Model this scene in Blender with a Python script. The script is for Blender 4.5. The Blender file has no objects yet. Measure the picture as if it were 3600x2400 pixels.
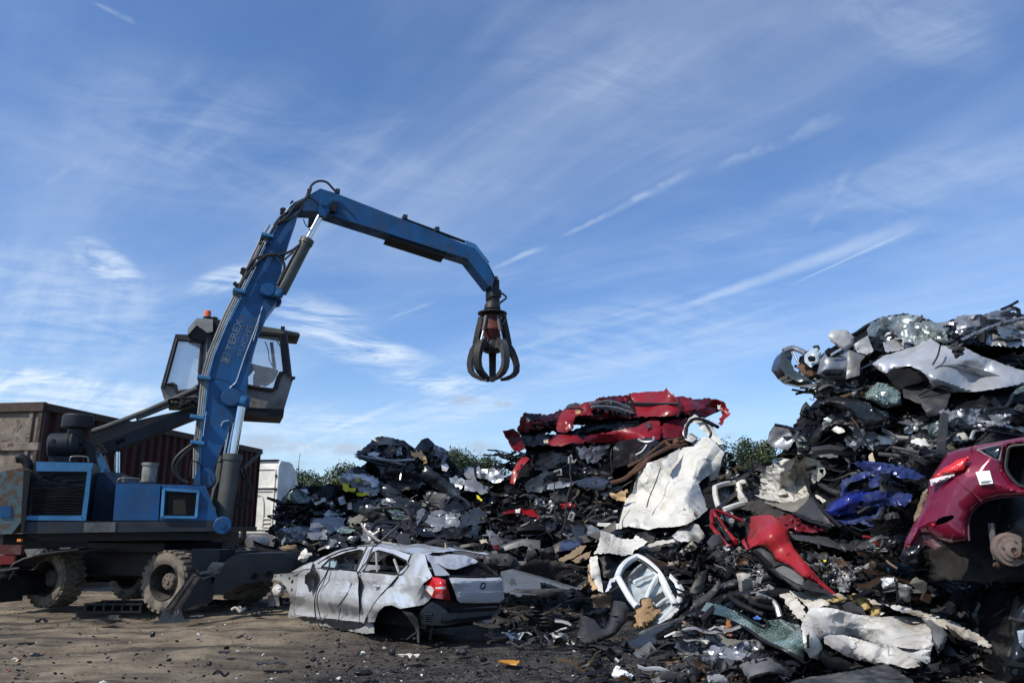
import bpy, bmesh, math, random
import numpy as np
from mathutils import Vector, Matrix, geometry

# ------------------------------------------------------------------ camera, sky, sun, exposure
S = bpy.context.scene
COL = S.collection
CAM_H = 1.5
PITCH = math.radians(13.56)
FPX = 2703.6                      # focal length in pixels of the 3600 px wide frame
cam_d = bpy.data.cameras.new('camera'); cam = bpy.data.objects.new('camera', cam_d); COL.objects.link(cam)
cam.location = (0, 0, CAM_H); cam.rotation_euler = (math.pi/2 + PITCH, 0, 0)
cam_d.sensor_width = 36.0; cam_d.lens = 36.0*FPX/3600.0
cam_d.clip_start = 0.1; cam_d.clip_end = 5000
S.camera = cam
S.view_settings.view_transform = 'Standard'; S.view_settings.look = 'None'
S.view_settings.exposure = 0.0; S.view_settings.gamma = 1.0

SUN_TO = Vector((-0.70, -0.50, 0.92)).normalized()
SUN_EL = math.asin(SUN_TO.z); SUN_ROT = math.atan2(SUN_TO.x, SUN_TO.y)
sun_d = bpy.data.lights.new('sun', 'SUN'); sun_d.energy = 4.6; sun_d.angle = math.radians(0.53)
sun_d.color = (1.0, 0.945, 0.86)
sun = bpy.data.objects.new('sun', sun_d); COL.objects.link(sun)
sun.rotation_euler = (-SUN_TO).to_track_quat('-Z', 'Y').to_euler()

CT, ST = math.cos(PITCH), math.sin(PITCH)
def ray(x, y):
 """unit-Y direction through photo pixel (x, y)"""
 cx = (x-1800.0)/FPX; cy = (1200.0-y)/FPX
 Y = CT - ST*cy; Z = ST + CT*cy
 return Vector((cx/Y, 1.0, Z/Y))
def P(x, y, d):
 r = ray(x, y); return Vector((r.x*d, d, CAM_H + r.z*d))
def P_np(xy, d):
 xy = np.asarray(xy, float); d = np.asarray(d, float)
 cx = (xy[:, 0]-1800.0)/FPX; cy = (1200.0-xy[:, 1])/FPX
 Y = CT - ST*cy; Z = ST + CT*cy
 return np.stack([cx/Y*d, np.ones(len(xy))*d, CAM_H + Z/Y*d], 1)
def ground_d(x, y):
 r = ray(x, y); return -CAM_H/r.z
def G(x, y, z=0.0):
 r = ray(x, y); d = (z-CAM_H)/r.z; return Vector((r.x*d, d, z))
def crop(x0, y0, s):
 return lambda *pts: [(x0+p[0]/s, y0+p[1]/s) + tuple(p[2:]) for p in pts]
C1 = crop(0, 1000, 1.25455); C2 = crop(600, 550, 1.65077); C3 = crop(0, 1350, 1.845); C4 = crop(500, 1600, 2.41167)
C5 = crop(880, 1800, 2.352); C6 = crop(950, 1450, 2.61333)
R1 = crop(1700, 1300, 2.24); R2 = crop(1900, 1800, 2.61375); R3 = crop(2600, 1050, 2.24); R4 = crop(2400, 1550, 2.85125)
R5 = crop(3000, 1450, 1.65); R6 = crop(2300, 1950, 1.80923); R7 = crop(0, 2050, 1.176); R8 = crop(1500, 900, 3.136)
CB = crop(550, 1080, 3.56364); CW = crop(0, 1850, 4.48); DD = crop(0, 0, 0.65333)

# ------------------------------------------------------------------ node helpers
def nd(nt, typ, **kw):
 n = nt.nodes.new(typ)
 for k, v in kw.items():
  if hasattr(n, k): setattr(n, k, v)
  else: n.inputs[k].default_value = v
 return n
def mth(nt, op, a, b=None, c=None, clamp=False):
 n = nt.nodes.new('ShaderNodeMath'); n.operation = op; n.use_clamp = clamp
 for i, v in enumerate((a, b, c)):
  if v is None: continue
  if isinstance(v, (int, float)): n.inputs[i].default_value = v
  else: nt.links.new(v, n.inputs[i])
 return n.outputs[0]
def vmth(nt, op, a, b=None):
 n = nt.nodes.new('ShaderNodeVectorMath'); n.operation = op
 for i, v in enumerate((a, b)):
  if v is None: continue
  if isinstance(v, (tuple, list, Vector)): n.inputs[i].default_value = tuple(v)
  else: nt.links.new(v, n.inputs[i])
 return n.outputs['Value'] if op == 'DOT_PRODUCT' else n.outputs['Vector']
def sstep(nt, v, a, b, lo=0.0, hi=1.0):
 n = nt.nodes.new('ShaderNodeMapRange'); n.interpolation_type = 'SMOOTHSTEP'; n.clamp = True
 nt.links.new(v, n.inputs['Value'])
 n.inputs['From Min'].default_value = a; n.inputs['From Max'].default_value = b
 n.inputs['To Min'].default_value = lo; n.inputs['To Max'].default_value = hi
 return n.outputs[0]
def noise(nt, vec, scale, detail=4, rough=0.55, dist=0.0):
 n = nt.nodes.new('ShaderNodeTexNoise'); n.inputs['Scale'].default_value = scale
 n.inputs['Detail'].default_value = detail; n.inputs['Roughness'].default_value = rough
 n.inputs['Distortion'].default_value = dist
 if vec is not None: nt.links.new(vec, n.inputs['Vector'])
 return n.outputs['Fac']
def mixc(nt, fac, a, b, mode='MIX'):
 n = nt.nodes.new('ShaderNodeMix'); n.data_type = 'RGBA'; n.blend_type = mode; n.clamp_factor = True
 ins = {'f': n.inputs['Factor'], 'a': n.inputs['A'], 'b': n.inputs['B']}
 ins['a'] = [i for i in n.inputs if i.name == 'A' and i.type == 'RGBA'][0]
 ins['b'] = [i for i in n.inputs if i.name == 'B' and i.type == 'RGBA'][0]
 ins['f'] = [i for i in n.inputs if i.name == 'Factor' and i.type == 'VALUE'][0]
 for k, v in (('f', fac), ('a', a), ('b', b)):
  if isinstance(v, (int, float)): ins[k].default_value = v
  elif isinstance(v, (tuple, list)): ins[k].default_value = (*v[:3], 1)
  else: nt.links.new(v, ins[k])
 return [o for o in n.outputs if o.type == 'RGBA'][0]

# ------------------------------------------------------------------ sky
W = bpy.data.worlds.new('World'); S.world = W; W.use_nodes = True
nt = W.node_tree; nt.nodes.clear()
out = nd(nt, 'ShaderNodeOutputWorld'); bg = nd(nt, 'ShaderNodeBackground'); bg.inputs['Strength'].default_value = 0.10
sky = nd(nt, 'ShaderNodeTexSky'); sky.sky_type = 'NISHITA'; sky.sun_disc = False
sky.sun_elevation = SUN_EL; sky.sun_rotation = SUN_ROT; sky.air_density = 1.0; sky.dust_density = 0.6; sky.ozone_density = 2.2
tc = nd(nt, 'ShaderNodeTexCoord'); dirv = vmth(nt, 'NORMALIZE', tc.outputs['Generated'])
sep = nd(nt, 'ShaderNodeSeparateXYZ'); nt.links.new(dirv, sep.inputs[0])
zc = mth(nt, 'MAXIMUM', sep.outputs['Z'], 0.0)
zp = mth(nt, 'ADD', zc, 0.12)
u = mth(nt, 'DIVIDE', sep.outputs['X'], zp); v = mth(nt, 'DIVIDE', sep.outputs['Y'], zp)
cmb = nd(nt, 'ShaderNodeCombineXYZ'); nt.links.new(u, cmb.inputs[0]); nt.links.new(v, cmb.inputs[1])
def mapped(rot, sc, loc=(0, 0, 0)):
 r = nd(nt, 'ShaderNodeMapping'); nt.links.new(cmb.outputs[0], r.inputs['Vector']); r.inputs['Rotation'].default_value = (0, 0, math.radians(-rot))
 m = nd(nt, 'ShaderNodeMapping'); nt.links.new(r.outputs[0], m.inputs['Vector'])
 m.inputs['Scale'].default_value = sc; m.inputs['Location'].default_value = loc
 return m.outputs[0]
# broad veils of cirrus, drawn out along the wind
n1 = noise(nt, mapped(-40, (0.55, 1.3, 1), (3.1, 0.4, 0)), 1.2, 5, 0.6, 0.5)
n2 = noise(nt, mapped(-48, (0.6, 3.0, 1), (1.7, 5.2, 0)), 1.5, 6, 0.6, 1.6)
n3 = noise(nt, mapped(20, (1.0, 2.0, 1), (7.3, 2.2, 0)), 3.0, 7, 0.62, 1.6)
n4 = noise(nt, dirv, 26, 4, 0.6)
veil = sstep(nt, n1, 0.34, 0.72); wisp = sstep(nt, n2, 0.40, 0.80); fine = sstep(nt, n3, 0.40, 0.80)
cl = mth(nt, 'MULTIPLY', veil, mth(nt, 'ADD', mth(nt, 'MULTIPLY', wisp, 0.10), mth(nt, 'ADD', mth(nt, 'MULTIPLY', fine, 0.07), 0.19)))
mixA = mth(nt, 'ADD', mth(nt, 'MULTIPLY', n2, 0.5), mth(nt, 'MULTIPLY', n3, 0.5))
wA = sstep(nt, mixA, 0.36, 0.66); wB = sstep(nt, n3, 0.36, 0.68); offn = mth(nt, 'SUBTRACT', n4, 0.5); ragn = sstep(nt, n4, 0.34, 0.62)
def blob(px, py, rx, ry, rot, amp, w=None):
 """a patch of wispy cloud centred on one sky direction"""
 c = (ray(px, py)).normalized(); right = Vector((1, 0, 0)) - c*c.x; right.normalize(); up = right.cross(c)
 a = math.radians(rot); e1 = right*math.cos(a)+up*math.sin(a); e2 = -right*math.sin(a)+up*math.cos(a)
 a1 = vmth(nt, 'DOT_PRODUCT', dirv, e1*(FPX/rx)); a2 = vmth(nt, 'DOT_PRODUCT', dirv, e2*(FPX/ry))
 m = sstep(nt, mth(nt, 'MULTIPLY_ADD', a1, a1, mth(nt, 'MULTIPLY', a2, a2)), 1.0, 0.0, 0.0, amp)
 return mth(nt, 'MULTIPLY', m, wA if w is None else w)
def trail(x0, y0, x1, y1, w0, w1, amp, rag=0.5):
 """an aircraft trail along a great circle, w0 to w1 wide, ragged by noise"""
 a = ray(x0, y0).normalized(); b = ray(x1, y1).normalized()
 n = a.cross(b).normalized(); t = (b-a).normalized(); ta, tb = a.dot(t), b.dot(t)
 lin = nt.nodes.new('ShaderNodeMapRange'); lin.clamp = True
 nt.links.new(vmth(nt, 'DOT_PRODUCT', dirv, t), lin.inputs['Value'])
 lin.inputs['From Min'].default_value = ta; lin.inputs['From Max'].default_value = tb
 w = mth(nt, 'MULTIPLY_ADD', lin.outputs[0], (w1-w0)/FPX, w0/FPX)
 dist = mth(nt, 'DIVIDE', mth(nt, 'ABSOLUTE', mth(nt, 'MULTIPLY_ADD', offn, rag*w1/FPX*1.6, vmth(nt, 'DOT_PRODUCT', dirv, n))), w)
 m = sstep(nt, dist, 1.0, 0.05, 0.0, amp)
 ends = mth(nt, 'MULTIPLY', sstep(nt, lin.outputs[0], 0.0, 0.25), sstep(nt, lin.outputs[0], 1.0, 0.65))
 return mth(nt, 'MULTIPLY', mth(nt, 'MULTIPLY', m, ends), mth(nt, 'MULTIPLY_ADD', ragn, rag, 1.0-rag))
def dd(*a): return (a[0]/0.65333, a[1]/0.65333)
adds = [blob(*dd(*q[:2]), *q[2:]) for q in (
 (520, 640, 150, 45, 18, 0.95), (245, 605, 150, 60, -38, 0.55, wB), (790, 770, 330, 110, -26, 0.62, wB), (900, 815, 200, 50, -10, 0.5), (1000, 880, 230, 50, -4, 0.6),
 (150, 905, 420, 80, -6, 0.80), (60, 868, 200, 40, 5, 0.5), (560, 330, 800, 300, -10, 0.15), (1060, 935, 260, 70, 10, 0.4), (2080, 30, 330, 140, -25, 0.2), (1350, 150, 600, 260, -30, 0.07),
 (700, 1000, 600, 110, 0, 0.5), (1380, 780, 800, 170, 10, 0.26), (120, 720, 500, 250, -5, 0.26), (1950, 480, 800, 160, 15, 0.09))]
adds += [trail(*dd(*q[:2]), *dd(*q[2:4]), *q[4:]) for q in (
 (1490, 732, 2190, 488, 12, 48, 0.30, 0.25), (1795, 664, 2130, 512, 3.5, 10, 0.24, 0.1), (1270, 556, 1630, 372, 9, 24, 0.27, 0.7), (1600, 405, 2010, 240, 16, 46, 0.14, 0.9),
 (1120, 622, 1275, 555, 10, 18, 0.32, 0.7), (740, 995, 960, 912, 10, 20, 0.26, 0.5), (1850, 545, 1985, 340, 16, 26, 0.10, 0.9), (880, 735, 1010, 690, 8, 10, 0.16, 0.5),
 (90, 430, 215, 350, 10, 20, 0.14, 0.8), (200, 0, 330, 62, 8, 14, 0.16, 0.8))]
for a_ in adds: cl = mth(nt, 'ADD', cl, a_)
cl = mth(nt, 'MINIMUM', cl, 0.90)
hz = sstep(nt, sep.outputs['Z'], 0.24, -0.02, 0.0, 0.42)          # pale air near the horizon
# sky blue a little deeper than the model's
skyc = mixc(nt, 1.0, sky.outputs[0], (1.08, 1.33, 1.68), 'MULTIPLY')
c1_ = mixc(nt, hz, skyc, (6.4, 8.4, 10.4))
c2_ = mixc(nt, cl, c1_, (8.0, 9.2, 10.6))
# low grey-bottomed cumulus over the trees
cum = None; wC = sstep(nt, n4, 0.36, 0.58)
for (px, py, rx, ry) in ((600, 1020, 70, 26), (700, 1028, 60, 20), (790, 1030, 60, 18), (1060, 918, 50, 14), (1155, 928, 26, 10), (1080, 1030, 80, 26), (1690, 1000, 30, 10), (650, 1068, 100, 14)):
 b_ = blob(*dd(px, py), rx*1.6, ry*1.6, 0, 1.0, wC)
 cum = b_ if cum is None else mth(nt, 'MAXIMUM', cum, b_)
c3_ = mixc(nt, mth(nt, 'MULTIPLY', cum, 0.6), c2_, (4.6, 5.4, 6.6))
W.cycles.sampling_method = 'MANUAL'; W.cycles.sample_map_resolution = 256
nt.links.new(c3_, bg.inputs['Color']); nt.links.new(bg.outputs[0], out.inputs[0])

# ------------------------------------------------------------------ numpy noise
def _h(ix, iy, iz, seed):
 h = (ix*374761393 + iy*668265263 + iz*2147483647 + seed*974711) & 0xFFFFFFFF
 h = ((h ^ (h >> 13))*1274126177) & 0xFFFFFFFF
 return ((h ^ (h >> 16)) & 0xFFFF)/65535.0*2-1
def vnoise(Pn, seed=0):
 """smooth value noise in -1..1"""
 Pn = np.asarray(Pn, float); i = np.floor(Pn).astype(np.int64); f = Pn-i; w = f*f*f*(f*(f*6-15)+10)
 r = 0
 for a in (0, 1):
  for b in (0, 1):
   for c in (0, 1):
    r = r + _h(i[:, 0]+a, i[:, 1]+b, i[:, 2]+c, seed)*(w[:, 0] if a else 1-w[:, 0])*(w[:, 1] if b else 1-w[:, 1])*(w[:, 2] if c else 1-w[:, 2])
 return r
def fbm(Pn, seed=0, o=4, g=0.5):
 r = 0; a = 1.0; Pn = np.asarray(Pn, float)
 for k in range(o): r = r + a*vnoise(Pn, seed+k*17); a *= g; Pn = Pn*2.03+3.1
 return r
def crumple(Pn, amp, size, seed, octaves=3, lay=1.0):
 """sharp folds as in crushed sheet metal: triangle waves along random directions, warped"""
 rg = np.random.RandomState(seed); Pn = np.asarray(Pn, float)*np.array([lay, 1, 1])
 wv = np.stack([vnoise(Pn/size*0.8+k*9.7, seed+k) for k in range(3)], 1)*size*0.45
 Q = Pn+wv; D = np.zeros_like(Pn); a, s = amp, size
 for o in range(octaves):
  for k in range(3):
   n = rg.normal(size=3); n /= np.linalg.norm(n); m = rg.normal(size=3); m /= np.linalg.norm(m)
   ph = Q@n/s + rg.rand()*7; tri = np.abs(ph-np.floor(ph)-0.5)*4-1
   gate = 0.55+0.45*vnoise(Pn/(s*1.7)+rg.rand(3)*9, seed+o*5+k)
   D += a*0.6*(tri*gate)[:, None]*m
  a *= 0.46; s *= 0.5
 return D

# ------------------------------------------------------------------ mesh builder
class MB:
 def __init__(s): s.v = []; s.f = []; s.m = []; s.sm = []; s.c = []
 def add(s, verts, faces, mat=0, smooth=False, col=None):
  b = len(s.v); s.v.extend([tuple(p) for p in verts])
  for f in faces:
   s.f.append(tuple(i+b for i in f)); s.m.append(mat); s.sm.append(smooth); s.c.append(col)
  return s
 def box(s, c, size, rot=None, mat=0, bev=0.0, col=None):
  x, y, z = [k/2 for k in size]
  vs = [Vector((i*x, j*y, k*z)) for i in (-1, 1) for j in (-1, 1) for k in (-1, 1)]
  fs = [(0, 1, 3, 2), (4, 6, 7, 5), (0, 4, 5, 1), (2, 3, 7, 6), (0, 2, 6, 4), (1, 5, 7, 3)]
  if bev > 0:
   bm = bmesh.new(); bv = [bm.verts.new(p) for p in vs]
   for f in fs: bm.faces.new([bv[i] for i in f])
   bmesh.ops.bevel(bm, geom=bm.edges[:], offset=bev, segments=1, affect='EDGES')
   bm.verts.ensure_lookup_table(); bm.verts.index_update()
   vs = [q.co.copy() for q in bm.verts]; fs = [tuple(q.index for q in f.verts) for f in bm.faces]; bm.free()
  M = (rot.to_matrix() if hasattr(rot, 'to_matrix') else rot) if rot is not None else Matrix.Identity(3)
  c = Vector(c)
  return s.add([M@p+c for p in vs], fs, mat, False, col)
 def prism(s, poly, vec, mat=0, col=None):
  """closed polygon (3D) pushed along vec"""
  n = len(poly); poly = [Vector(p) for p in poly]; vec = Vector(vec)
  tris = geometry.tessellate_polygon([poly])
  vs = poly+[p+vec for p in poly]
  fs = [tuple(t) for t in tris]+[tuple(i+n for i in reversed(t)) for t in tris]
  fs += [(i, (i+1) % n, (i+1) % n+n, i+n) for i in range(n)]
  return s.add(vs, fs, mat, False, col)
 def tube(s, pts, r, n=8, mat=0, caps=True, col=None, smooth=True):
  pts = [Vector(p) for p in pts]
  rs = r if isinstance(r, (list, tuple)) else [r]*len(pts)
  t0 = (pts[1]-pts[0]).normalized(); a = t0.orthogonal().normalized(); vs = []; fs = []
  for i, p in enumerate(pts):
   t = (pts[min(i+1, len(pts)-1)]-pts[max(i-1, 0)])
   t = t.normalized() if t.length > 1e-9 else t0
   a = (a-t*a.dot(t)); a = a.normalized() if a.length > 1e-6 else t.orthogonal().normalized(); b = t.cross(a)
   for k in range(n):
    th = 2*math.pi*k/n; vs.append(p+(a*math.cos(th)+b*math.sin(th))*rs[i])
  for i in range(len(pts)-1):
   for k in range(n): fs.append((i*n+k, i*n+(k+1) % n, (i+1)*n+(k+1) % n, (i+1)*n+k))
  s.add(vs, fs, mat, smooth, col)
  if caps: 
   s.add(vs[:n], [tuple(reversed(range(n)))], mat, False, col); s.add(vs[-n:], [tuple(range(n))], mat, False, col)
  return s
 def lathe(s, prof, c, axis, n=32, mat=0, col=None, smooth=True):
  """profile [(radius, offset along axis)] turned round axis through c"""
  c = Vector(c); t = Vector(axis).normalized(); a = t.orthogonal().normalized(); b = t.cross(a); m = len(prof)
  vs = [c+t*h+(a*math.cos(2*math.pi*k/n)+b*math.sin(2*math.pi*k/n))*r for (r, h) in prof for k in range(n)]
  fs = [(i*n+k, i*n+(k+1) % n, (i+1)*n+(k+1) % n, (i+1)*n+k) for i in range(m-1) for k in range(n)]
  return s.add(vs, fs, mat, smooth, col)
 def build(s, name, mats, parent=None, loc=None):
  me = bpy.data.meshes.new(name)
  V = s.v
  me.from_pydata(V, [], s.f)
  if not isinstance(mats, (list, tuple)): mats = [mats]
  for m in mats: me.materials.append(m)
  me.polygons.foreach_set('material_index', s.m); me.polygons.foreach_set('use_smooth', s.sm)
  if any(c is not None for c in s.c):
   at = me.color_attributes.new('paint', 'FLOAT_COLOR', 'CORNER')
   arr = []
   for f, c in zip(s.f, s.c):
    c = c or (0.03, 0.03, 0.03); arr.extend((c[0], c[1], c[2], 1.0)*len(f))
   at.data.foreach_set('color', arr)
  me.update()
  bm = bmesh.new(); bm.from_mesh(me); bmesh.ops.recalc_face_normals(bm, faces=bm.faces[:]); bm.to_mesh(me); bm.free(); me.set_sharp_from_angle(angle=math.radians(35))
  return link(name, me, parent)
def link(name, me, parent=None):
 o = bpy.data.objects.new(name, me); COL.objects.link(o)
 if parent is not None:
  o.parent = parent
  if parent.type == 'EMPTY': o.matrix_parent_inverse = Matrix.Translation(parent.location).inverted()
 return o
def thing(name, label, cat, loc=(0, 0, 0), group=None):
 o = bpy.data.objects.new(name, None); COL.objects.link(o); o.location = loc; o.empty_display_size = 0.2
 return tag(o, label, cat, group)
def tag(o, label, cat, group=None):
 o['label'] = label; o['category'] = cat
 if group: o['group'] = group
 return o
def pl(o, label): o['label'] = label; return o

# ------------------------------------------------------------------ traced sheets and hulks
def edge_dist(pts, poly):
 pts = np.asarray(pts, float); poly = np.asarray(poly, float); best = np.full(len(pts), 1e9)
 for i in range(len(poly)):
  a = poly[i]; b = poly[(i+1) % len(poly)]; ab = b-a; L = max((ab@ab), 1e-9)
  t = np.clip(((pts-a)@ab)/L, 0, 1); q = a+t[:, None]*ab
  best = np.minimum(best, np.hypot(*(pts-q).T))
 return best
def inside(pts, poly):
 pts = np.asarray(pts, float); poly = np.asarray(poly, float); r = np.zeros(len(pts), bool); n = len(poly); j = n-1
 for i in range(n):
  xi, yi = poly[i]; xj, yj = poly[j]
  with np.errstate(divide='ignore', invalid='ignore'):
   c = ((yi > pts[:, 1]) != (yj > pts[:, 1])) & (pts[:, 0] < (xj-xi)*(pts[:, 1]-yi)/(yj-yi+1e-12)+xi)
  r ^= c; j = i
 return r
def refine(poly, sp, jag=0.0, seed=0):
 rg = random.Random(seed); o = []
 for i in range(len(poly)):
  a = poly[i][:2]; b = poly[(i+1) % len(poly)][:2]; L = math.hypot(b[0]-a[0], b[1]-a[1]); n = max(1, int(round(L/sp)))
  nx, ny = -(b[1]-a[1])/max(L, 1e-6), (b[0]-a[0])/max(L, 1e-6)
  for k in range(n):
   t = k/n; j = rg.gauss(0, 1)*jag if k else rg.gauss(0, 1)*jag*0.4
   o.append((a[0]+(b[0]-a[0])*t+nx*j, a[1]+(b[1]-a[1])*t+ny*j))
 return o
def smooth_poly(poly, it=1):
 p = [q[:2] for q in poly]
 for _ in range(it):
  o = []
  for i in range(len(p)):
   a, b = p[i], p[(i+1) % len(p)]
   o += [(a[0]*.75+b[0]*.25, a[1]*.75+b[1]*.25), (a[0]*.25+b[0]*.75, a[1]*.25+b[1]*.75)]
  p = o
 return p
def cdt(outline, holes, sp, seed=0):
 rg = np.random.RandomState(seed); ol = np.array(outline)
 x0, y0 = ol.min(0); x1, y1 = ol.max(0)
 gx, gy = np.meshgrid(np.arange(x0, x1+sp, sp), np.arange(y0, y1+sp, sp*0.87)); gx = gx+(np.arange(gx.shape[0]) % 2)[:, None]*sp*0.5
 q = np.stack([gx.ravel(), gy.ravel()], 1)+rg.uniform(-.16, .16, (gx.size, 2))*sp
 k = inside(q, outline) & (edge_dist(q, outline) > sp*0.5)
 for h in holes: k &= ~inside(q, h) & (edge_dist(q, h) > sp*0.5)
 q = q[k]
 vs = [Vector(p) for p in outline]; ed = [(i, (i+1) % len(outline)) for i in range(len(outline))]
 for h in holes:
  b = len(vs); vs += [Vector(p) for p in h]; ed += [(b+i, b+(i+1) % len(h)) for i in range(len(h))]
 vs += [Vector(p) for p in q]
 V, E, F, *_ = geometry.delaunay_2d_cdt(vs, ed, [], 0, 1e-4)
 V = np.array([tuple(p) for p in V]); F = [tuple(f) for f in F]
 cen = np.array([V[list(f)].mean(0) for f in F]); ok = inside(cen, outline)
 for h in holes: ok &= ~inside(cen, h)
 F = [f for f, o in zip(F, ok) if o]
 used = sorted({i for f in F for i in f}); mp = {u: i for i, u in enumerate(used)}
 return V[used], [tuple(mp[i] for i in f) for f in F]
def depth_fn(d):
 """number, or [(x, y, depth)...]: three points a plane, more = inverse distance blend"""
 if isinstance(d, (int, float)): return lambda q: np.full(len(q), float(d))
 if callable(d): return d
 A = np.array(d, float)
 if len(A) == 2:
  a, b = A; ab = b[:2]-a[:2]
  return lambda q: a[2]+(b[2]-a[2])*(((q-a[:2])@ab)/(ab@ab))
 if len(A) == 3:
  M = np.c_[A[:, :2], np.ones(3)]; co = np.linalg.solve(M, A[:, 2])
  return lambda q: q@co[:2]+co[2]
 def f(q):
  w = 1.0/(np.sum((q[:, None, :]-A[None, :, :2])**2, 2)+400.0)**1.3
  return (w*A[:, 2]).sum(1)/w.sum(1)
 return f
def sheet(name, outline, d, mats, parent=None, sp=10, jag=0.0, bulge=0.0, bw=60, amp=0.0, size=0.4, seed=1, holes=(), thick=0.02,
  vol=None, octv=3, smooth=True, fine=0.0, shrink=0.06, roundit=0, crisp=30, lay=1.0, crs=0, slope=0.25):
 """crumpled panel (thick) or crushed volume (vol metres deep) whose front edge follows outline"""
 ol = [p[:2] for p in outline]
 if roundit: ol = smooth_poly(ol, roundit)
 ol = refine(ol, sp, jag, seed); hs = [refine(smooth_poly(h, 1) if len(h) > 3 else h, sp, jag*0.5, seed+3) for h in holes]
 V, F = cdt(ol, hs, sp, seed)
 D = depth_fn(d)(V)
 if bulge:
  e = np.clip(edge_dist(V, ol)/bw, 0, 1); D = D-bulge*np.sqrt(1-(1-e)**2)
 if crs:                                              # straight creases, flat facets between them
  rc = np.random.RandomState(seed+5); A = np.array(ol); x0, x1 = A.min(0), A.max(0); sc = float(np.mean(D))/FPX; E = np.zeros(len(V))
  for k in range(crs):
   c_ = x0+(x1-x0)*rc.uniform(.05, .95, 2); th = rc.uniform(0, math.pi) if lay >= 1 else rc.normal(1.57, .6); s_ = ((V-c_)@np.array([math.cos(th), math.sin(th)]))*sc
   E += rc.choice((-1, 1))*slope*rc.uniform(.4, 1.3)*np.minimum(np.abs(s_), rc.uniform(.15, .6))
  D = D+(E-E.mean())
 X = P_np(V, D)
 if amp: 
  dis = crumple(X, amp, size, seed, octv, lay)
  eo = np.clip(edge_dist(V, ol)/(bw*0.5), 0.25, 1)
  X = X+dis*np.stack([eo*0.6, np.ones(len(eo)), eo*0.6], 1)
 if fine: X = X+(fbm(X*14, seed, 3)*fine)[:, None]*np.array([0.3, 1, 0.3])
 n = len(X); mb = MB(); mb.add(X, F, 0, smooth)
 cnt = {}
 for f in F:
  for i in range(len(f)):
   a, b = f[i], f[(i+1) % len(f)]; cnt[(a, b)] = 1
 rim = [(a, b) for (a, b) in cnt if (b, a) not in cnt]
 T = thick if vol is None else vol
 dirs = X-np.array([0, 0, CAM_H]); dirs /= np.linalg.norm(dirs, axis=1)[:, None]
 cen = X.mean(0); steps = 1 if vol is None else 4
 layers = [X]
 for k in range(1, steps+1):
  t = k/steps
  if vol is None: Y = X+dirs*T
  else:
   Y = X+np.array([0, 1.0, 0])*T*t
   Y = cen+np.array([0, T*t, 0])+(Y-cen-np.array([0, T*t, 0]))*(1-shrink*t**2)
   Y = Y+crumple(Y, max(amp*0.6, 0.02), size, seed+k, 2)
  layers.append(Y)
 # rim walls and back
 rv = sorted({i for e in rim for i in e}); ix = {q: i for i, q in enumerate(rv)}
 vs = [L[i] for L in layers for i in rv]; m = len(rv); fs = []
 for k in range(steps):
  for a, b in rim: fs.append((k*m+ix[b], k*m+ix[a], (k+1)*m+ix[a], (k+1)*m+ix[b]))
 wm = 1 if (isinstance(mats, (list, tuple)) and len(mats) > 1) else 0
 mb.add(vs, fs, wm, False)
 if vol is None or not holes: mb.add(layers[-1], [tuple(reversed(f)) for f in F], wm, smooth)
 else:
  V2, F2 = cdt(ol, [], sp*2.5, seed+1); D2 = depth_fn(d)(V2)+T; mb.add(P_np(V2, D2), [tuple(reversed(f)) for f in F2], wm, False)
 me = bpy.data.meshes.new(name); me.from_pydata(mb.v, [], mb.f)
 for q in (mats if isinstance(mats, (list, tuple)) else [mats]): me.materials.append(q)
 me.polygons.foreach_set('material_index', mb.m); me.polygons.foreach_set('use_smooth', mb.sm); me.update(); me.set_sharp_from_angle(angle=math.radians(crisp))
 return link(name, me, parent)
def pline(pts, d):
 """3D points for a traced line; points may carry their own depth"""
 return [P(p[0], p[1], p[2] if len(p) > 2 else d) for p in pts]
def spline(pts, k=6):
 pts = [Vector(p) for p in pts]; o = []
 for i in range(len(pts)-1):
  p0 = pts[max(i-1, 0)]; p1 = pts[i]; p2 = pts[i+1]; p3 = pts[min(i+2, len(pts)-1)]
  for j in range(k):
   t = j/k; o.append(0.5*((2*p1)+(p2-p0)*t+(2*p0-5*p1+4*p2-p3)*t*t+(3*p1-p0-3*p2+p3)*t**3))
 return o+[pts[-1]]

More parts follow.
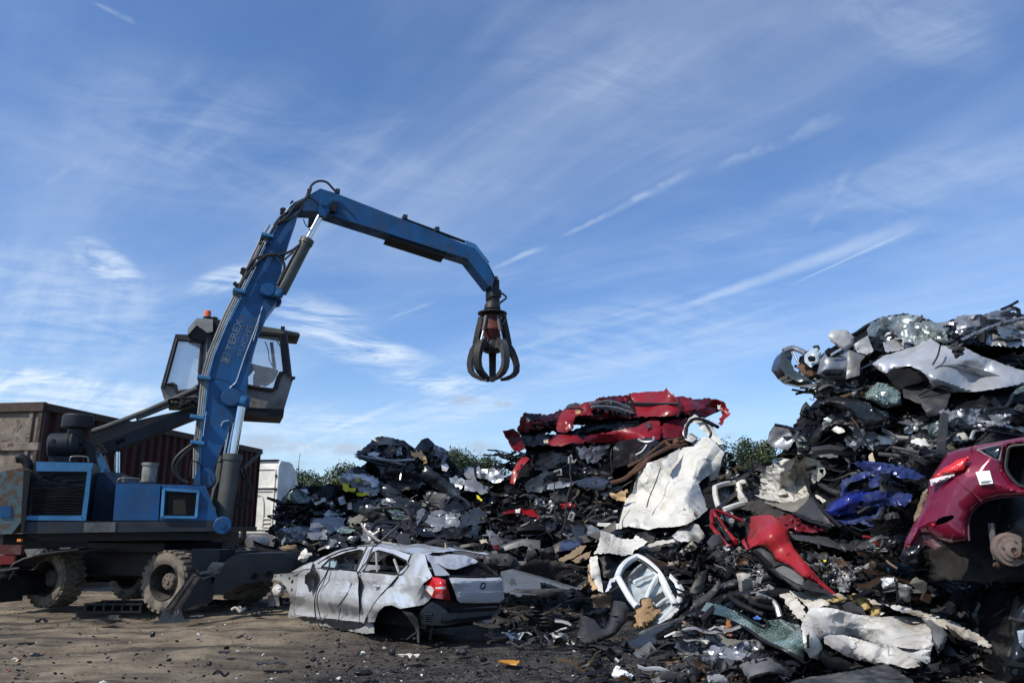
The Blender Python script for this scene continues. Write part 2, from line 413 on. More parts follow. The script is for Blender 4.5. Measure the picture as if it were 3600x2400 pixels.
# ------------------------------------------------------------------ materials
MATS = {}
def mat(name, col, rough=0.5, metal=0.0, dirt=0.0, dirtc=(0.10, 0.085, 0.065), dsc=3.0, rust=0.0, rustc=(0.13, 0.055, 0.025), bump=0.0, bsc=20.0,
  coat=0.0, var=0.12, spec=0.32, scr=0.0, streak=False, crk=0.0, alpha=1.0):
 if name in MATS: return MATS[name]
 m = bpy.data.materials.new(name); m.use_nodes = True; t = m.node_tree; b = t.nodes['Principled BSDF']
 b.inputs['Roughness'].default_value = rough; b.inputs['Metallic'].default_value = metal
 b.inputs['Specular IOR Level'].default_value = spec
 if coat: b.inputs['Coat Weight'].default_value = coat; b.inputs['Coat Roughness'].default_value = 0.12
 if alpha < 1: b.inputs['Alpha'].default_value = alpha
 c = t.nodes.new('ShaderNodeTexCoord').outputs['Object']
 if streak:
  mp = t.nodes.new('ShaderNodeMapping'); t.links.new(c, mp.inputs[0]); mp.inputs['Scale'].default_value = (1, 1, 0.18); cs = mp.outputs[0]
 else: cs = c
 base = None
 if isinstance(col, str):
  base = t.nodes.new('ShaderNodeVertexColor'); base.layer_name = col; base = base.outputs[0]
 n = noise(t, c, 2.1, 6, 0.6)
 dark = tuple(k*(1-var*2) for k in col) if base is None else mixc(t, 1.0, base, (0.72, 0.72, 0.72), 'MULTIPLY')
 lite = tuple(min(1, k*(1+var)) for k in col) if base is None else base
 cc = mixc(t, sstep(t, n, 0.3, 0.7), dark, lite)
 rr = None
 if dirt:
  dn = noise(t, cs, dsc, 9, 0.68, 0.4); df = sstep(t, dn, 0.62-dirt*0.35, 0.80-dirt*0.2)
  cc = mixc(t, mth(t, 'MULTIPLY', df, min(1, 0.45+dirt*0.5)), cc, dirtc)
  rr = mth(t, 'ADD', mth(t, 'MULTIPLY', df, max(0.0, 0.85-rough)), rough)
 if crk:                                              # thin dark crease lines drawn into the colour
  vo = nd(t, 'ShaderNodeTexVoronoi'); vo.feature = 'DISTANCE_TO_EDGE'; vo.inputs['Scale'].default_value = 2.6
  ad = nd(t, 'ShaderNodeVectorMath'); ad.operation = 'MULTIPLY_ADD'; nz = nd(t, 'ShaderNodeTexNoise'); nz.inputs['Scale'].default_value = 3.0; t.links.new(c, nz.inputs['Vector'])
  t.links.new(nz.outputs['Color'], ad.inputs[0]); ad.inputs[1].default_value = (0.5, 0.5, 0.5); t.links.new(c, ad.inputs[2]); t.links.new(ad.outputs[0], vo.inputs['Vector'])
  cf_ = mth(t, 'MULTIPLY', sstep(t, vo.outputs['Distance'], 0.022, 0.004), sstep(t, noise(t, c, 1.9, 3), 0.42, 0.6, 0.0, crk))
  cc = mixc(t, cf_, cc, tuple(k*0.35 for k in dirtc))
 if scr:
  sn = noise(t, c, 38, 3, 0.7, 2.0); sf = sstep(t, sn, 0.66, 0.74)
  cc = mixc(t, mth(t, 'MULTIPLY', sf, scr), cc, (0.5, 0.5, 0.5))
 if rust:
  rn = noise(t, cs, 4.3, 10, 0.72, 0.6); rf = sstep(t, rn, 0.66-rust*0.32, 0.72-rust*0.25)
  cc = mixc(t, rf, cc, rustc)
  rr = mth(t, 'MAXIMUM', rr if rr is not None else rough, mth(t, 'MULTIPLY', rf, 0.88))
 t.links.new(cc, b.inputs['Base Color'])
 if rr is not None: t.links.new(rr, b.inputs['Roughness'])
 if bump:
  bp = t.nodes.new('ShaderNodeBump'); bp.inputs['Strength'].default_value = bump; bp.inputs['Distance'].default_value = 0.02
  t.links.new(noise(t, c, bsc, 8, 0.62), bp.inputs['Height']); t.links.new(bp.outputs[0], b.inputs['Normal'])
 MATS[name] = m; return m
BLUE = mat('blue_machine_paint', (0.013, 0.088, 0.228), 0.42, dirt=0.55, dirtc=(0.035, 0.06, 0.09), dsc=1.9, rust=0.1, bump=0.08, scr=0.05)
BLUE_L = mat('light_blue_paint', (0.05, 0.19, 0.37), 0.4, dirt=0.35, dirtc=(0.08, 0.09, 0.09), bump=0.05, rust=0.04)
BLUE_D = mat('grimy_blue_paint', (0.012, 0.04, 0.085), 0.55, dirt=0.7, dirtc=(0.03, 0.03, 0.032), dsc=2.6, rust=0.08, bump=0.12)
NAVY = mat('dark_slate_paint', (0.014, 0.018, 0.024), 0.5, dirt=0.4, dirtc=(0.035, 0.032, 0.03), bump=0.12, rust=0.06)
BLACK = mat('black_paint', (0.010, 0.010, 0.012), 0.5, dirt=0.25, dirtc=(0.03, 0.028, 0.026), bump=0.1)
VOID = mat('hollow_shade_black', (0.004, 0.004, 0.005), 0.85, spec=0.2)  # near-black colour stands in for shade inside openings, arches and gaps
RUBBER = mat('black_rubber_hose', (0.015, 0.015, 0.016), 0.55, dirt=0.3, dirtc=(0.06, 0.055, 0.05))
TYRE = mat('muddy_tyre_rubber', (0.04, 0.036, 0.032), 0.9, dirt=1.0, dirtc=(0.21, 0.175, 0.13), dsc=5, bump=0.5, bsc=30)  # mud tone lightened in place of sunlight on the wheels
MUDM = mat('mud_caked_steel', (0.075, 0.065, 0.055), 0.85, dirt=0.8, dirtc=(0.19, 0.155, 0.115), dsc=5, bump=0.35)
STEEL = mat('worn_grey_steel', (0.17, 0.17, 0.165), 0.5, 0.6, dirt=0.4, dirtc=(0.07, 0.06, 0.05), bump=0.1, rust=0.08)
PIPE = mat('grey_pipe_paint', (0.26, 0.26, 0.25), 0.5, dirt=0.45, dirtc=(0.10, 0.09, 0.08))
CHROME = mat('chromed_rod', (0.62, 0.63, 0.65), 0.14, 1.0, var=0.05)
BARREL = mat('grey_green_cylinder_paint', (0.085, 0.09, 0.08), 0.45, dirt=0.4, dirtc=(0.045, 0.043, 0.04), bump=0.08)
CABG = mat('grimy_grey_cab_paint', (0.17, 0.165, 0.15), 0.6, dirt=0.5, dirtc=(0.06, 0.055, 0.05), dsc=2.5, bump=0.1)
CABW = mat('off_white_cab_paint', (0.42, 0.41, 0.38), 0.55, dirt=0.45, dirtc=(0.16, 0.14, 0.12))
RUSTM = mat('rusted_steel', (0.10, 0.05, 0.03), 0.85, dirt=0.6, dirtc=(0.035, 0.025, 0.02), bump=0.3)
# ------------------------------------------------------------------ ground, one sheet to the horizon
def make_ground():
 m = bpy.data.materials.new('yard_dirt'); m.use_nodes = True; t = m.node_tree; b = t.nodes['Principled BSDF']
 g = t.nodes.new('ShaderNodeNewGeometry').outputs['Position']
 sp = nd(t, 'ShaderNodeSeparateXYZ'); t.links.new(g, sp.inputs[0])
 # dry brown mud on the left, black oily fines towards the scrap
 e = mth(t, 'ADD', sp.outputs['X'], mth(t, 'MULTIPLY', mth(t, 'SUBTRACT', sp.outputs['Y'], 9.0), -0.25))
 e = mth(t, 'ADD', e, mth(t, 'MULTIPLY', mth(t, 'SUBTRACT', noise(t, g, 0.45, 6, 0.6, 0.3), 0.5), 6.0))
 black = sstep(t, e, -5.6, -1.0)
 mp = nd(t, 'ShaderNodeMapping'); t.links.new(g, mp.inputs[0]); mp.inputs['Rotation'].default_value = (0, 0, math.radians(-16)); mp.inputs['Scale'].default_value = (0.22, 1.5, 1)
 tr = sstep(t, noise(t, mp.outputs[0], 1.1, 7, 0.62, 0.6), 0.42, 0.62)
 brown = mixc(t, sstep(t, noise(t, g, 1.7, 8, 0.65), 0.35, 0.65), (0.14, 0.108, 0.072), (0.27, 0.218, 0.15))
 brown = mixc(t, mth(t, 'MULTIPLY', tr, 0.85), brown, (0.035, 0.029, 0.024))
 dark = mixc(t, sstep(t, noise(t, g, 3.0, 8, 0.7), 0.38, 0.66), (0.014, 0.0125, 0.0115), (0.062, 0.054, 0.046))
 cc = mixc(t, black, brown, dark)
 # stones, chips and glass fragments
 vo = nd(t, 'ShaderNodeTexVoronoi'); vo.inputs['Scale'].default_value = 24; t.links.new(g, vo.inputs['Vector'])
 vs = nd(t, 'ShaderNodeSeparateColor'); t.links.new(vo.outputs['Color'], vs.inputs[0])
 chip = mth(t, 'MULTIPLY', sstep(t, vo.outputs['Distance'], 0.24, 0.16), sstep(t, vs.outputs[0], 0.87, 0.9))
 chip = mth(t, 'MULTIPLY', chip, mth(t, 'MULTIPLY_ADD', black, 0.75, 0.25))
 cc = mixc(t, chip, cc, mixc(t, vs.outputs[1], (0.05, 0.05, 0.05), (0.30, 0.30, 0.28)))
 vo2 = nd(t, 'ShaderNodeTexVoronoi'); vo2.inputs['Scale'].default_value = 60; t.links.new(g, vo2.inputs['Vector'])
 v2 = nd(t, 'ShaderNodeSeparateColor'); t.links.new(vo2.outputs['Color'], v2.inputs[0])
 cc = mixc(t, mth(t, 'MULTIPLY', mth(t, 'MULTIPLY', sstep(t, v2.outputs[0], 0.86, 0.9), mth(t, 'MULTIPLY_ADD', black, 0.8, 0.2)), 0.8), cc, mixc(t, v2.outputs[1], (0.03, 0.03, 0.03), (0.20, 0.19, 0.17)))
 t.links.new(cc, b.inputs['Base Color']); b.inputs['Roughness'].default_value = 0.93; b.inputs['Specular IOR Level'].default_value = 0.25
 bp = nd(t, 'ShaderNodeBump'); bp.inputs['Strength'].default_value = 0.9; bp.inputs['Distance'].default_value = 0.05
 hh = mth(t, 'ADD', noise(t, g, 9, 10, 0.7), mth(t, 'MULTIPLY', chip, 0.35))
 t.links.new(hh, bp.inputs['Height']); t.links.new(bp.outputs[0], b.inputs['Normal'])
 def axis(a, b_, step, far):
  core = np.arange(a, b_+step, step); k = np.array([1.5, 4, 10, 25, 60, 150, 400, 1000, far])
  return np.concatenate([(a-k)[::-1], core, b_+k])
 xs = axis(-16, 12, 0.075, 3000); ys = axis(4.5, 22, 0.075, 3000)
 gx, gy = np.meshgrid(xs, ys); n = gx.size; V = np.stack([gx.ravel(), gy.ravel(), np.zeros(n)], 1)
 z = fbm(V*[0.5, 0.5, 0]+3, 5, 3)*0.05 + fbm(V*[2.2, 2.2, 0], 9, 4)*0.022 + np.abs(fbm(V*[6.0, 6.0, 0], 11, 3))*0.016
 a = math.radians(16); q = V[:, 1]*math.cos(a)-V[:, 0]*math.sin(a)+0.3*vnoise(V*0.5, 4)
 z += -0.05*np.exp(-((q % 1.9)-0.6)**2/0.05)*(V[:, 0] < -1.5)
 fade = np.clip((60-np.hypot(V[:, 0], V[:, 1]-10))/40, 0, 1); V[:, 2] = (z-0.06)*fade
 nx, ny = len(xs), len(ys); idx = np.arange(n).reshape(ny, nx)
 F = np.stack([idx[:-1, :-1], idx[:-1, 1:], idx[1:, 1:], idx[1:, :-1]], -1).reshape(-1, 4)
 me = bpy.data.meshes.new('ground'); me.from_pydata(V.tolist(), [], F.tolist()); me.materials.append(m)
 me.polygons.foreach_set('use_smooth', [True]*len(F)); o = link('ground', me); o['kind'] = 'structure'; return o
make_ground()
# ------------------------------------------------------------------ the blue material handler
YAW = math.radians(20); LT = Vector((-math.sin(YAW), math.cos(YAW), 0)); FW = Vector((math.cos(YAW), math.sin(YAW), 0))
def PM(x, y, d):
 """point on the upright plane of the slewed superstructure that lies d metres out at the boom foot"""
 q = P(735, 1850, d+0.55); r = ray(x, y); k = (q-Vector((0, 0, CAM_H))).dot(LT)/r.dot(LT)
 return Vector((0, 0, CAM_H))+r*k
YR = Matrix.Rotation(YAW, 3, 'Z')
def pp(pts, d): return [PM(p[0], p[1], p[2] if len(p) > 2 else d) for p in pts]
def slab(name, pts, d, th, m, parent, extra=None):
 mb = MB(); mb.prism(pp(pts, d), LT*th); 
 if extra: extra(mb)
 return mb.build(name, m, parent)
D0 = 14.2
MH = thing('material_handler', 'blue wheeled scrap handler with raised cab, bent boom and hanging orange peel grab', 'material handler', (-6.6, 15.6, 0))
# --- undercarriage
AL = math.radians(21.6); LON = Vector((math.cos(AL), -math.sin(AL), 0)); LAT = Vector((math.sin(AL), math.cos(AL), 0)); UP = Vector((0, 0, 1))
cf = P(*DD((374, 1340))[0], 14.5); cr = P(*DD((100, 1338))[0], 15.55)
cf.z = 0.54; cr.z = 0.53
RW = 0.545
def wheel(c, seed):
 rg = random.Random(seed); t = MB(); w = 0.50
 t.lathe([(0.335, 0.015), (0.36, 0.0), (0.43, -0.012), (0.49, 0.0), (0.515, 0.035), (0.52, 0.1), (0.52, w-0.1), (0.515, w-0.03), (0.47, w), (0.3, w)], c, LAT, 48)
 for k in range(26):                                   # tread blocks, two staggered rows
  for row in (0, 1):
   th = 2*math.pi*(k+0.5*row)/26+rg.uniform(-.02, .02); rad = LON*math.cos(th)+UP*math.sin(th); tan = -LON*math.sin(th)+UP*math.cos(th)
   off = 0.125 if row == 0 else w-0.125
   R = Matrix((tan, LAT, rad)).transposed()
   t.box(c+rad*(0.525+rg.uniform(-.004, .006))+LAT*off, (0.082, 0.225, 0.05), R, bev=0.008)
 root = t.build('wheel', TYRE, MH)
 r = MB(); r.lathe([(0.335, 0.012), (0.318, 0.0), (0.305, 0.02), (0.295, 0.07), (0.28, 0.2), (0.272, 0.34), (0.0, 0.345)], c, LAT, 40)
 r.build('rim', mat('dark_rim_steel', (0.03, 0.027, 0.024), 0.8, dirt=0.6, dirtc=(0.10, 0.085, 0.065), dsc=5), root)
 h = MB(); h.lathe([(0.16, 0.34), (0.155, 0.14), (0.13, 0.105), (0.05, 0.10), (0.045, 0.08), (0.0, 0.08)], c, LAT, 28)
 for k in range(8):
  th = k*math.pi/4+.2; h.lathe([(0.013, 0.11), (0.013, 0.088), (0, 0.088)], c+(LON*math.cos(th)+UP*math.sin(th))*0.105, LAT, 6)
 h.build('hub', MUDM, root)
 return root
for c_, s_ in ((cf, 1), (cr, 2), (cf+LAT*1.95, 3), (cr+LAT*1.95, 4)): wheel(c_, s_)
mid = (cf+cr)/2+LAT*1.22
Rch = Matrix((LON, LAT, UP)).transposed()
b = MB(); b.box(Vector((mid.x, mid.y, 0.80)), (4.3, 1.15, 0.5), Rch, bev=0.04); b.box(Vector((mid.x, mid.y, 1.12)), (2.0, 1.6, 0.22), Rch, bev=0.03)
b.lathe([(0.75, 0), (0.75, 0.2), (0.68, 0.2), (0.68, 0.0)], Vector((mid.x, mid.y, 1.2)), UP, 40)
b.build('chassis', BLACK, MH)
for cc_ in (cf, cr):
 b = MB(); a0 = cc_+LAT*0.3; b.tube([a0, a0+LAT*1.85], 0.14, 12); b.box(a0+LAT*0.92+UP*0.05, (0.42, 0.5, 0.36), Rch, bev=0.06)
 b.build('axle', BLACK, MH)
# rear mudguard
b = MB(); pts = [C1((38, 1252))[0], C1((60, 1225))[0], C1((105, 1203))[0], C1((180, 1184))[0], C1((262, 1172))[0], C1((345, 1163))[0]]
L3 = [P(p[0], p[1], 15.2-0.05*i) for i, p in enumerate(pts)]; vs = L3+[p+LAT*0.62+UP*0.01 for p in L3]; n = len(L3)
vs += [p-UP*0.025 for p in vs]
fs = [(i, i+1, n+i+1, n+i) for i in range(n-1)]+[(2*n+i, 3*n+i, 3*n+i+1, 2*n+i+1) for i in range(n-1)]+[(i, 2*n+i, 2*n+i+1, i+1) for i in range(n-1)]
b.add(vs, fs); b.build('mudguard', STEEL, MH)
b = MB()                                                  # rear outrigger, dark under the counterweight
b.prism([P(*C1((-60, 1262))[0], 15.2), P(*C1((60, 1262))[0], 15.2), P(*C1((96, 1300))[0], 15.2), P(*C1((80, 1372))[0], 15.25), P(*C1((-60, 1372))[0], 15.25)], LAT*0.5)
b.prism([P(*C1((-30, 1250))[0], 15.0), P(*C1((75, 1243))[0], 15.0), P(*C1((80, 1258))[0], 15.0), P(*C1((-30, 1275))[0], 15.0)], LAT*0.3)
b.tube([P(*C1((0, 1262))[0], 14.9), P(*C1((85, 1250))[0], 14.95)], 0.02); b.tube([P(*C1((40, 1300))[0], 14.95), P(*C1((70, 1255))[0], 14.95)], 0.02)
b.box(P(*C1((10, 1340))[0], 15.15), (0.5, 0.5, 0.45), Rch); b.build('rear_outrigger', BLACK, MH)
# front outrigger beam, leg and foot
def FO(pts, d0=13.95, dx=0.0026): return [P(p[0], p[1], d0+(p[0]-730)*dx) for p in C4(*pts)]
b = MB()
face = FO([(565, 1190), (600, 1085), (650, 985), (715, 885), (790, 838), (1000, 828), (1205, 826), (1270, 870), (1300, 930), (1245, 990), (1050, 1062), (870, 1088), (700, 1165)])
b.prism(face, LAT*0.85+UP*0.02)
ob = b.build('front_outrigger', NAVY, MH)
b = MB(); b.prism(FO([(415, 795), (662, 798), (640, 960), (560, 985), (420, 960)], 14.45), LAT*0.4); b.build('beam_housing', NAVY, ob)
b = MB()
for (x, y) in ((945, 1015), (1065, 1000)):
 c_ = FO([(x, y)])[0]; nn = (FO([(1000, 900)])[0]-FO([(900, 900)])[0]).normalized(); n2 = nn.cross(UP)
 b.lathe([(0.075, -0.012), (0.062, -0.012), (0.055, 0.05), (0, 0.05)], c_, -n2 if n2.y > 0 else n2, 20)
b.build('beam_hole', VOID, ob)
b = MB()
b.prism(FO([(590, 905), (690, 912), (640, 1000), (530, 1010), (555, 955)], 13.88), LAT*0.05)
b.prism(FO([(435, 1000), (650, 952), (640, 975), (440, 1022)], 13.8), LAT*0.06); b.prism(FO([(500, 1040), (590, 1010), (590, 1024), (500, 1055)], 13.8), LAT*0.06)
b.build('hinge_plate', STEEL, ob)
b = MB(); b.prism(FO([(186, 1312), (420, 1000), (446, 996), (470, 1026), (500, 1180), (486, 1250), (330, 1318), (282, 1318)], 13.75), LAT*0.30)
leg = b.build('outrigger_leg', NAVY, MH)
b = MB()
for pts in ([(205, 1308), (425, 1008), (446, 1014), (232, 1316)], [(262, 1312), (452, 1030), (478, 1030), (300, 1316)]): b.prism(FO(pts, 13.68), LAT*0.05)
b.build('leg_rib', MUDM, leg)
b = MB()
for dx_ in (0, 95):
 b.prism(FO([(135+dx_, 1420), (170+dx_, 1312), (192+dx_, 1296), (214+dx_, 1304), (222+dx_, 1330), (252+dx_, 1410)], 13.72), LAT*0.05)
b.prism(FO([(95, 1424), (400, 1410), (345, 1398), (140, 1412)], 13.7), UP*0.03)
c_ = FO([(300, 1325)], 13.72)[0]; b.lathe([(0.055, -0.03), (0.055, 0.0), (0, 0.0)], c_, LAT, 16); b.lathe([(0.0, -0.03), (0.055, -0.03)], c_, LAT, 16)
b.build('foot_plate', STEEL, leg)

# --- superstructure
slab('deck_frame', C1((104, 1046), (500, 1044), (965, 1040), (985, 1046), (985, 1086), (500, 1092), (100, 1098)), D0, 2.4, mat('oily_deck_paint', (0.022, 0.032, 0.045), 0.55, dirt=0.6, dirtc=(0.05, 0.045, 0.04), rust=0.1, bump=0.15), MH,
 lambda m: m.prism(pp(C1((104, 1098), (940, 1090), (900, 1125), (180, 1130)), D0+0.35), LT*1.8))
slab('deck_patch', C1((372, 1049), (510, 1047), (508, 1090), (368, 1092)), D0-0.012, 0.014, STEEL, MH)
b = MB(); b.lathe([(0, -0.06), (0.15, -0.06), (0.165, -0.04), (0.165, 0.3), (0, 0.3)], PM(*C1((982, 1062))[0], D0-0.02), LT, 24)
b.lathe([(0, -0.09), (0.05, -0.09), (0.05, -0.05)], PM(*C1((982, 1062))[0], D0-0.02), LT, 14); b.build('cylinder_pivot', BLUE, MH)
CW_M = mat('rust_and_teal_counterweight_paint', (0.10, 0.17, 0.18), 0.75, dirt=0.4, dirtc=(0.07, 0.045, 0.03), dsc=1.8, rust=0.66, rustc=(0.12, 0.07, 0.045), bump=0.2)
cw = slab('counterweight', smooth_poly(C1((-90, 850), (0, 826), (85, 808), (128, 812), (130, 840), (98, 1096), (-90, 1096))), D0-0.03, 2.5, CW_M, MH)
slab('recess', C1((0, 976), (50, 974), (48, 1024), (0, 1026)), D0-0.045, 0.016, BLUE, cw)
slab('edge_shadow_gap', C1((104, 820), (132, 815), (132, 845), (106, 1090), (90, 1092)), D0-0.05, 0.03, BLACK, cw).name = 'edge_shadow_strip'  # black strip stands in for the shadowed gap at the counterweight edge
# radiator housing with bent louvres
rd = slab('radiator_housing', C1((150, 782), (410, 786), (404, 830), (376, 1038), (112, 1036), (128, 940)), D0+0.06, 1.0, BLACK, MH)
b = MB(); f = lambda *q: pp(C1(*q), D0)
b.prism(f((158, 780), (411, 786), (400, 826), (385, 824), (160, 822)), LT*0.10); b.prism(f((385, 824), (402, 824), (392, 930), (378, 1040), (358, 1030), (372, 930)), LT*0.08)
b.prism(f((112, 1018), (360, 1018), (376, 1040), (110, 1038)), LT*0.07); b.build('panel_frame', BLUE_L, rd)
b = MB(); rg = random.Random(5)
for k in range(19):
 y = 830+k*10.2; L = []
 for i in range(10):
  t_ = i/9; dent = (-6+12*rg.random())*(1.0 if (k < 7) else 0.25)+(9 if k < 6 else 0)*math.sin(t_*math.pi)*rg.uniform(.3, 1)
  L.append(PM(*C1((142+(10-k)*0.4+t_*(230-k*1.0), y+dent))[0], D0+0.02+0.03*rg.random()*(k < 7)))
 for i in range(9):
  a, c2 = L[i], L[i+1]; dn = (LT*0.05+UP*-0.032); b.add([a, c2, c2+dn, a+dn, a+(LT*0.012+UP*0.006), c2+(LT*0.012+UP*0.006)], [(0, 1, 2, 3), (4, 3, 2, 5), (0, 4, 5, 1)])
for x in (200, 250, 310): b.tube([PM(*C1((x, 828))[0], D0+0.05), PM(*C1((x-14, 1020))[0], D0+0.05)], 0.008, 5)
b.build('louvre', NAVY, rd)
b = MB(); b.tube(spline(pp(C1((308, 780), (311, 762), (325, 757), (372, 758), (388, 764), (390, 782)), D0+0.2), 3), 0.014, 6); b.build('grab_rail', STEEL, rd)
# body between radiator and tank
slab('engine_cover', C1((398, 1040), (402, 830), (470, 826), (545, 830), (600, 862), (720, 880), (720, 1040)), D0+0.7, 1.5, BLUE_D, MH)
tk = slab('fuel_tank', C1((512, 876), (708, 880), (698, 1039), (498, 1039)), D0+0.02, 0.9, BLUE, MH)
b = MB(); b.lathe([(0.13, -0.02), (0.13, 0.28), (0.15, 0.29), (0.15, 0.34), (0.0, 0.34)], PM(*C1((655, 866))[0], D0+0.4), UP, 20, 0); b.build('filler_cap', mat('dirty_white_cap', (0.3, 0.29, 0.26), 0.7, dirt=0.7, dirtc=(0.05, 0.04, 0.04)), tk)
b = MB(); b.tube(spline(pp(C1((518, 872), (522, 858), (540, 853), (600, 854), (615, 860), (620, 874)), D0+0.2), 3), 0.012, 6); b.lathe([(0.05, 0), (0.05, 0.1), (0, 0.1)], PM(*C1((548, 870))[0], D0+0.3), UP, 12); b.build('grab_rail', STEEL, tk)
sc_ = slab('side_cover', C1((716, 880), (880, 886), (906, 884), (965, 1039), (703, 1039)), D0, 1.0, BLUE, MH)
b = MB(); q = [C1((724, 902))[0], C1((876, 912))[0], C1((866, 1026))[0], C1((716, 1024))[0]]
for i in range(4): b.tube([PM(*q[i], D0-0.015), PM(*q[(i+1) % 4], D0-0.015)], 0.035, 4, smooth=False)
b.build('window_frame', BLUE_L, sc_)
slab('grille_opening', C1((734, 912), (868, 920), (858, 1018), (726, 1016)), D0-0.012, 0.016, VOID, sc_)
b = MB()
for k in range(14): b.tube(pp(C1((735, 916+k*7.3), (866, 922+k*7.0)), D0-0.02), 0.006, 4)
b.build('grille_bar', BLACK, sc_)
b = MB(); b.prism(pp(C1((765, 950), (815, 945), (822, 1014), (762, 1012)), D0-0.016), LT*0.003); b.build('grille_backing', mat('brown_rag', (0.12, 0.09, 0.06), 0.9), sc_)
# air cleaner and exhaust
ac = MB(); a0, a1 = PM(*C1((214, 712))[0], D0+0.75), PM(*C1((350, 708))[0], D0+0.75); ax = (a1-a0); L_ = ax.length
ac.lathe([(0, 0), (0.20, 0), (0.235, 0.03), (0.235, 0.30), (0.25, 0.30), (0.25, 0.34), (0.235, 0.35), (0.235, L_*0.8), (0.15, L_), (0, L_)], a0, ax, 28)
ac.box(a0+ax*0.36+Vector((0, -0.24, 0.03)), (0.05, 0.03, 0.14), YR); ac.box(a0+ax*0.5+Vector((0, 0, -0.36)), (0.4, 0.3, 0.3), YR)
acl = ac.build('air_cleaner', NAVY, MH)
b = MB(); c_ = PM(*C1((332, 690))[0], D0+0.85); b.lathe([(0.15, -0.05), (0.15, 0.22), (0.27, 0.25), (0.275, 0.27), (0.275, 0.47), (0.25, 0.50), (0, 0.51)], c_, UP, 28); b.build('intake_cap', NAVY, acl)
b = MB(); b.tube(spline(pp(C1((345, 735), (372, 712), (392, 730), (398, 790)), D0+0.9), 5), 0.12, 12); b.build('intake_hose', RUBBER, acl)
b = MB(); b.tube(spline(pp(C1((72, 768), (95, 766), (120, 785), (128, 830)), D0+0.3), 5), 0.085, 12); b.build('exhaust_pipe', BLACK, MH)

# --- cab lift arm
CA = 15.75
arm = slab('cab_arm', C1((402, 648), (425, 640), (470, 632), (640, 590), (866, 540), (905, 540), (905, 572), (822, 602), (640, 676), (470, 746), (442, 742), (418, 690)), CA, 0.42, NAVY, MH)
b = MB()
for (x, y) in ((520, 696), (540, 686)): b.lathe([(0.045, -0.004), (0, -0.004)], PM(*C1((x, y))[0], CA-0.004), LT, 14)
b.build('bore', VOID, arm)
for pts, r in ((((405, 648), (466, 628), (640, 560), (870, 458)), 0.055), (((600, 592), (700, 552), (866, 486)), 0.04)):
 b = MB(); b.tube(pp(C1(*pts), CA-0.1), r, 10); b.build('arm_cylinder', BARREL, arm)
slab('arm_pedestal', C1((396, 655), (420, 660), (445, 740), (476, 832), (430, 832), (395, 790)), CA+0.05, 0.6, NAVY, MH)
slab('pedestal_post', C1((425, 745), (446, 738), (476, 830), (440, 830)), CA-0.02, 0.06, BLUE_L, MH)
b = MB(); b.tube(pp(C1((515, 738), (514, 832)), CA+0.1), 0.06, 12); b.build('arm_rod', CHROME, MH)
b = MB(); rg = random.Random(8)
for k in range(9):
 x = 765+rg.random()*80; L = [PM(*C1((x+rg.uniform(-45, 45)*1.0, 520+rg.uniform(-28, 28)))[0], CA-0.12-rg.random()*0.2) for i in range(4)]
 b.tube(spline(L, 5), 0.018, 6)
b.build('hose', RUBBER, arm)
for q in (((398, 650), (415, 690), (440, 720), (430, 760)), ((405, 705), (440, 712), (445, 735), (400, 752))): b = MB(); b.tube(spline(pp(C1(*q), CA-0.1), 5), 0.02, 6); b.build('hose', RUBBER, arm)

# --- cab
CD = 15.7; CWD = 1.15
gl = mat('dusty_cab_glass', (0.72, 0.80, 0.86), 0.12, alpha=0.4, spec=0.6, dirt=0.2, dirtc=(0.5, 0.5, 0.48), dsc=2)
gl2 = mat('clear_cab_glass', (0.55, 0.62, 0.68), 0.05, alpha=0.22, spec=0.6)
GREYG = mat('grimy_grey_cab_skin', (0.23, 0.225, 0.21), 0.65, dirt=0.6, dirtc=(0.085, 0.08, 0.07), dsc=2.2, bump=0.12)
CFR = mat('black_cab_frame', (0.03, 0.03, 0.032), 0.55, dirt=0.35, dirtc=(0.09, 0.085, 0.075))
cabb = MB()
def wall(mb, outer, holes, d, th, m=0):
 ol = [p[:2] for p in CB(*outer)]; hs = [[p[:2] for p in CB(*h)] for h in holes]
 polys = [[Vector((p[0], p[1], 0)) for p in ol]]+[[Vector((p[0], p[1], 0)) for p in h] for h in hs]
 tr = geometry.tessellate_polygon(polys); flat = ol+[q for h in hs for q in h]; n = len(flat)
 A = [PM(p[0], p[1], d) for p in flat]; B = [p+LT*th for p in A]
 fs = [tuple(t) for t in tr]+[tuple(i+n for i in reversed(t)) for t in tr]; o = 0
 for L in [ol]+hs:
  k = len(L); fs += [(o+i, o+(i+1) % k, o+(i+1) % k+n, o+i+n) for i in range(k)]; o += k
 mb.add(A+B, fs, m)
winL = [(258, 398), (575, 432), (545, 800), (545, 968), (440, 1040), (262, 1062), (236, 985), (200, 962), (108, 956), (180, 690)]
winR = [(1000, 330), (1300, 330), (1560, 352), (1612, 800), (1560, 826), (1530, 880), (1490, 1010), (1450, 1040), (1290, 1018), (1000, 950)]
outer = [(236, 338), (390, 342), (420, 335), (690, 150), (880, 158), (1330, 236), (1632, 286), (1650, 420), (1700, 860), (1706, 920), (1600, 1278), (1100, 1250), (520, 1210), (120, 1200), (92, 1140), (50, 1005)]
wall(cabb, outer, [winL, winR], CD, 0.07)
wall(cabb, [(x*0.985+18, y*1.0+6) for x, y in outer], [winL, [(700, 330)]+winR[1:9]+[(700, 1000)]], CD+CWD, 0.06)
o3 = [PM(*CB(q)[0][:2], CD+0.07) for q in outer]
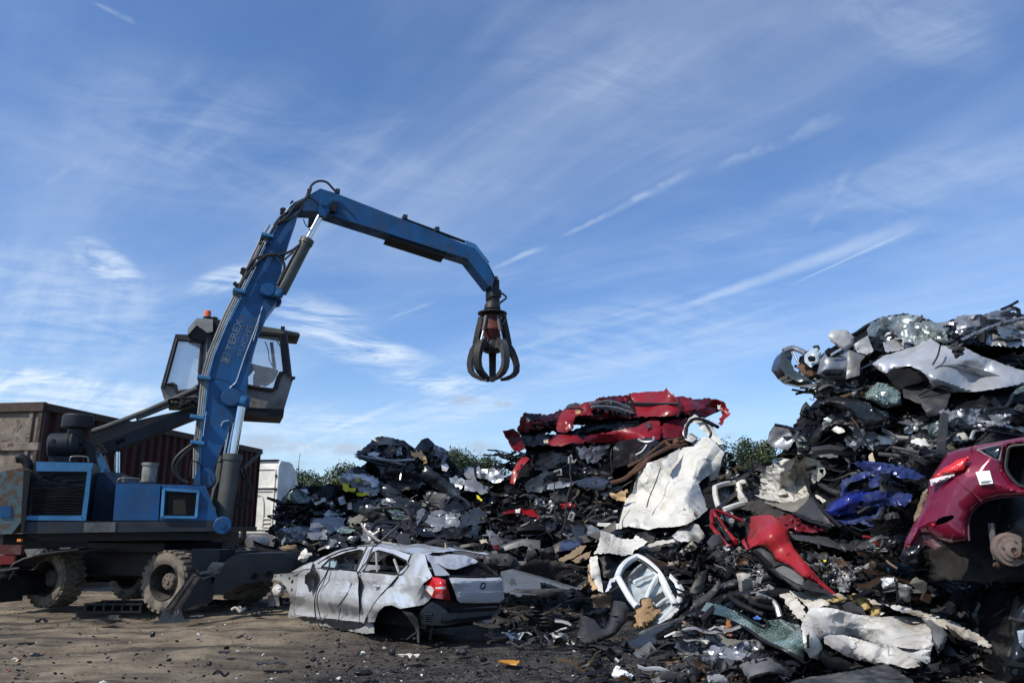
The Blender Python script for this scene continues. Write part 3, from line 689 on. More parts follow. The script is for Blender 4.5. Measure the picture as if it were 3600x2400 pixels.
for i in (2, 3, 4, 5, 9, 10, 11, 12, 13):                     # roof, front and rear sills, floor skins between the two sides
 a, c2 = o3[i], o3[i+1] if i+1 < len(o3) else o3[0]; y = LT*(CWD-0.07); nn = Vector(LT*0)
 ctr = sum(o3, Vector())/len(o3); e = (c2-a).cross(LT).normalized()*0.03
 if e.dot(ctr-a) < 0: e = -e
 cabb.add([a, c2, c2+y, a+y, a+e, c2+e, c2+y+e, a+y+e], [(0, 1, 2, 3), (4, 7, 6, 5), (0, 4, 5, 1), (2, 6, 7, 3), (1, 5, 6, 2), (0, 3, 7, 4)])
cab_o = cabb.build('cab', GREYG, MH)
def inner(pts, d, th, m, nm): 
 b = MB(); b.prism(pp(CB(*pts), d), LT*th); return b.build(nm, m, cab_o)
def rimtube(pts, d, r, m, nm):
 b = MB(); L = pp(CB(*pts), d); b.tube(L+[L[0]], r, 6); return b.build(nm, m, cab_o)
rimtube(winL, CD-0.02, 0.045, CFR, 'window_seal'); rimtube(winR, CD-0.02, 0.05, CFR, 'window_seal')
inner([(58, 1000), (238, 345), (262, 360), (262, 400), (110, 960), (92, 1010)], CD-0.05, 0.05, CFR, 'rear_pillar')
inner([(236, 336), (395, 342), (580, 432), (560, 440), (400, 392), (250, 396)], CD-0.045, 0.04, CFR, 'top_rail')
inner([(1578, 330), (1628, 330), (1680, 860), (1640, 860)], CD-0.06, 0.05, CFR, 'front_pillar')
inner([(1310, 236), (1632, 286), (1620, 330), (1300, 300)], CD-0.05, 0.04, CABG, 'roof_edge')
b = MB(); wall(b, winL, [], CD+0.03, 0.008); b.build('rear_window', gl, cab_o)
b = MB(); wall(b, winR, [], CD+0.03, 0.008); b.build('door_window', gl2, cab_o)
inner([(1610, 286), (1640, 292), (1785, 318), (1800, 350), (1780, 352), (1640, 338), (1610, 330)], CD+0.0, 0.9, CABG, 'sun_visor')
inner([(560, 440), (585, 432), (640, 360), (690, 320), (700, 620), (640, 800), (545, 980), (540, 800)], CD-0.03, 0.03, CABG, 'centre_pillar')
inner([(690, 150), (830, 160), (900, 160), (880, 400), (700, 700), (680, 560)], CD-0.04, 0.5, mat('oily_dark_panel', (0.025, 0.018, 0.016), 0.6, dirt=0.5, dirtc=(0.06, 0.04, 0.03)), 'rear_panel')
inner([(620, 350), (640, 350), (630, 800), (615, 800)], CD-0.07, 0.05, CABW, 'pillar_tube')
# cab floor box
fl = MB(); fl.prism(pp(CB((1040, 1248), (1602, 1278), (1590, 1372), (1040, 1340)), CD+0.02), LT*CWD); fl.build('floor_box', BLACK, cab_o)
# air conditioning box overhanging the rear roof
a = MB(); f0 = pp(CB((505, 134), (706, 150), (706, 300), (640, 318), (505, 225)), CD-0.14); a.prism(f0, LT*0.9)
a.prism(pp(CB((396, 262), (500, 136), (506, 222), (390, 350)), CD-0.14), LT*0.9)
aco = a.build('air_conditioner', CABW, cab_o)
a = MB()
for k in range(9):
 t_ = k/8; a.prism(pp(CB((392+t_*110, 352-t_*124), (398+t_*110, 345-t_*124), (620+t_*25, 432-t_*110), (612+t_*25, 438-t_*110)), CD-0.13+0.0*k), LT*0.06)
a.prism(pp(CB((392, 352), (504, 226), (642, 318), (560, 436)), CD-0.10), LT*0.8); a.build('vent_louvre', BLACK, aco)
b = MB(); b.lathe([(0.085, -0.05), (0.085, 0.02), (0.0, 0.02)], PM(*CB((637, 132))[0], CD+0.2), UP, 18); bb = b.build('beacon_base', BLACK, cab_o)
b = MB(); b.lathe([(0.08, 0.0), (0.083, 0.02), (0.075, 0.13), (0.055, 0.15), (0.0, 0.155)], PM(*CB((637, 124))[0], CD+0.2), UP, 18)
b.build('beacon_lamp', mat('orange_beacon', (0.75, 0.17, 0.03), 0.25, coat=0.5, spec=0.6), bb)
b = MB(); b.lathe([(0.075, 0), (0.07, 0.03), (0.03, 0.05), (0, 0.052)], PM(*CB((728, 146))[0], CD+0.25), UP, 14); b.build('roof_dome', mat('green_cap', (0.05, 0.15, 0.13), 0.5), cab_o)
b = MB(); b.box(PM(*CB((1583, 262))[0], CD+0.3), (0.09, 0.09, 0.07), YR); b.box(PM(*CB((1715, 884))[0], CD-0.02), (0.08, 0.05, 0.06), YR); b.tube(pp(CB((1690, 930), (1735, 872)), CD-0.02), 0.012, 5); b.build('door_latch', BLACK, cab_o)
# seat, console and wheel inside
b = MB(); b.box(PM(*CB((900, 1000))[0], CD+0.6), (0.5, 0.5, 0.14), YR, bev=0.04); b.box(PM(*CB((800, 820))[0], CD+0.6), (0.16, 0.5, 0.75), YR@Matrix.Rotation(-.15, 3, 'Y'), bev=0.05); b.build('seat', BLACK, cab_o)
inner([(1000, 700), (1180, 700), (1330, 738), (1500, 770), (1530, 800), (1480, 900), (1400, 960), (1360, 970), (1310, 955), (1290, 1020), (1250, 1010), (1215, 950), (1215, 850), (1245, 780), (1215, 770), (1195, 800), (1150, 850), (1150, 1000), (1000, 980)], CD+0.55, 0.25, CFR, 'console')
inner([(1225, 930), (1365, 868), (1372, 880), (1260, 960)], CD+0.45, 0.02, BLACK, 'steering_wheel')
b = MB(); b.tube(spline(pp(CB((1360, 430), (1400, 540), (1410, 640), (1455, 740)), CD+0.3), 4), 0.012, 5); b.tube(spline(pp(CB((1500, 400), (1540, 470), (1590, 540)), CD+0.3), 4), 0.012, 5); b.tube(pp(CB((1440, 440), (1480, 760)), CD+1.0), 0.045, 6); b.build('cab_wire', BLACK, cab_o)

# --- boom
BD = 14.95; BT = 0.52
boomL = C1((888, 884), (892, 700), (912, 545), (925, 412)) + C2((260, 1160), (352, 935), (420, 800), (560, 500), (640, 372), (700, 292), (735, 262))
boomR = C2((738, 340), (700, 450), (652, 612), (622, 800), (616, 840), (560, 915), (520, 1000), (485, 1120), (452, 1260)) + C1((1085, 500), (1070, 545), (1020, 610), (975, 720), (948, 800), (926, 884))
boom = slab('boom', boomL+boomR, BD, BT, BLUE, MH)
b = MB()                                                   # lighter rolled edge along the back of the boom
L = [PM(p[0]-5, p[1], BD-0.01) for p in boomL]; b.tube(L, 0.022, 6); b.build('boom_edge', BLUE_L, boom)
b = MB(); b.prism(pp(C1((850, 882), (868, 824), (882, 790), (884, 884)), BD-0.1), LT*0.1); b.lathe([(0, -0.02), (0.19, -0.02), (0.2, 0.0), (0.2, 0.6), (0, 0.6)], PM(*C1((905, 855))[0], BD-0.03), LT, 28)
b.prism(pp(C1((862, 884), (940, 884), (925, 840), (905, 825), (885, 840)), BD-0.06), LT*0.05); b.build('boom_foot', BLUE, MH)
def lug(c1_, c2_, r, m, nm, par, d=BD):
 """rounded link plate between two pins, with a bolted keeper at the far one"""
 a, c = PM(*c1_, d-0.16), PM(*c2_, d-0.16); t = (c-a).normalized(); n = Vector((t.z, 0, -t.x)); L = []
 for k in range(13):
  th = math.pi*(0.5+k/12); L.append(a+t*math.cos(th)*r+n*math.sin(th)*r)
 for k in range(13):
  th = math.pi*(-0.5+k/12); L.append(c+t*math.cos(th)*r*0.72+n*math.sin(th)*r*0.72)
 b = MB(); b.prism([p+LT*(BT+0.16) for p in L], LT*0.14); b.build(nm, m, par); b = MB(); b.prism(L, LT*0.16)
 b.lathe([(0, -0.03), (r*0.85, -0.03), (r*0.9, 0.0)], a, LT, 28); o = b.build(nm, m, par)
 b = MB(); b.box(c+Vector(LT*-0.015), (0.13, 0.03, 0.16), YR@Matrix.Rotation(0.2, 3, 'Y')); b.lathe([(0, -0.05), (0.045, -0.05), (0.05, -0.03)], c, LT, 16); b.build('keeper', BLUE_L, o)
 return o
lug(CB((935, 1125))[0], CB((1085, 1160))[0], 0.20, BLUE, 'boom_lug', boom)
lug(C2((565, 772))[0], C2((625, 790))[0], 0.155, BLUE, 'boom_lug', boom)
b = MB(); b.tube(spline(pp(CB((1328, -5), (1240, 270), (1120, 580), (1015, 890), (985, 950), (930, 1000), (905, 1030)), BD-0.012), 5), 0.012, 6)
b.tube(spline(pp(C2((530, 875), (505, 985), (480, 1070)), BD-0.012), 4), 0.010, 6)
b.tube(spline(pp(C1((1010, 600), (985, 605), (975, 625)), BD-0.012), 4), 0.010, 6)
b.build('grease_line', mat('pale_grease_line', (0.4, 0.5, 0.58), 0.4), boom)
# steel pipes along the back of the boom, clamps and hoses
backp = C1((876, 860), (880, 700), (900, 545), (913, 412)) + C2((247, 1155), (338, 930), (405, 795), (545, 497), (600, 405))
for k, (off, r, m) in enumerate(((-2, 0.022, PIPE), (-9, 0.024, PIPE), (-17, 0.026, PIPE), (4, 0.018, RUBBER))):
 b = MB(); b.tube([PM(p[0]+off, p[1]+off*0.25, BD+0.10*k+0.02) for p in backp[:9-(k % 2)]], r, 8); b.build('hydraulic_pipe', m, boom)
clm = list(C1((908, 415), (878, 588), (880, 700))) + list(C2((407, 790), (570, 470)))
for p in clm: b = MB(); b.box(PM(p[0]-6, p[1], BD+0.05), (0.26, 0.36, 0.07), YR@Matrix.Rotation(0.12, 3, 'Y'), bev=0.01); b.build('pipe_clamp', BLUE_L, boom)
rg = random.Random(12)
for p in C2((400, 745), (440, 660), (550, 490), (660, 330), (720, 270)):
 for k in range(3): b = MB(); b.box(PM(p[0]+rg.uniform(-14, 6), p[1]+rg.uniform(-10, 14), BD+rg.random()*0.3), (0.10, 0.12, 0.07), YR@Matrix.Rotation(rg.random(), 3, 'Y')); b.build('hose_fitting', BLACK, boom)
hoses = [
 (C2((392, 770), (440, 690), (520, 600), (590, 565), (640, 590), (660, 640), (640, 700), (620, 745)), 0.030),
 (C2((440, 660), (490, 595), (560, 575), (640, 570), (700, 548), (745, 515)), 0.030), (C2((660, 600), (700, 565), (740, 540), (755, 495)), 0.022),
 (C2((560, 480), (610, 400), (680, 345), (720, 290), (790, 240), (815, 185)), 0.030), (C2((600, 400), (650, 340), (740, 290), (790, 230), (800, 190)), 0.026),
 (C2((800, 215), (820, 165), (860, 143), (905, 150), (940, 185), (965, 212)), 0.026), (C2((795, 235), (840, 260), (880, 305), (910, 325)), 0.018),
 (C2((770, 365), (785, 400), (805, 415)), 0.012), (C2((640, 380), (690, 360), (740, 330), (770, 270)), 0.028), (C2((540, 500), (500, 580), (430, 690)), 0.024),
 (C1((868, 690), (800, 740), (768, 780), (765, 820), (790, 855), (830, 875)), 0.035), (C1((872, 680), (820, 735), (785, 780), (782, 830), (810, 870)), 0.030),
 (C1((865, 700), (812, 752), (775, 800), (778, 845)), 0.03), (C1((838, 845), (842, 790), (852, 778), (880, 790), (890, 812)), 0.012),
 (C1((1045, 760), (1062, 830), (1100, 880), (1108, 930), (1085, 970), (1040, 970)), 0.028), (C1((1050, 775), (1085, 830), (1092, 900), (1070, 950), (1030, 985)), 0.024),
 (C1((1020, 930), (1040, 915), (1055, 930), (1050, 960)), 0.018), (CB((690, 880), (760, 892), (880, 925), (960, 985), (1100, 1080), (1235, 1205)), 0.007),
 (C2((465, 710), (520, 715), (580, 690), (620, 690)), 0.006)]
for pts, r in hoses:
 b = MB(); b.tube(spline(pp(pts, BD-0.08), 5), r, 7); b.build('hose', RUBBER, boom)
# lettering along the boom
def lettering(txt, p0, p1, height_px, m, parent, bold=0.0, d=BD-0.004):
 cu = bpy.data.curves.new(txt, 'FONT'); cu.body = txt; cu.offset = bold; cu.extrude = 0.0; cu.resolution_u = 3
 o = bpy.data.objects.new('tmp', cu); COL.objects.link(o); dg = bpy.context.evaluated_depsgraph_get(); me = bpy.data.meshes.new_from_object(o.evaluated_get(dg)); bpy.data.objects.remove(o)
 A, B = PM(*p0, d), PM(*p1, d); ud = (B-A); wd = ud.length; ud.normalize(); vd = -LT.cross(ud)
 xs = [q.co.x for q in me.vertices]; ys = [q.co.y for q in me.vertices]; x0, x1, y0, y1 = min(xs), max(xs), min(ys), max(ys)
 hh = height_px/FPX*A.y*1.02
 for q in me.vertices: q.co = A+ud*((q.co.x-x0)/(x1-x0)*wd)+vd*((q.co.y-y0)/(y1-y0)*hh)
 me.materials.append(m); return link('lettering', me, parent)
LET = mat('faded_grey_lettering', (0.15, 0.185, 0.215), 0.6, dirt=0.35, dirtc=(0.04, 0.10, 0.2))
lettering('TEREX', CB((952, 556))[0], CB((1092, 160))[0], 25, LET, boom, 0.012)
lettering('FUCHS', CB((1078, 612))[0], CB((1210, 240))[0], 19, LET, boom, -0.004)
b = MB(); b.prism(pp(CB((972, 574), (1116, 168), (1120, 170), (976, 576)), BD-0.004), LT*0.003)
q0 = CB((800, 672), (838, 566), (938, 600), (908, 712)); q0 = [Vector((p[0], p[1])) for p in q0]
def lg(u, v_): p = q0[0]*(1-u)*(1-v_)+q0[1]*(1-u)*v_+q0[2]*u*v_+q0[3]*u*(1-v_); return PM(p.x, p.y, BD-0.004)
def lgp(pts): b.prism([lg(*p) for p in pts], LT*0.003)
for r_ in ([(0, 0), (1, 0), (1, .08), (0, .08)], [(0, .92), (1, .92), (1, 1), (0, 1)], [(0, .08), (.08, .08), (.08, .92), (0, .92)], [(.92, .08), (1, .08), (1, .92), (.92, .92)],
  [(.16, .16), (.84, .16), (.84, .40), (.16, .40)], [(.16, .40), (.30, .40), (.16, .80)], [(.34, .40), (.5, .82), (.66, .40)], [(.84, .40), (.84, .80), (.70, .40)]): lgp(r_)
b.build('emblem', LET, boom)
# --- stick
SD = 14.98; STK = 0.46
stick = slab('stick', C2((700, 292), (735, 258), (790, 232), (868, 186), (960, 214), (1350, 366), (1540, 440), (1712, 512), (1768, 542), (1848, 640), (1878, 712), (1868, 752), (1848, 752), (1722, 592), (1580, 548), (1280, 452), (930, 340), (860, 318), (740, 312)), SD, STK, BLUE, MH)
b = MB(); b.prism(pp(C2((1715, 487), (1770, 508), (1850, 612), (1840, 628), (1765, 535), (1712, 515)), SD+0.03), LT*0.3); b.build('stick_guard', BLUE_L, stick)
b = MB(); b.tube(pp(C2((1350, 360), (1540, 430), (1712, 495)), SD+0.1), 0.022, 6); b.tube(pp(C2((1345, 368), (1540, 440), (1715, 503)), SD+0.2), 0.018, 6)
b.tube(pp(C2((1790, 545), (1848, 640), (1885, 715)), SD+0.1), 0.02, 6); b.build('stick_pipe', RUBBER, stick)
for p in C2((1355, 362), (1540, 432), (965, 214)): b = MB(); b.box(PM(*p, SD+0.15), (0.10, 0.3, 0.10), YR); b.build('pipe_clamp', BLUE_D, stick)
b = MB(); b.prism(pp(C2((1250, 470), (1282, 454), (1600, 552), (1590, 578), (1560, 570)), SD+0.08), LT*0.34+UP*-0.05); b.build('wear_plate', NAVY, stick)
b = MB(); q = C2((868, 262), (885, 238), (905, 228), (924, 240), (934, 275), (926, 310), (905, 345), (880, 350), (858, 335), (862, 300)); b.prism(pp(q, SD-0.14), LT*0.14); b.lathe([(0, -0.03), (0.09, -0.03), (0.1, 0)], PM(*C2((893, 268))[0], SD-0.14), LT, 20); b.box(PM(*C2((886, 330))[0], SD-0.155), (0.12, 0.03, 0.14), YR); b.build('link_plate', BLUE, stick)
b = MB(); b.box(PM(*C2((945, 295))[0], SD-0.08), (0.16, 0.14, 0.22), YR@Matrix.Rotation(0.3, 3, 'Y')); b.build('valve_block', BLACK, stick); b = MB(); b.box(PM(*C2((820, 385))[0], SD+0.2), (0.16, 0.2, 0.16), YR); b.build('valve_block', BLACK, stick)
# --- cylinders
def cyl(name, p_barrel0, p_barrel1, p_rod1, d, rb, rr, par):
 a, c, e = PM(*p_barrel0, d), PM(*p_barrel1, d), PM(*p_rod1, d); t = (c-a).normalized()
 b = MB(); b.tube([a, c], rb, 18); b.lathe([(rb, -0.12), (rb*1.14, -0.12), (rb*1.14, 0.0), (rr*1.2, 0.01)], c, t, 18); b.lathe([(0, -.12), (rb*0.95, -.10), (rb, 0)], a, t, 18); o = b.build(name, BARREL, par)
 b = MB(); b.tube([c, e], rr, 16); b.build('rod', CHROME, o); return o
cyl('stick_cylinder', C2((650, 765))[0], C2((795, 482))[0], C2((866, 350))[0], SD-0.02, 0.135, 0.075, MH)
cyl('boom_cylinder', C1((985, 1045))[0], C1((1027, 748))[0], C1((1064, 540))[0], BD-0.2, 0.165, 0.085, MH)
cyl('boom_cylinder', C1((955, 1000))[0], C1((1000, 760))[0], C1((1040, 535))[0], BD+BT+0.2, 0.165, 0.085, MH)
b = MB(); b.tube(pp(C1((1030, 852), (1156, 736)), BD+1.4), 0.04, 6); b.build('strut', STEEL, MH)
b = MB(); b.tube(pp(C2((625, 740), (690, 610), (750, 505)), SD-0.12), 0.018, 6); b.build('cylinder_pipe', BLACK, MH)

# --- grab
GDP = PM(*R8((765, 275))[0], BD+BT/2); GD = GDP.y; GS = GD/15.15
def pq(pts, d): return [P(p[0], p[1], d) for p in pts]
gt = P(*R8((765, 275))[0], GD); GX, GY = P(*R8((722, 900))[0], GD).x, GD
def gz(y): return P(*R8((722, y))[0], GD).z
GRB = mat('dark_worn_grab_steel', (0.03, 0.028, 0.027), 0.5, 0.3, dirt=0.5, dirtc=(0.09, 0.08, 0.07), bump=0.2)
GRT = mat('lighter_tine_steel', (0.10, 0.10, 0.098), 0.5, 0.5, dirt=0.5, dirtc=(0.05, 0.045, 0.04), bump=0.2)  # lighter grey than the rest of the grab, for one front tine
GRR = mat('faded_red_grab_housing', (0.12, 0.02, 0.016), 0.65, dirt=0.6, dirtc=(0.05, 0.03, 0.03), dsc=5, bump=0.1)
g = MB()
px = (gt-P(*R8((665, 275))[0], GD)).length/100
g.prism(pq(R8((738, 262), (802, 262), (802, 400), (738, 400)), GD-0.16), LT*0.1); g.prism(pq(R8((664, 340), (722, 320), (722, 440), (690, 530), (664, 480)), GD+0.22), LT*0.1)
g.tube([Vector((gt.x, GD-0.2, gt.z)), Vector((gt.x, GD+0.3, gt.z))], 0.06, 16); g.box(Vector((P(*R8((745, 430))[0], GD).x, GD, gz(430))), (0.26, 0.36, 0.22), YR, bev=0.03)
g.box(Vector((P(*R8((745, 490))[0], GD).x, GD, gz(490))), (0.17, 0.3, 0.2), YR); 
cax = Vector((GX, GY, 0))
g.lathe([(r_*GS, z_) for r_, z_ in [(0.10, gz(500)), (0.16, gz(540)), (0.17, gz(590)), (0.14, gz(600)), (0.30, gz(628)), (0.30, gz(640)), (0.12, gz(655)), (0.12, gz(700))]], cax, UP, 28)
g.tube(pq(R8((800, 640), (880, 658)), GD-0.2), 0.03, 6)
grab = g.build('grab', GRB, MH)
b = MB(); b.tube(spline(pq(R8((800, 400), (835, 415), (872, 445), (868, 470), (810, 515), (790, 545), (785, 600)), GD-0.1), 4), 0.025, 7); b.build('hose', RUBBER, grab); b = MB(); b.tube(spline(pq(R8((830, 670), (865, 690), (850, 740), (835, 750)), GD-0.2), 4), 0.02, 6); b.build('hose', RUBBER, grab)
# housing: five-sided tapering box
hs = MB(); prof = [(0.17, gz(655)), (0.235, gz(820)), (0.13, gz(925)), (0.12, gz(960))]
n5 = 5; vs = []; 
for r_, z_ in prof:
 for k in range(10):
  th = math.radians(270+(k//2)*72+(-1 if k % 2 == 0 else 1)*24); vs.append(Vector((GX+GS*r_*math.cos(th)*1.02, GY+GS*r_*math.sin(th), z_)))
fs = [(i*10+k, i*10+(k+1) % 10, (i+1)*10+(k+1) % 10, (i+1)*10+k) for i in range(3) for k in range(10)]+[tuple(range(10)), tuple(reversed(range(30, 40)))]
hs.add(vs, fs); hs.build('grab_housing', GRR, grab)
hub = MB(); hub.lathe([(r_*GS, z_) for r_, z_ in [(0.0, gz(940)), (0.16, gz(940)), (0.20, gz(985)), (0.20, gz(1030)), (0.16, gz(1060)), (0, gz(1062))]], cax, UP, 20); hub.build('grab_hub', GRB, grab)
for k in range(5):
 az = math.radians(90+72*k); rad = Vector((math.cos(az), math.sin(az), 0))*GS; tan = Vector((-math.sin(az), math.cos(az), 0))*GS; op = 0.10 if k == 4 else 0.0
 # inner and outer edge of the tine in (radius, photo height)
 outr = [(0.20, 985), (0.30, 935), (0.38, 960), (0.455, 1020), (0.505, 1110), (0.52, 1190), (0.49, 1270), (0.40, 1325), (0.26, 1360), (0.10, 1378)]
 inn = [(0.18, 1040), (0.27, 1040), (0.33, 1050), (0.375, 1080), (0.41, 1130), (0.425, 1190), (0.40, 1250), (0.32, 1295), (0.20, 1325), (0.08, 1350)]
 def tp(r_, y_): rr = r_+op*max(0, (y_-1000)/380); return cax+rad*rr+UP*gz(y_-op*60*max(0, (y_-1200)/180))
 t = MB(); wid = [0.085, 0.10, 0.105, 0.105, 0.10, 0.10, 0.095, 0.085, 0.07, 0.035]; vs = []; n = len(outr)
 for i in range(n):
  for (r_, y_) in (outr[i], inn[i]):
   for s_ in (-1, 1): vs.append(tp(r_, y_)+tan*wid[i]*s_*0.72)
 fs = []
 for i in range(n-1):
  a = i*4; c = a+4; fs += [(a, a+1, c+1, c), (a+2, c+2, c+3, a+3), (a, c, c+2, a+2), (a+1, a+3, c+3, c+1)]
 fs += [(0, 2, 3, 1), (4*n-4, 4*n-3, 4*n-1, 4*n-2)]
 t.add(vs, fs); to = t.build('tine', GRT if k in (3,) else GRB, grab)
 t = MB()
 for s_ in (-1, 1): t.prism([tp(0.27, 930)+tan*s_*0.05, tp(0.37, 945)+tan*s_*0.05, tp(0.42, 1010)+tan*s_*0.05, tp(0.33, 1060)+tan*s_*0.05], tan*s_*0.03)
 t.build('tine_lug', GRB, to)
 t = MB(); t.prism([cax+rad*0.17+tan*0.10+UP*gz(668), cax+rad*0.27+tan*0.10+UP*gz(672), cax+rad*0.35+tan*0.09+UP*gz(850), cax+rad*0.40+tan*0.07+UP*gz(960), cax+rad*0.30+tan*0.07+UP*gz(990), cax+rad*0.24+tan*0.1+UP*gz(850)], tan*-0.02)
 t.prism([cax+rad*0.17-tan*0.10+UP*gz(668), cax+rad*0.27-tan*0.10+UP*gz(672), cax+rad*0.35-tan*0.09+UP*gz(850), cax+rad*0.40-tan*0.07+UP*gz(960), cax+rad*0.30-tan*0.07+UP*gz(990), cax+rad*0.24-tan*0.1+UP*gz(850)], tan*0.02)
 if k in (0, 1, 4): t.build('cylinder_guard', GRB, grab)
 a, c, e = cax+rad*0.20+UP*gz(680), cax+rad*0.285+UP*gz(850), cax+rad*0.36+UP*gz(965)
 t = MB(); t.tube([a, c], 0.045, 12); cy = t.build('tine_cylinder', BARREL, grab)
 t = MB(); t.tube([c, e], 0.024, 10); t.build('rod', CHROME, cy)
b = MB(); b.box(Vector((P(*R8((672, 1360))[0], GD).x, GD-0.05, gz(1362))), (0.11, 0.1, 0.12), YR@Matrix.Rotation(.1, 3, 'Y'), bev=0.02); b.build('tip', STEEL, grab)
# ------------------------------------------------------------------ rusty container on its trailer
def background():
 K1 = P(*DD((108, 925))[0], 19.0); K2 = P(*DD((600, 1032))[0], 30.6); zt = 4.5; zb = 1.45
 u = Vector((K2.x-K1.x, K2.y-K1.y, 0)); L = u.length; u.normalize(); w = Vector((-u.y, u.x, 0)); k1 = Vector((K1.x, K1.y, 0))
 RED = mat('rusted_red_container_paint', (0.06, 0.012, 0.011), 0.8, dirt=0.75, dirtc=(0.03, 0.02, 0.018), dsc=1.1, rust=0.38, rustc=(0.055, 0.03, 0.022), bump=0.2, streak=True)
 BRN = mat('rusted_brown_container_paint', (0.17, 0.135, 0.105), 0.85, dirt=0.5, dirtc=(0.30, 0.27, 0.23), dsc=2.6, rust=0.42, rustc=(0.075, 0.05, 0.036), bump=0.25)
 DK = mat('dark_container_rail', (0.05, 0.034, 0.028), 0.8, dirt=0.5, dirtc=(0.10, 0.07, 0.05), bump=0.2)
 ct = thing('scrap_container', 'long rusty red open top container with a brown end wall behind the machine', 'container', (k1.x, k1.y, 0))
 b = MB(); n = int(L/0.4); pts = []
 for i in range(n):
  s0 = i*L/n; p = L/n
  for f, o in ((0, 0), (.35, 0), (.5, .09), (.85, .09)): pts.append(k1+u*(s0+f*p)+w*o)
 pts.append(k1+u*L); m = len(pts); vs = [p+UP*zb for p in pts]+[p+UP*(zt-0.2) for p in pts]
 b.add(vs, [(i, i+1, m+i+1, m+i) for i in range(m-1)]); b.add([k1+w*2.5+UP*zb, k1+w*2.5+u*L+UP*zb, k1+w*2.5+u*L+UP*zt, k1+w*2.5+UP*zt], [(0, 1, 2, 3)]); b.build('side_wall', RED, ct)
 R = Matrix((u, w, UP)).transposed()
 b = MB(); b.box(k1+u*L/2+w*0.03+UP*(zt-0.1), (L+0.1, 0.16, 0.2), R, bev=0.02); b.build('top_rail', DK, ct)
 b = MB(); b.box(k1+u*L/2+w*0.03+UP*(zb-0.02), (L+0.1, 0.16, 0.18), R, bev=0.02); b.build('bottom_rail', DK, ct)
 b = MB(); b.box(k1+w*1.25+UP*(zt+zb)/2, (0.05, 2.5, zt-zb), R); ew = b.build('end_wall', BRN, ct)
 for (y, h, t) in ((zt-0.1, 0.24, .14), (zt-1.08, 0.2, .10), (zb+1.0, .2, .1), (zb+0.05, .25, .12)):
  b = MB(); b.box(k1+w*1.25-u*0.05+UP*y, (t, 2.54, h), R, bev=0.015); b.build('end_rib', BRN if t < .14 else DK, ew)
 for q in (0.06, 0.32, 2.2, 2.44):
  b = MB(); b.box(k1+w*q-u*0.045+UP*(zt+zb)/2, (0.09 if q != 0.32 else 0.07, 0.12, zt-zb-0.02), R, bev=0.015); b.build('end_post', BRN if q > 0.1 else DK, ew)
 b = MB(); b.box(k1+u*(L-0.05)+w*1.25+UP*(zt+zb)/2, (0.05, 2.5, zt-zb), R); b.build('front_wall', RED, ct)
 tr = thing('trailer', 'low dark trailer with red tail lamps carrying the rusty container', 'trailer', (k1.x, k1.y, 0))
 b = MB(); b.box(k1+u*L/2+w*1.25+UP*1.15, (L, 1.2, 0.36), R); b.build('trailer_frame', BLACK, tr)
 b = MB(); b.box(k1-u*0.1+w*1.25+UP*0.98, (0.12, 2.5, 0.22), R); b.build('bumper_bar', mat('dark_red_trailer_paint', (0.06, 0.008, 0.007), 0.7, dirt=0.4), tr)
 b = MB(); b.box(k1-u*0.18+w*0.35+UP*0.75, (0.06, 0.5, 0.2), R); b.build('tail_lamp', mat('red_tail_lens', (0.10, 0.006, 0.006), 0.3, coat=0.3), tr)
 b = MB(); b.box(k1-u*0.18+w*0.05+UP*1.2, (0.06, 0.1, 0.06), R); b.build('side_marker', mat('amber_lens', (0.7, 0.2, 0.03), 0.2, coat=0.5), tr)
 for s in (2.2, 3.6, 5.0, L-3.1, L-1.6):
  for q in (0.12, 2.1):
   b = MB(); b.lathe([(0.0, 0.06), (0.25, 0.06), (0.28, 0.0), (0.47, 0.0), (0.5, 0.05), (0.5, 0.27), (0.47, 0.32), (0, 0.32)], k1+u*s+w*q+UP*0.5, w, 24); b.build('wheel', RUBBER, tr)
 # ---- white lorry cab beyond it
 q = P(*DD((641, 1055))[0], 34.5); base = Vector((q.x, q.y, 0)); zr = 4.38; Wd = 2.45; Ld = 2.3
 ck = thing('lorry_cab', 'white lorry cab seen from behind beside the red container', 'lorry', base)
 WH = mat('sunlit_white_lorry_paint', (0.76, 0.72, 0.62), 0.35, dirt=0.15, dirtc=(0.4, 0.38, 0.33), coat=0.2)  # warm cream tint puts sunlight into the white paint
 z0 = 1.25
 def cb(s, t, z): return base-w*0+w*t+u*s+UP*z          # s forward, t across to the left
 b = MB(); sec = [(0, z0), (0, zr-0.25), (0.08, zr), (1.2, zr+0.02), (1.9, zr-0.35), (2.3, zr-1.2), (2.38, zr-2.0), (2.4, z0)]
 b.prism([cb(s, 0, z) for s, z in sec], w*Wd); body = b.build('cab_shell', WH, ck)
 b = MB(); b.prism([cb(-0.03, 0.08, zr-0.02), cb(-0.03, Wd-0.08, zr-0.02), cb(-0.03, Wd-0.08, zr+0.05), cb(-0.03, 0.08, zr+0.05)], u*0.3); b.build('roof_edge', BLACK, body)
 for (t0, t1, za, zb_) in ((0.12, 2.3, 3.2, 4.0), (0.12, 2.3, 1.4, 3.05)):
  b = MB()
  for (a, c) in (((t0, za), (t1, za)), ((t1, za), (t1, zb_)), ((t1, zb_), (t0, zb_)), ((t0, zb_), (t0, za))): b.tube([cb(-0.01, *a), cb(-0.01, *c)], 0.035, 6)
  b.build('pressed_rib', WH, body)
 for t in (0.55, 0.95):
  b = MB(); b.tube(spline([cb(-0.01, t, 1.5), cb(-0.01, t, 2.3), cb(-0.01, t+0.12, 2.8), cb(-0.01, t+0.5, 2.95)], 5), 0.045, 6); b.build('pressed_rib', WH, body)
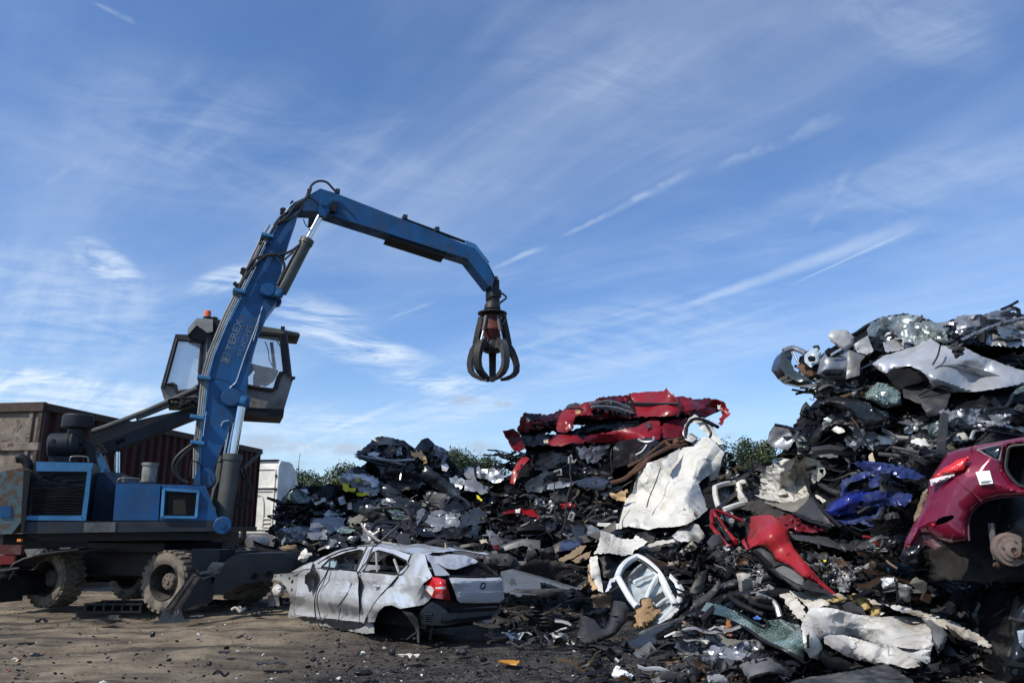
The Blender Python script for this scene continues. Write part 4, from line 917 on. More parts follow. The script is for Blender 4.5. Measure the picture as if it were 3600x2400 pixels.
 for k in range(3):
  b = MB(); b.tube([cb(-0.01, 0.2, 1.5+k*0.18), cb(-0.01, 0.5, 1.5+k*0.18)], 0.04, 6); b.build('pressed_rib', WH, body)
 for z in (3.12, 2.2, 3.7):
  b = MB(); b.box(cb(-0.05, 0.03, z), (0.08, 0.14, 0.1), R); b.build('side_flap_hinge', BLACK, body)
 b = MB(); b.tube([cb(-0.02, 0.1, 3.12), cb(-0.02, 2.3, 3.12)], 0.022, 5); b.build('seam', BLACK, body)
 cu = bpy.data.curves.new('t', 'FONT'); cu.body = 'SCANIA'; cu.extrude = 0.012; cu.offset = 0.012; o = bpy.data.objects.new('t', cu); COL.objects.link(o)
 me = bpy.data.meshes.new_from_object(o.evaluated_get(bpy.context.evaluated_depsgraph_get())); bpy.data.objects.remove(o)
 xs = [v.co.x for v in me.vertices]; x0, x1 = min(xs), max(xs)
 for v in me.vertices: f = (v.co.x-x0)/(x1-x0); y = v.co.y; zz = v.co.z; v.co = cb(-0.02-zz, 2.25-f*1.25, 3.48+y*0.42)
 me.materials.append(WH); link('lettering', me, body)
 b = MB(); b.box(cb(1.2, -0.004, zr-1.5), (0.9, 0.012, 0.75), R); b.build('side_window', mat('dark_window_glass', (0.02, 0.025, 0.03), 0.08), body)
 b = MB(); b.tube([cb(2.1, 0.02, zr-0.5), cb(2.12, -0.05, zr+0.55)], 0.012, 5); b.build('aerial', BLACK, body)
 b = MB(); b.prism([cb(-0.1, -0.02, zr-0.3), cb(0.05, -0.02, zr-0.02), cb(1.3, -0.02, zr-0.05), cb(1.8, -0.02, zr-0.5), cb(2.0, -0.02, z0+0.4), cb(-0.02, -0.02, z0-0.3)], w*-0.04); b.build('side_fairing', mat('shaded_white_lorry_paint', (0.5, 0.52, 0.55), 0.4, coat=0.3), body)  # bluish grey puts the shade of the cab's right side into its colour
 b = MB(); b.box(cb(-2.0, 1.2, 0.95), (5.5, 0.9, 0.3), R); b.build('chassis', BLACK, ck)
 b = MB(); b.lathe([(0, 0), (.3, 0), (.33, .03), (.33, 1.0), (.3, 1.03), (0, 1.03)], cb(-1.4, 0.3, 0.85), u, 20); b.build('fuel_tank', mat('dull_alloy', (0.3, 0.31, 0.32), 0.4, 0.7), ck)
 b = MB(); b.lathe([(0.12, 0), (0.12, 0.5), (0.18, 0.52), (0.16, .62), (0.1, 0.64), (0.1, 0.9), (0.22, .95), (.18, 1.1), (0, 1.12)], cb(-1.0, 0.9, 1.1), UP, 16); b.build('air_stack', BLACK, ck)
 for s, t in ((-3.2, 0.1), (-3.2, 2.0), (1.4, 0.1), (1.4, 2.0)):
  b = MB(); b.lathe([(0, 0.06), (0.26, 0.06), (0.28, 0), (0.48, 0), (0.52, 0.05), (0.52, 0.27), (0.48, 0.32), (0, 0.32)], cb(s, t, 0.52), w, 24); b.build('wheel', RUBBER, ck)
 # ---- block wall and trees at the back of the yard
 wl = MB(); wl.box((2, 46, 1.9), (64, 0.3, 3.8)); 
 for i in range(16): wl.box((-29+i*4, 45.8, 1.92), (0.3, 0.2, 3.84))
 wo = wl.build('boundary_wall', mat('weathered_concrete', (0.15, 0.145, 0.135), 0.9, dirt=0.5, dirtc=(0.06, 0.058, 0.05), dsc=0.6, bump=0.2)); tag(wo, 'long grey block wall at the back of the yard below the trees', 'wall')
 LEAF = bpy.data.materials.new('leaves'); LEAF.use_nodes = True; t = LEAF.node_tree; bs = t.nodes['Principled BSDF']; bs.inputs['Roughness'].default_value = 0.6
 vc = t.nodes.new('ShaderNodeVertexColor'); vc.layer_name = 'paint'; t.links.new(vc.outputs[0], bs.inputs['Base Color'])
 bs.inputs['Subsurface Weight'].default_value = 0.0
 BARK = mat('bark', (0.06, 0.045, 0.032), 0.9, bump=0.3)
 def tree(xd, yd_top, d, wid, seed, label, hue=(0.026, 0.048, 0.015)):
  top = P(*DD((xd, yd_top))[0], d); h = top.z; base = Vector((top.x, d, 0)); rg = random.Random(seed)
  t_ = thing('tree', label, 'tree', base, 'trees behind the yard wall')
  b = MB(); b.tube([base, base+UP*h*0.4+Vector((rg.uniform(-.2, .2), 0, 0)), base+UP*h*0.8], [0.28, 0.2, 0.06], 8)
  lobes = []
  for k in range(16):
   a = rg.uniform(0, 6.28); hh = h*rg.uniform(0.42, 0.92); rr = wid*0.5*rg.uniform(0.1, 0.85)*(1.1-0.75*max(0, (hh/h-0.5)/0.5)**1.5)
   c = base+Vector((math.cos(a)*rr, math.sin(a)*rr, hh)); R_ = rg.uniform(0.5, 0.95)*wid*0.17+0.25; lobes.append((c, R_))
   b.tube([base+UP*h*rg.uniform(.25, .5), (base+UP*h*0.5+c)/2, c], [0.09, 0.06, 0.03], 5)
  lobes.append((base+UP*(h-0.5), 0.5))
  b.build('trunk', BARK, t_)
  f = MB(); 
  for c, R_ in lobes:
   for k in range(int(260*R_*R_/0.6)+80):
    v = Vector((rg.gauss(0, 1), rg.gauss(0, 1), rg.gauss(0, 1))).normalized()*R_*(rg.random()**0.4)*rg.choice((1, 1, 1, 1.25)); v.z *= 0.8; p = c+v
    n = (v.normalized()+Vector((rg.gauss(0, .6), rg.gauss(0, .6), rg.gauss(0, .6)+0.4))).normalized(); a = n.orthogonal().normalized(); bb = n.cross(a); s = rg.uniform(0.05, 0.12)
    th = rg.uniform(0, 3.14); a, bb = a*math.cos(th)+bb*math.sin(th), bb*math.cos(th)-a*math.sin(th); g = rg.uniform(0.6, 1.35)
    f.add([p-a*s, p-bb*s*0.55, p+a*s, p+bb*s*0.55], [(0, 1, 2, 3)], 0, False, (hue[0]*g*rg.uniform(.85, 1.2), hue[1]*g, hue[2]*g))
  f.build('crown', LEAF, t_)
 for a in ((700, 1078, 52, 6.0, 1, 'low bushy tree just right of the white lorry cab'), (735, 1090, 54, 5, 2, 'small rounded tree between the lorry and the dark scrap pile'), (790, 1066, 56, 4.2, 3, 'slim pale tree at the left edge of the dark scrap pile', (0.03, 0.05, 0.018)),
   (830, 1078, 50, 4.5, 4, 'yellow green bush peeping out under the topmost dark wreck', (0.07, 0.08, 0.015)), (1045, 1028, 52, 5.5, 5, 'taller dark green tree behind the peak of the dark scrap pile'),
   (1085, 1046, 52, 4.5, 6, 'middle one of the three trees behind the dark scrap peak'), (1118, 1043, 53, 4.5, 7, 'dark green tree nearest the red crushed van'),
   (1712, 1000, 50, 5.5, 8, 'dense green tree in the gap right of the white van'), (1765, 1003, 48, 5.0, 9, 'lighter green tree beside the silver panel of the tall pile', (0.04, 0.058, 0.014)), (1640, 1010, 52, 5, 10, 'green tree mostly hidden behind the white crushed van')):
  tree(*a)
background()
# ------------------------------------------------------------------ the silver hatchback wreck in front
def plane_depth(Q, N, off=None):
 """depth along each pixel ray to an upright surface that bends away from plane (Q, N) by off(s, z)"""
 Q = np.array(Q); N = np.array(N); T = np.array([-N[1], N[0], 0]); T = T/np.linalg.norm(T)
 def f(q):
  q = np.asarray(q, float); r = P_np(q, np.ones(len(q)))-np.array([0, 0, CAM_H]); O = np.array([0, 0, CAM_H]); o = np.zeros(len(q))
  for _ in range(5):
   k = ((Q-O)@N-o)/(r@N); X = O+r*k[:, None]
   if off is None: break
   o = off((X-Q)@T, X[:, 2])
  return k
 return f
SILV = mat('silver_car_paint', (0.57, 0.58, 0.59), 0.24, 0.38, dirt=0.04, dirtc=(0.30, 0.28, 0.25), dsc=1.6, coat=0.35, scr=0.10, bump=0.04, var=0.05)
SILD = mat('bare_grey_primer', (0.30, 0.30, 0.28), 0.5, 0.2, dirt=0.5, dirtc=(0.12, 0.11, 0.10), dsc=4)
PLAST = mat('black_plastic_trim', (0.011, 0.011, 0.012), 0.42, dirt=0.2, dirtc=(0.04, 0.037, 0.034), scr=0.05)
GREYP = mat('grey_plastic', (0.038, 0.038, 0.039), 0.5, dirt=0.3, dirtc=(0.09, 0.083, 0.072), scr=0.08)
def hatchback():
 B0 = G(*DD((989, 1487))[0]); ex = Vector((0.646, -0.767, 0)); ey = Vector((0.767, 0.646, 0))
 side_off = lambda s, z: np.where(z > 0.74, (z-0.74)*0.42, 0)+0.22*np.clip(0.36-z, 0, 1)+0.035*np.cos((z-0.66)*13)*(z < 0.85)+np.where(s > -0.30, (s+0.30)**2*0.75, 0)+0.03*np.abs(z-0.5)
 SD_ = plane_depth(B0, -ey, lambda s, z: side_off(-s if False else s, z))
 # s of plane_depth runs along T; make it run to the rear
 T = Vector((ey.y, -ey.x, 0)); sgn = 1 if T.dot(ex) > 0 else -1
 SDp = plane_depth(B0, -ey, lambda s, z: side_off(s*sgn, z))
 RQ = B0+ex*0.16
 rear_off = lambda s, z: np.where(z > 0.80, (z-0.80)*1.15, 0)+np.clip(0.42-z, 0, 1)*0.25
 RD = plane_depth(RQ, ex, rear_off); RDi = plane_depth(RQ-ex*0.10, ex, rear_off)
 SDi = plane_depth(B0+ey*0.06, -ey, lambda s, z: side_off(s*sgn, z))
 car = thing('hatchback', 'crumpled silver five door hatchback without wheels lying in front of the dark pile', 'car', tuple(B0-ex*2+ey*0.8))
 kw = dict(crs=10, slope=0.26, lay=1.0, crisp=14, sp=6, amp=0.035, size=0.4, thick=0.015, fine=0.003)
 # doors
 fd = sheet('front_door', C5((398, 508), (450, 472), (585, 458), (720, 474), (852, 488), (882, 492), (896, 560), (890, 640), (900, 770), (902, 905), (640, 876), (376, 848), (360, 792), (378, 650)), SDp, [SILV, PLAST], car, seed=11, **kw)
 rd_ = sheet('rear_door', C5((888, 494), (930, 496), (1100, 508), (1228, 514), (1160, 590), (1085, 670), (1010, 765), (965, 850), (942, 908), (909, 905), (906, 770), (897, 640), (903, 560)), SDp, [SILV, PLAST], car, seed=12, **kw)
 qp = sheet('quarter_panel', C5((1240, 512), (1275, 470), (1308, 425), (1300, 395), (1330, 345), (1400, 330), (1440, 350), (1470, 450), (1505, 530), (1430, 590), (1445, 645), (1500, 702), (1470, 735), (1430, 765), (1240, 795), (1170, 766), (1110, 772), (1055, 825), (1028, 905), (955, 908), (972, 850), (1018, 766), (1092, 672), (1170, 590)), SDp, [SILV, PLAST], car, seed=13, **kw)
 # window frames: upper side structure with openings
 wf = sheet('window_frame', C5((330, 495), (430, 450), (520, 412), (600, 368), (700, 322), (800, 292), (900, 286), (1010, 282), (1100, 290), (1200, 310), (1290, 340), (1325, 350), (1300, 400), (1308, 428), (1240, 508), (1100, 503), (925, 492), (850, 484), (585, 454), (450, 468)), SDp, [SILV, PLAST], car, sp=8, amp=0.02, size=0.3, seed=14, thick=0.03,
   holes=[[q[:2] for q in C5((590, 452), (655, 388), (800, 335), (905, 312), (930, 318), (905, 400), (872, 478), (845, 480), (720, 466))], [q[:2] for q in C5((928, 488), (965, 425), (1012, 335), (1060, 318), (1180, 350), (1288, 402), (1298, 420), (1268, 462), (1222, 502), (1100, 498))]])
 for pts in (((590, 452), (655, 388), (800, 333), (905, 311), (930, 318), (872, 478), (845, 482), (720, 468), (590, 452)), ((928, 490), (965, 425), (1012, 335), (1060, 317), (1180, 350), (1288, 402), (1298, 422), (1222, 504), (1100, 500), (928, 490))):
  q = np.array([p[:2] for p in C5(*pts)]); b = MB(); b.tube([Vector(p) for p in P_np(q, SDp(q)-0.01)], 0.016, 6); b.build('window_seal', PLAST, wf)
 for pts, r in ((((1040, 322), (1050, 500)), 0.018), (((1190, 390), (1232, 505)), 0.02), (((1012, 330), (965, 425), (915, 520)), 0.02)):
  q = np.array([p[:2] for p in C5(*pts)]); b = MB(); b.tube([Vector(p) for p in P_np(q, SDp(q)-0.005)], r, 6); b.build('window_post', SILD, wf)
 # roof: lofted from the near edge, crushed down
 ne = [p[:2] for p in C5((560, 410), (600, 372), (700, 326), (800, 296), (900, 289), (1010, 285), (1100, 293), (1200, 312), (1290, 340), (1400, 333), (1442, 352))]
 q = np.array(refine(ne+ne[::-1][1:-1], 8)[:int(len(refine(ne+ne[::-1][1:-1], 8))/2)+1]); X = P_np(q, SDp(q)); n = len(X); m = 26; V = []
 for i in range(n):
  for j in range(m):
   t = j/(m-1); V.append(X[i]+np.array(ey)*1.12*t+np.array([0, 0, 0.035*math.sin(math.pi*t)-0.02*t]))
 V = np.array(V); V = V+crumple(V, 0.045, 0.5, 21)*np.array([.4, .4, 1.0]); ix = np.arange(n*m).reshape(n, m)
 b = MB(); b.add(V, [(ix[i, j], ix[i, j+1], ix[i+1, j+1], ix[i+1, j]) for i in range(n-1) for j in range(m-1)], 0, True); b.build('roof', [SILV], car)
 # hatch: spoiler, glass opening, tailgate
 sheet('spoiler', C5((1444, 352), (1560, 362), (1640, 345), (1780, 352), (1862, 388), (1892, 412), (1790, 440), (1700, 472), (1610, 462), (1560, 425), (1490, 412), (1465, 395)), RD, [SILV, PLAST], car, sp=7, amp=0.10, size=0.3, seed=22, thick=0.02)
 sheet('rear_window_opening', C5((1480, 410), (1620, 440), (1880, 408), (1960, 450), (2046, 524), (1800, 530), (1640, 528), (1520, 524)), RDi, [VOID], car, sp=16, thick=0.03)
 sheet('window_trim', C5((1490, 415), (1545, 420), (1600, 462), (1650, 516), (1590, 524), (1530, 522)), RD, [SILV, PLAST], car, sp=8, amp=0.02, size=0.15, seed=23, thick=0.02)
 q = np.array([p[:2] for p in C5((1880, 405), (1960, 450), (2050, 528), (1800, 534), (1640, 530))]); b = MB(); b.tube([Vector(p) for p in P_np(q, RD(q)-0.01)], 0.018, 6); b.build('window_seal', PLAST, car)
 tg = sheet('tailgate', C5((1640, 530), (1800, 534), (2060, 530), (2085, 560), (2092, 640), (2100, 715), (2060, 744), (1900, 750), (1735, 746), (1710, 725), (1690, 660), (1668, 600)), RD, [SILV, PLAST], car, sp=9, amp=0.012, size=0.5, seed=24, bulge=0.03, bw=30, thick=0.02)
 q = np.array([p[:2] for p in C5((1720, 665), (1900, 660), (2095, 655))]); b = MB(); b.tube([Vector(p) for p in P_np(q, RD(q)-0.028)], 0.008, 5); b.build('crease', SILV, tg)
 q = np.array([p[:2] for p in C5((1905, 528), (1925, 515), (1945, 500))]); b = MB(); b.tube([Vector(p) for p in P_np(q, RD(q)-0.03)], [0.03, 0.02, 0.01], 6); b.build('wiper_stub', PLAST, tg)
 c = np.array([C5((1922, 607))[0]]); c = Vector(P_np(c, RD(c)-0.035)[0])
 b = MB(); b.lathe([(0.0, 0.004), (0.043, 0.004), (0.045, 0.0)], c, ex, 24); bd = b.build('badge', PLAST, tg)
 b = MB(); b.lathe([(0.045, 0.006), (0.045, 0.01), (0.041, 0.01)], c, ex, 24); b.build('badge_rim', CHROME, bd)
 for k in range(4):
  b = MB(); a0 = k*math.pi/2; L = [c+ex*0.0065]+[c+ex*0.0065+(ey*math.cos(a0+j*math.pi/16)+UP*math.sin(a0+j*math.pi/16))*0.026 for j in range(9)]; b.add(L, [tuple(range(10))]); b.build('badge_quarter', mat('badge_blue', (0.03, 0.16, 0.45), 0.3) if k % 2 else mat('badge_white', (0.8, 0.8, 0.8), 0.3), bd)
 # tail light on the near corner
 crn = lambda q: np.minimum(SDp(q), RD(q)+0.6*0)*0.5+np.maximum(SDp(q), RD(q))*0.5-0.03
 def cd(q):
  a, b_ = SDp(q), RD(q); x = (np.asarray(q)[:, 0]-C5((1500, 0))[0][0])/(C5((1600, 0))[0][0]-C5((1500, 0))[0][0]); x = np.clip(x, 0, 1); return a*(1-x)+b_*x-0.02
 TL = mat('red_lamp_lens', (0.50, 0.012, 0.014), 0.12, coat=0.8, var=0.25); TD = mat('dark_red_lamp_lens', (0.22, 0.006, 0.008), 0.15, coat=0.8); TW = mat('clear_lamp_lens', (0.62, 0.58, 0.56), 0.15, coat=0.8)
 tl = sheet('tail_light', C5((1430, 592), (1470, 560), (1512, 532), (1560, 540), (1612, 556), (1640, 650), (1654, 726), (1570, 718), (1500, 702), (1445, 645)), cd, [TL, PLAST], car, sp=8, bulge=0.03, bw=25, thick=0.05)
 sheet('reverse_lens', C5((1440, 600), (1500, 612), (1520, 640), (1500, 690), (1452, 640)), lambda q: cd(q)-0.034, [TW], tl, sp=8, thick=0.006)
 sheet('reverse_lens', C5((1530, 618), (1614, 612), (1616, 636), (1530, 630)), lambda q: cd(q)-0.036, [TW], tl, sp=8, thick=0.006)
 sheet('lower_lens', C5((1510, 648), (1632, 650), (1648, 720), (1570, 714), (1505, 700)), lambda q: cd(q)-0.034, [TD], tl, sp=8, thick=0.006)
 # rear end without its bumper
 sheet('lamp_surround', C5((1612, 540), (1650, 535), (1690, 660), (1712, 728), (1740, 748), (2060, 748), (2045, 800), (1640, 826), (1560, 780), (1500, 720), (1650, 735)), RDi, [PLAST, VOID], car, sp=10, amp=0.02, size=0.3, seed=25)
 rp = sheet('rear_panel', C5((1500, 735), (1560, 765), (1640, 822), (2045, 802), (2068, 760), (2066, 828), (1990, 880), (1780, 905), (1600, 935), (1415, 930), (1400, 830), (1450, 770)), RDi, [mat('dark_rear_panel', (0.15, 0.15, 0.145), 0.5, 0.2, dirt=0.6, dirtc=(0.03, 0.03, 0.028), dsc=4), VOID], car, sp=9, amp=0.025, size=0.25, seed=26, thick=0.03)  # dark grey with random near-black blotches
 sheet('crash_box', C5((1432, 838), (1502, 830), (1492, 914), (1436, 916)), lambda q: RDi(q)-0.08, [SILD, VOID], rp, sp=10, amp=0.01, size=0.1, vol=0.1)
 for k in range(4):
  q = np.array([p[:2] for p in C5((1440, 850+k*18), (1495, 846+k*18))]); b = MB(); b.tube([Vector(p) for p in P_np(q, RDi(q)-0.10)], 0.008, 5); b.build('slot', VOID, rp)
 q = np.array([p[:2] for p in C5((1590, 902), (1760, 895), (1990, 866))]); b = MB(); b.tube([Vector(p) for p in P_np(q, RDi(q)-0.06)], 0.028, 6); b.build('bumper_beam', PLAST, rp)
 q = np.array([p[:2] for p in C5((1640, 812), (1760, 806), (2035, 790))]); b = MB(); b.tube([Vector(p) for p in P_np(q, RDi(q)-0.03)], 0.03, 6); b.build('bumper_beam', PLAST, rp)
 for pts in (((1985, 868), (2006, 864), (2008, 908), (1988, 910)), ((1925, 880), (1950, 878), (1948, 905), (1926, 906))): sheet('bracket', C5(*pts), lambda q: RDi(q)-0.07, [SILV], rp, sp=10, thick=0.02)
 for pts in (((1505, 930), (1512, 960), (1492, 1055), (1470, 1056), (1488, 980)), ((1920, 1000), (1936, 1002), (1934, 1060), (1926, 1062))): sheet('hanging_strip', C5(*pts), lambda q: RDi(q)-0.05, [GREYP], rp, sp=10, thick=0.02, amp=0.01)
 # front: bare inner wing, sill, wheel arch
 fw = sheet('inner_wing', C5((104, 572), (130, 536), (200, 512), (385, 498), (398, 520), (376, 650), (358, 795), (374, 856), (312, 850), (332, 760), (322, 680), (292, 612), (250, 566), (200, 557), (150, 576), (116, 602)), SDi, [SILD, VOID], car, sp=8, amp=0.02, size=0.25, seed=27, thick=0.03)
 for (x, y, r) in ((205, 528, 9), (252, 520, 8), (322, 545, 12), (345, 575, 16), (340, 640, 10), (335, 740, 9), (160, 540, 7)):
  q = np.array([p[:2] for p in C5((x, y))]); cc = Vector(P_np(q, SDi(q)-0.02)[0]); b = MB(); b.lathe([(r*0.0022, 0.01), (r*0.0022, 0), (0, 0)], cc, ey, 10); b.build('bolt_hole', VOID, fw)
 sheet('slam_panel', C5((345, 490), (420, 445), (512, 408), (520, 430), (450, 470), (398, 505)), SDi, [SILD, VOID], car, sp=9, amp=0.04, size=0.2, seed=28, vol=0.6)
 sheet('wheel_foam', C5((165, 650), (190, 605), (232, 585), (256, 620), (250, 690), (222, 722), (175, 700)), lambda q: SDi(q)+0.25, [mat('grubby_white_foam', (0.55, 0.53, 0.48), 0.9, dirt=0.4, bump=0.5, bsc=60)], car, sp=7, bulge=0.12, bw=20, amp=0.02, size=0.08, vol=0.2)
 sheet('crash_bracket', C5((145, 692), (235, 700), (242, 772), (160, 775), (150, 790)), lambda q: SDi(q)+0.1, [SILD, VOID], car, sp=8, amp=0.02, size=0.1, vol=0.2)
 sl = sheet('sill', C5((308, 846), (375, 852), (640, 882), (905, 910), (1022, 920), (1026, 1000), (960, 1002), (800, 978), (600, 942), (400, 905), (318, 880)), SDi, [mat('scraped_sill_metal', (0.42, 0.42, 0.39), 0.5, 0.3, dirt=0.75, dirtc=(0.06, 0.055, 0.05), dsc=5), VOID], car, sp=8, amp=0.03, size=0.14, seed=29, jag=1.2, thick=0.05)
 sheet('sill_trim', C5((360, 856), (640, 888), (940, 918), (930, 940), (780, 975), (640, 925), (400, 885)), lambda q: SDi(q)-0.04, [PLAST], sl, sp=10, amp=0.02, size=0.2, jag=3)
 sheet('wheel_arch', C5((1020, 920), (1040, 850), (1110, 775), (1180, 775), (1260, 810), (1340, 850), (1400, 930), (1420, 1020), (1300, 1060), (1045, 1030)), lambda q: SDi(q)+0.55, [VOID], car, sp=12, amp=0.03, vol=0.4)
 sheet('arch_liner', C5((1252, 812), (1340, 830), (1388, 888), (1396, 985), (1396, 1078), (1382, 1075), (1364, 960), (1305, 870)), lambda q: SDi(q)+0.02, [GREYP, VOID], car, sp=8, amp=0.03, size=0.2, seed=30)
 q = np.array([p[:2] for p in C5((1294, 1050), (1372, 992))]); b = MB(); b.tube([Vector(p) for p in P_np(q, SDi(q))], 0.012, 6); b.build('strut', GREYP, car)
 # handles, mirror stub
 for (x, y) in ((745, 588), (1062, 607)):
  q = np.array([C5((x, y))[0]]); cc = Vector(P_np(q, SDp(q))[0]); R = Matrix((ex, -ey, UP)).transposed(); par = fd if x < 900 else rd_
  b = MB(); b.lathe([(0.0, 0.012), (0.045, 0.012), (0.052, 0.0)], cc-ey*0.0-ey*0.014+UP*0.012, ey, 16); b.build('handle_recess', SILD, par)
  b = MB(); b.box(cc-ey*0.045, (0.155, 0.035, 0.034), R, bev=0.012); b.build('handle', SILV, par)
 sheet('mirror_mount', C5((516, 416), (536, 520), (527, 600), (490, 662), (470, 600), (448, 585), (452, 520), (492, 490)), lambda q: SDp(q)-0.12, [PLAST], car, sp=8, amp=0.02, size=0.15, bulge=0.04, bw=20, vol=0.06)
 # shell behind: floor, far side, dash, seats
 b = MB(); R = Matrix((ex, ey, UP)).transposed(); o = B0-ex*2.2+ey*0.66
 b.box(o+UP*0.25, (3.4, 0.8, 0.2), R); b.build('floor_pan', VOID, car)
 b = MB(); b.box(B0-ex*2.2+ey*1.28+UP*0.5, (3.5, 0.05, 0.7), R); b.build('far_side', SILV, car)
 b = MB(); b.box(B0-ex*3.4+ey*0.66+UP*0.5, (0.9, 0.8, 0.5), R, bev=0.1); b.build('engine_bay', PLAST, car)
 for (s, t) in ((-2.0, 0.4), (-2.0, 0.95), (-1.0, 0.65)):
  b = MB(); b.box(B0+ex*s+ey*t+UP*0.62, (0.18, 0.48 if t != 0.65 else 1.0, 0.5), R@Matrix.Rotation(0.2, 3, 'Y'), bev=0.06); b.build('seat', PLAST, car)
 b = MB(); b.box(B0-ex*2.75+ey*0.66+UP*0.68, (0.35, 1.1, 0.25), R, bev=0.06); b.build('dashboard', PLAST, car)
 gd = mat('broken_windscreen', (0.30, 0.42, 0.46), 0.2, alpha=0.75, dirt=0.4, dirtc=(0.6, 0.68, 0.7), dsc=9)
 sheet('windscreen', C5((600, 448), (650, 405), (760, 385), (860, 370), (870, 440), (855, 474), (720, 462)), lambda q: SDp(q)+0.7, [gd], car, sp=10, amp=0.04, size=0.2, seed=31, thick=0.01)
 for k, pts in enumerate((((560, 425), (640, 370), (760, 318), (880, 292)), ((700, 400), (800, 360), (880, 340)), ((780, 380), (850, 460)), ((575, 440), (640, 395), (720, 360), (800, 372)))):
  q = np.array([p[:2] for p in C5(*pts)]); b = MB(); b.tube([Vector(p) for p in P_np(q, SDp(q)-0.01+0.1*(k % 2))], 0.012, 6); b.build('loose_seal', PLAST, car)
 # seals and cables draped over the wreck
 def drape(pts, r, label, nm='rubber_strip', off=0.12, m=RUBBER):
  L = C5(*pts); q = np.array([p[:2] for p in L]); D = SDp(q)-off; b = MB(); X = [Vector(p) for p in P_np(q, D)]
  b.tube(spline(X, 5), r, 6); o = b.build(nm, m); tag(o, label, 'cable' if nm == 'cable' else 'rubber strip', 'strips draped over the silver wreck')
 drape(((965, 285), (925, 370), (885, 460), (850, 560), (812, 650), (762, 700)), 0.013, 'flat black strip hanging from the roof of the silver hatchback over its front door')
 drape(((1010, 300), (960, 410), (905, 480), (850, 590), (790, 690), (722, 778)), 0.011, 'longest grey rubber strip slanting down to the middle of the silver door', m=GREYP)
 drape(((660, 360), (648, 450), (615, 530), (560, 620), (532, 740), (545, 880), (585, 960), (620, 1035), (740, 1072)), 0.010, 'thin black cable running down the silver front door to the ground', 'cable')
 drape(((640, 380), (660, 430), (600, 590), (572, 640), (550, 720), (570, 830), (582, 880)), 0.008, 'second thin cable looping down beside the front door handle', 'cable')
 drape(((1228, 108), (1130, 200), (1040, 272), (1000, 310), (965, 420), (918, 522)), 0.011, 'dark cable rising from the silver roof to the pile behind', 'cable', 0.0)
 drape(((918, 100), (960, 160), (1080, 240), (1180, 262), (1230, 268)), 0.012, 'pale bent rod lying across the silver roof edge', 'cable', -0.4, SILD)
 drape(((785, 560), (800, 540), (770, 640), (765, 700), (745, 790), (728, 895)), 0.006, 'thinnest cable crossing the door gap of the silver hatchback', 'cable', 0.03)
 st = C5((1612, 250), (1622, 330), (1624, 372)); b = MB(); b.tube(pline([p[:2] for p in st], 11.9), [0.012, 0.018, 0.03], 6); tag(b.build('stick', mat('pale_wood', (0.4, 0.33, 0.22), 0.8)), 'pale upright stick poking out of the silver roof', 'stick')
hatchback()
# ------------------------------------------------------------------ the scrap piles
# paints and materials of the wrecks
def paint(n, c, **k):
 d = dict(rough=0.3, metal=0.25, dirt=0.2, dirtc=(0.10, 0.09, 0.08), coat=0.12, scr=0.12, bump=0.05, dsc=2.5); d.update(k)
 r = d.pop('rough'); m = d.pop('metal'); return mat(n, c, r, m, **d)
SLATE = paint('slate_grey_paint', (0.026, 0.031, 0.038), rough=0.22); CHAR = paint('charcoal_paint', (0.013, 0.015, 0.018), rough=0.22); BLK = paint('black_car_paint', (0.007, 0.008, 0.010), rough=0.22)
SIL = paint('crushed_silver_paint', (0.48, 0.49, 0.50), rough=0.28, metal=0.45, dirt=0.22); SIL2 = paint('dull_silver_paint', (0.25, 0.26, 0.275), metal=0.5, rough=0.3, dirt=0.28)
GRN = paint('grey_green_metal', (0.26, 0.30, 0.29), metal=0.5, dirt=0.35); WHT = paint('white_van_paint', (0.62, 0.60, 0.54), crk=0.9, metal=0.0, dirt=0.4, dirtc=(0.42, 0.36, 0.25), coat=0.15, rough=0.4, scr=0.0, dsc=1.6, var=0.06)
CRM = paint('cream_car_paint', (0.50, 0.475, 0.41), crk=0.8, metal=0.0, dirt=0.3, dirtc=(0.30, 0.25, 0.18), coat=0.1, rough=0.45)
GRIM = paint('grimy_white_paint', (0.56, 0.545, 0.51), crk=0.7, metal=0.0, dirt=0.6, dirtc=(0.22, 0.165, 0.105), dsc=2.6, rough=0.5, coat=0.1, scr=0.1)
RED = paint('red_van_paint', (0.21, 0.007, 0.012), metal=0.0, dirt=0.4, dirtc=(0.07, 0.02, 0.02)); RED2 = paint('bright_red_paint', (0.31, 0.016, 0.02), metal=0.0, dirt=0.32, dirtc=(0.22, 0.09, 0.075), rough=0.38)
REDD = paint('dark_red_paint', (0.13, 0.008, 0.014), metal=0.0); BLUEP = paint('deep_blue_paint', (0.012, 0.022, 0.20), metal=0.3, rough=0.2, dirt=0.25, coat=0.7); BLUED = paint('dusty_blue_paint', (0.022, 0.035, 0.13), metal=0.2, dirt=0.4, dirtc=(0.10, 0.11, 0.14), dsc=5)
MAR = paint('maroon_paint', (0.17, 0.005, 0.026), metal=0.2, rough=0.22, dirt=0.12, dirtc=(0.14, 0.05, 0.06), coat=0.8, scr=0.04)
ALU = mat('dirty_aluminium', (0.40, 0.40, 0.39), 0.42, 0.7, dirt=0.45, dirtc=(0.08, 0.07, 0.06), bump=0.2)
YEL = mat('yellow_plastic', (0.62, 0.56, 0.03), 0.45, dirt=0.25); FOAM = mat('brown_foam', (0.38, 0.24, 0.12), 0.95, dirt=0.5, dirtc=(0.2, 0.12, 0.06), dsc=9, bump=0.8, bsc=50); YFOAM = mat('yellow_foam', (0.50, 0.36, 0.14), 0.95, dirt=0.4, dirtc=(0.2, 0.14, 0.07), bump=0.5, bsc=60)
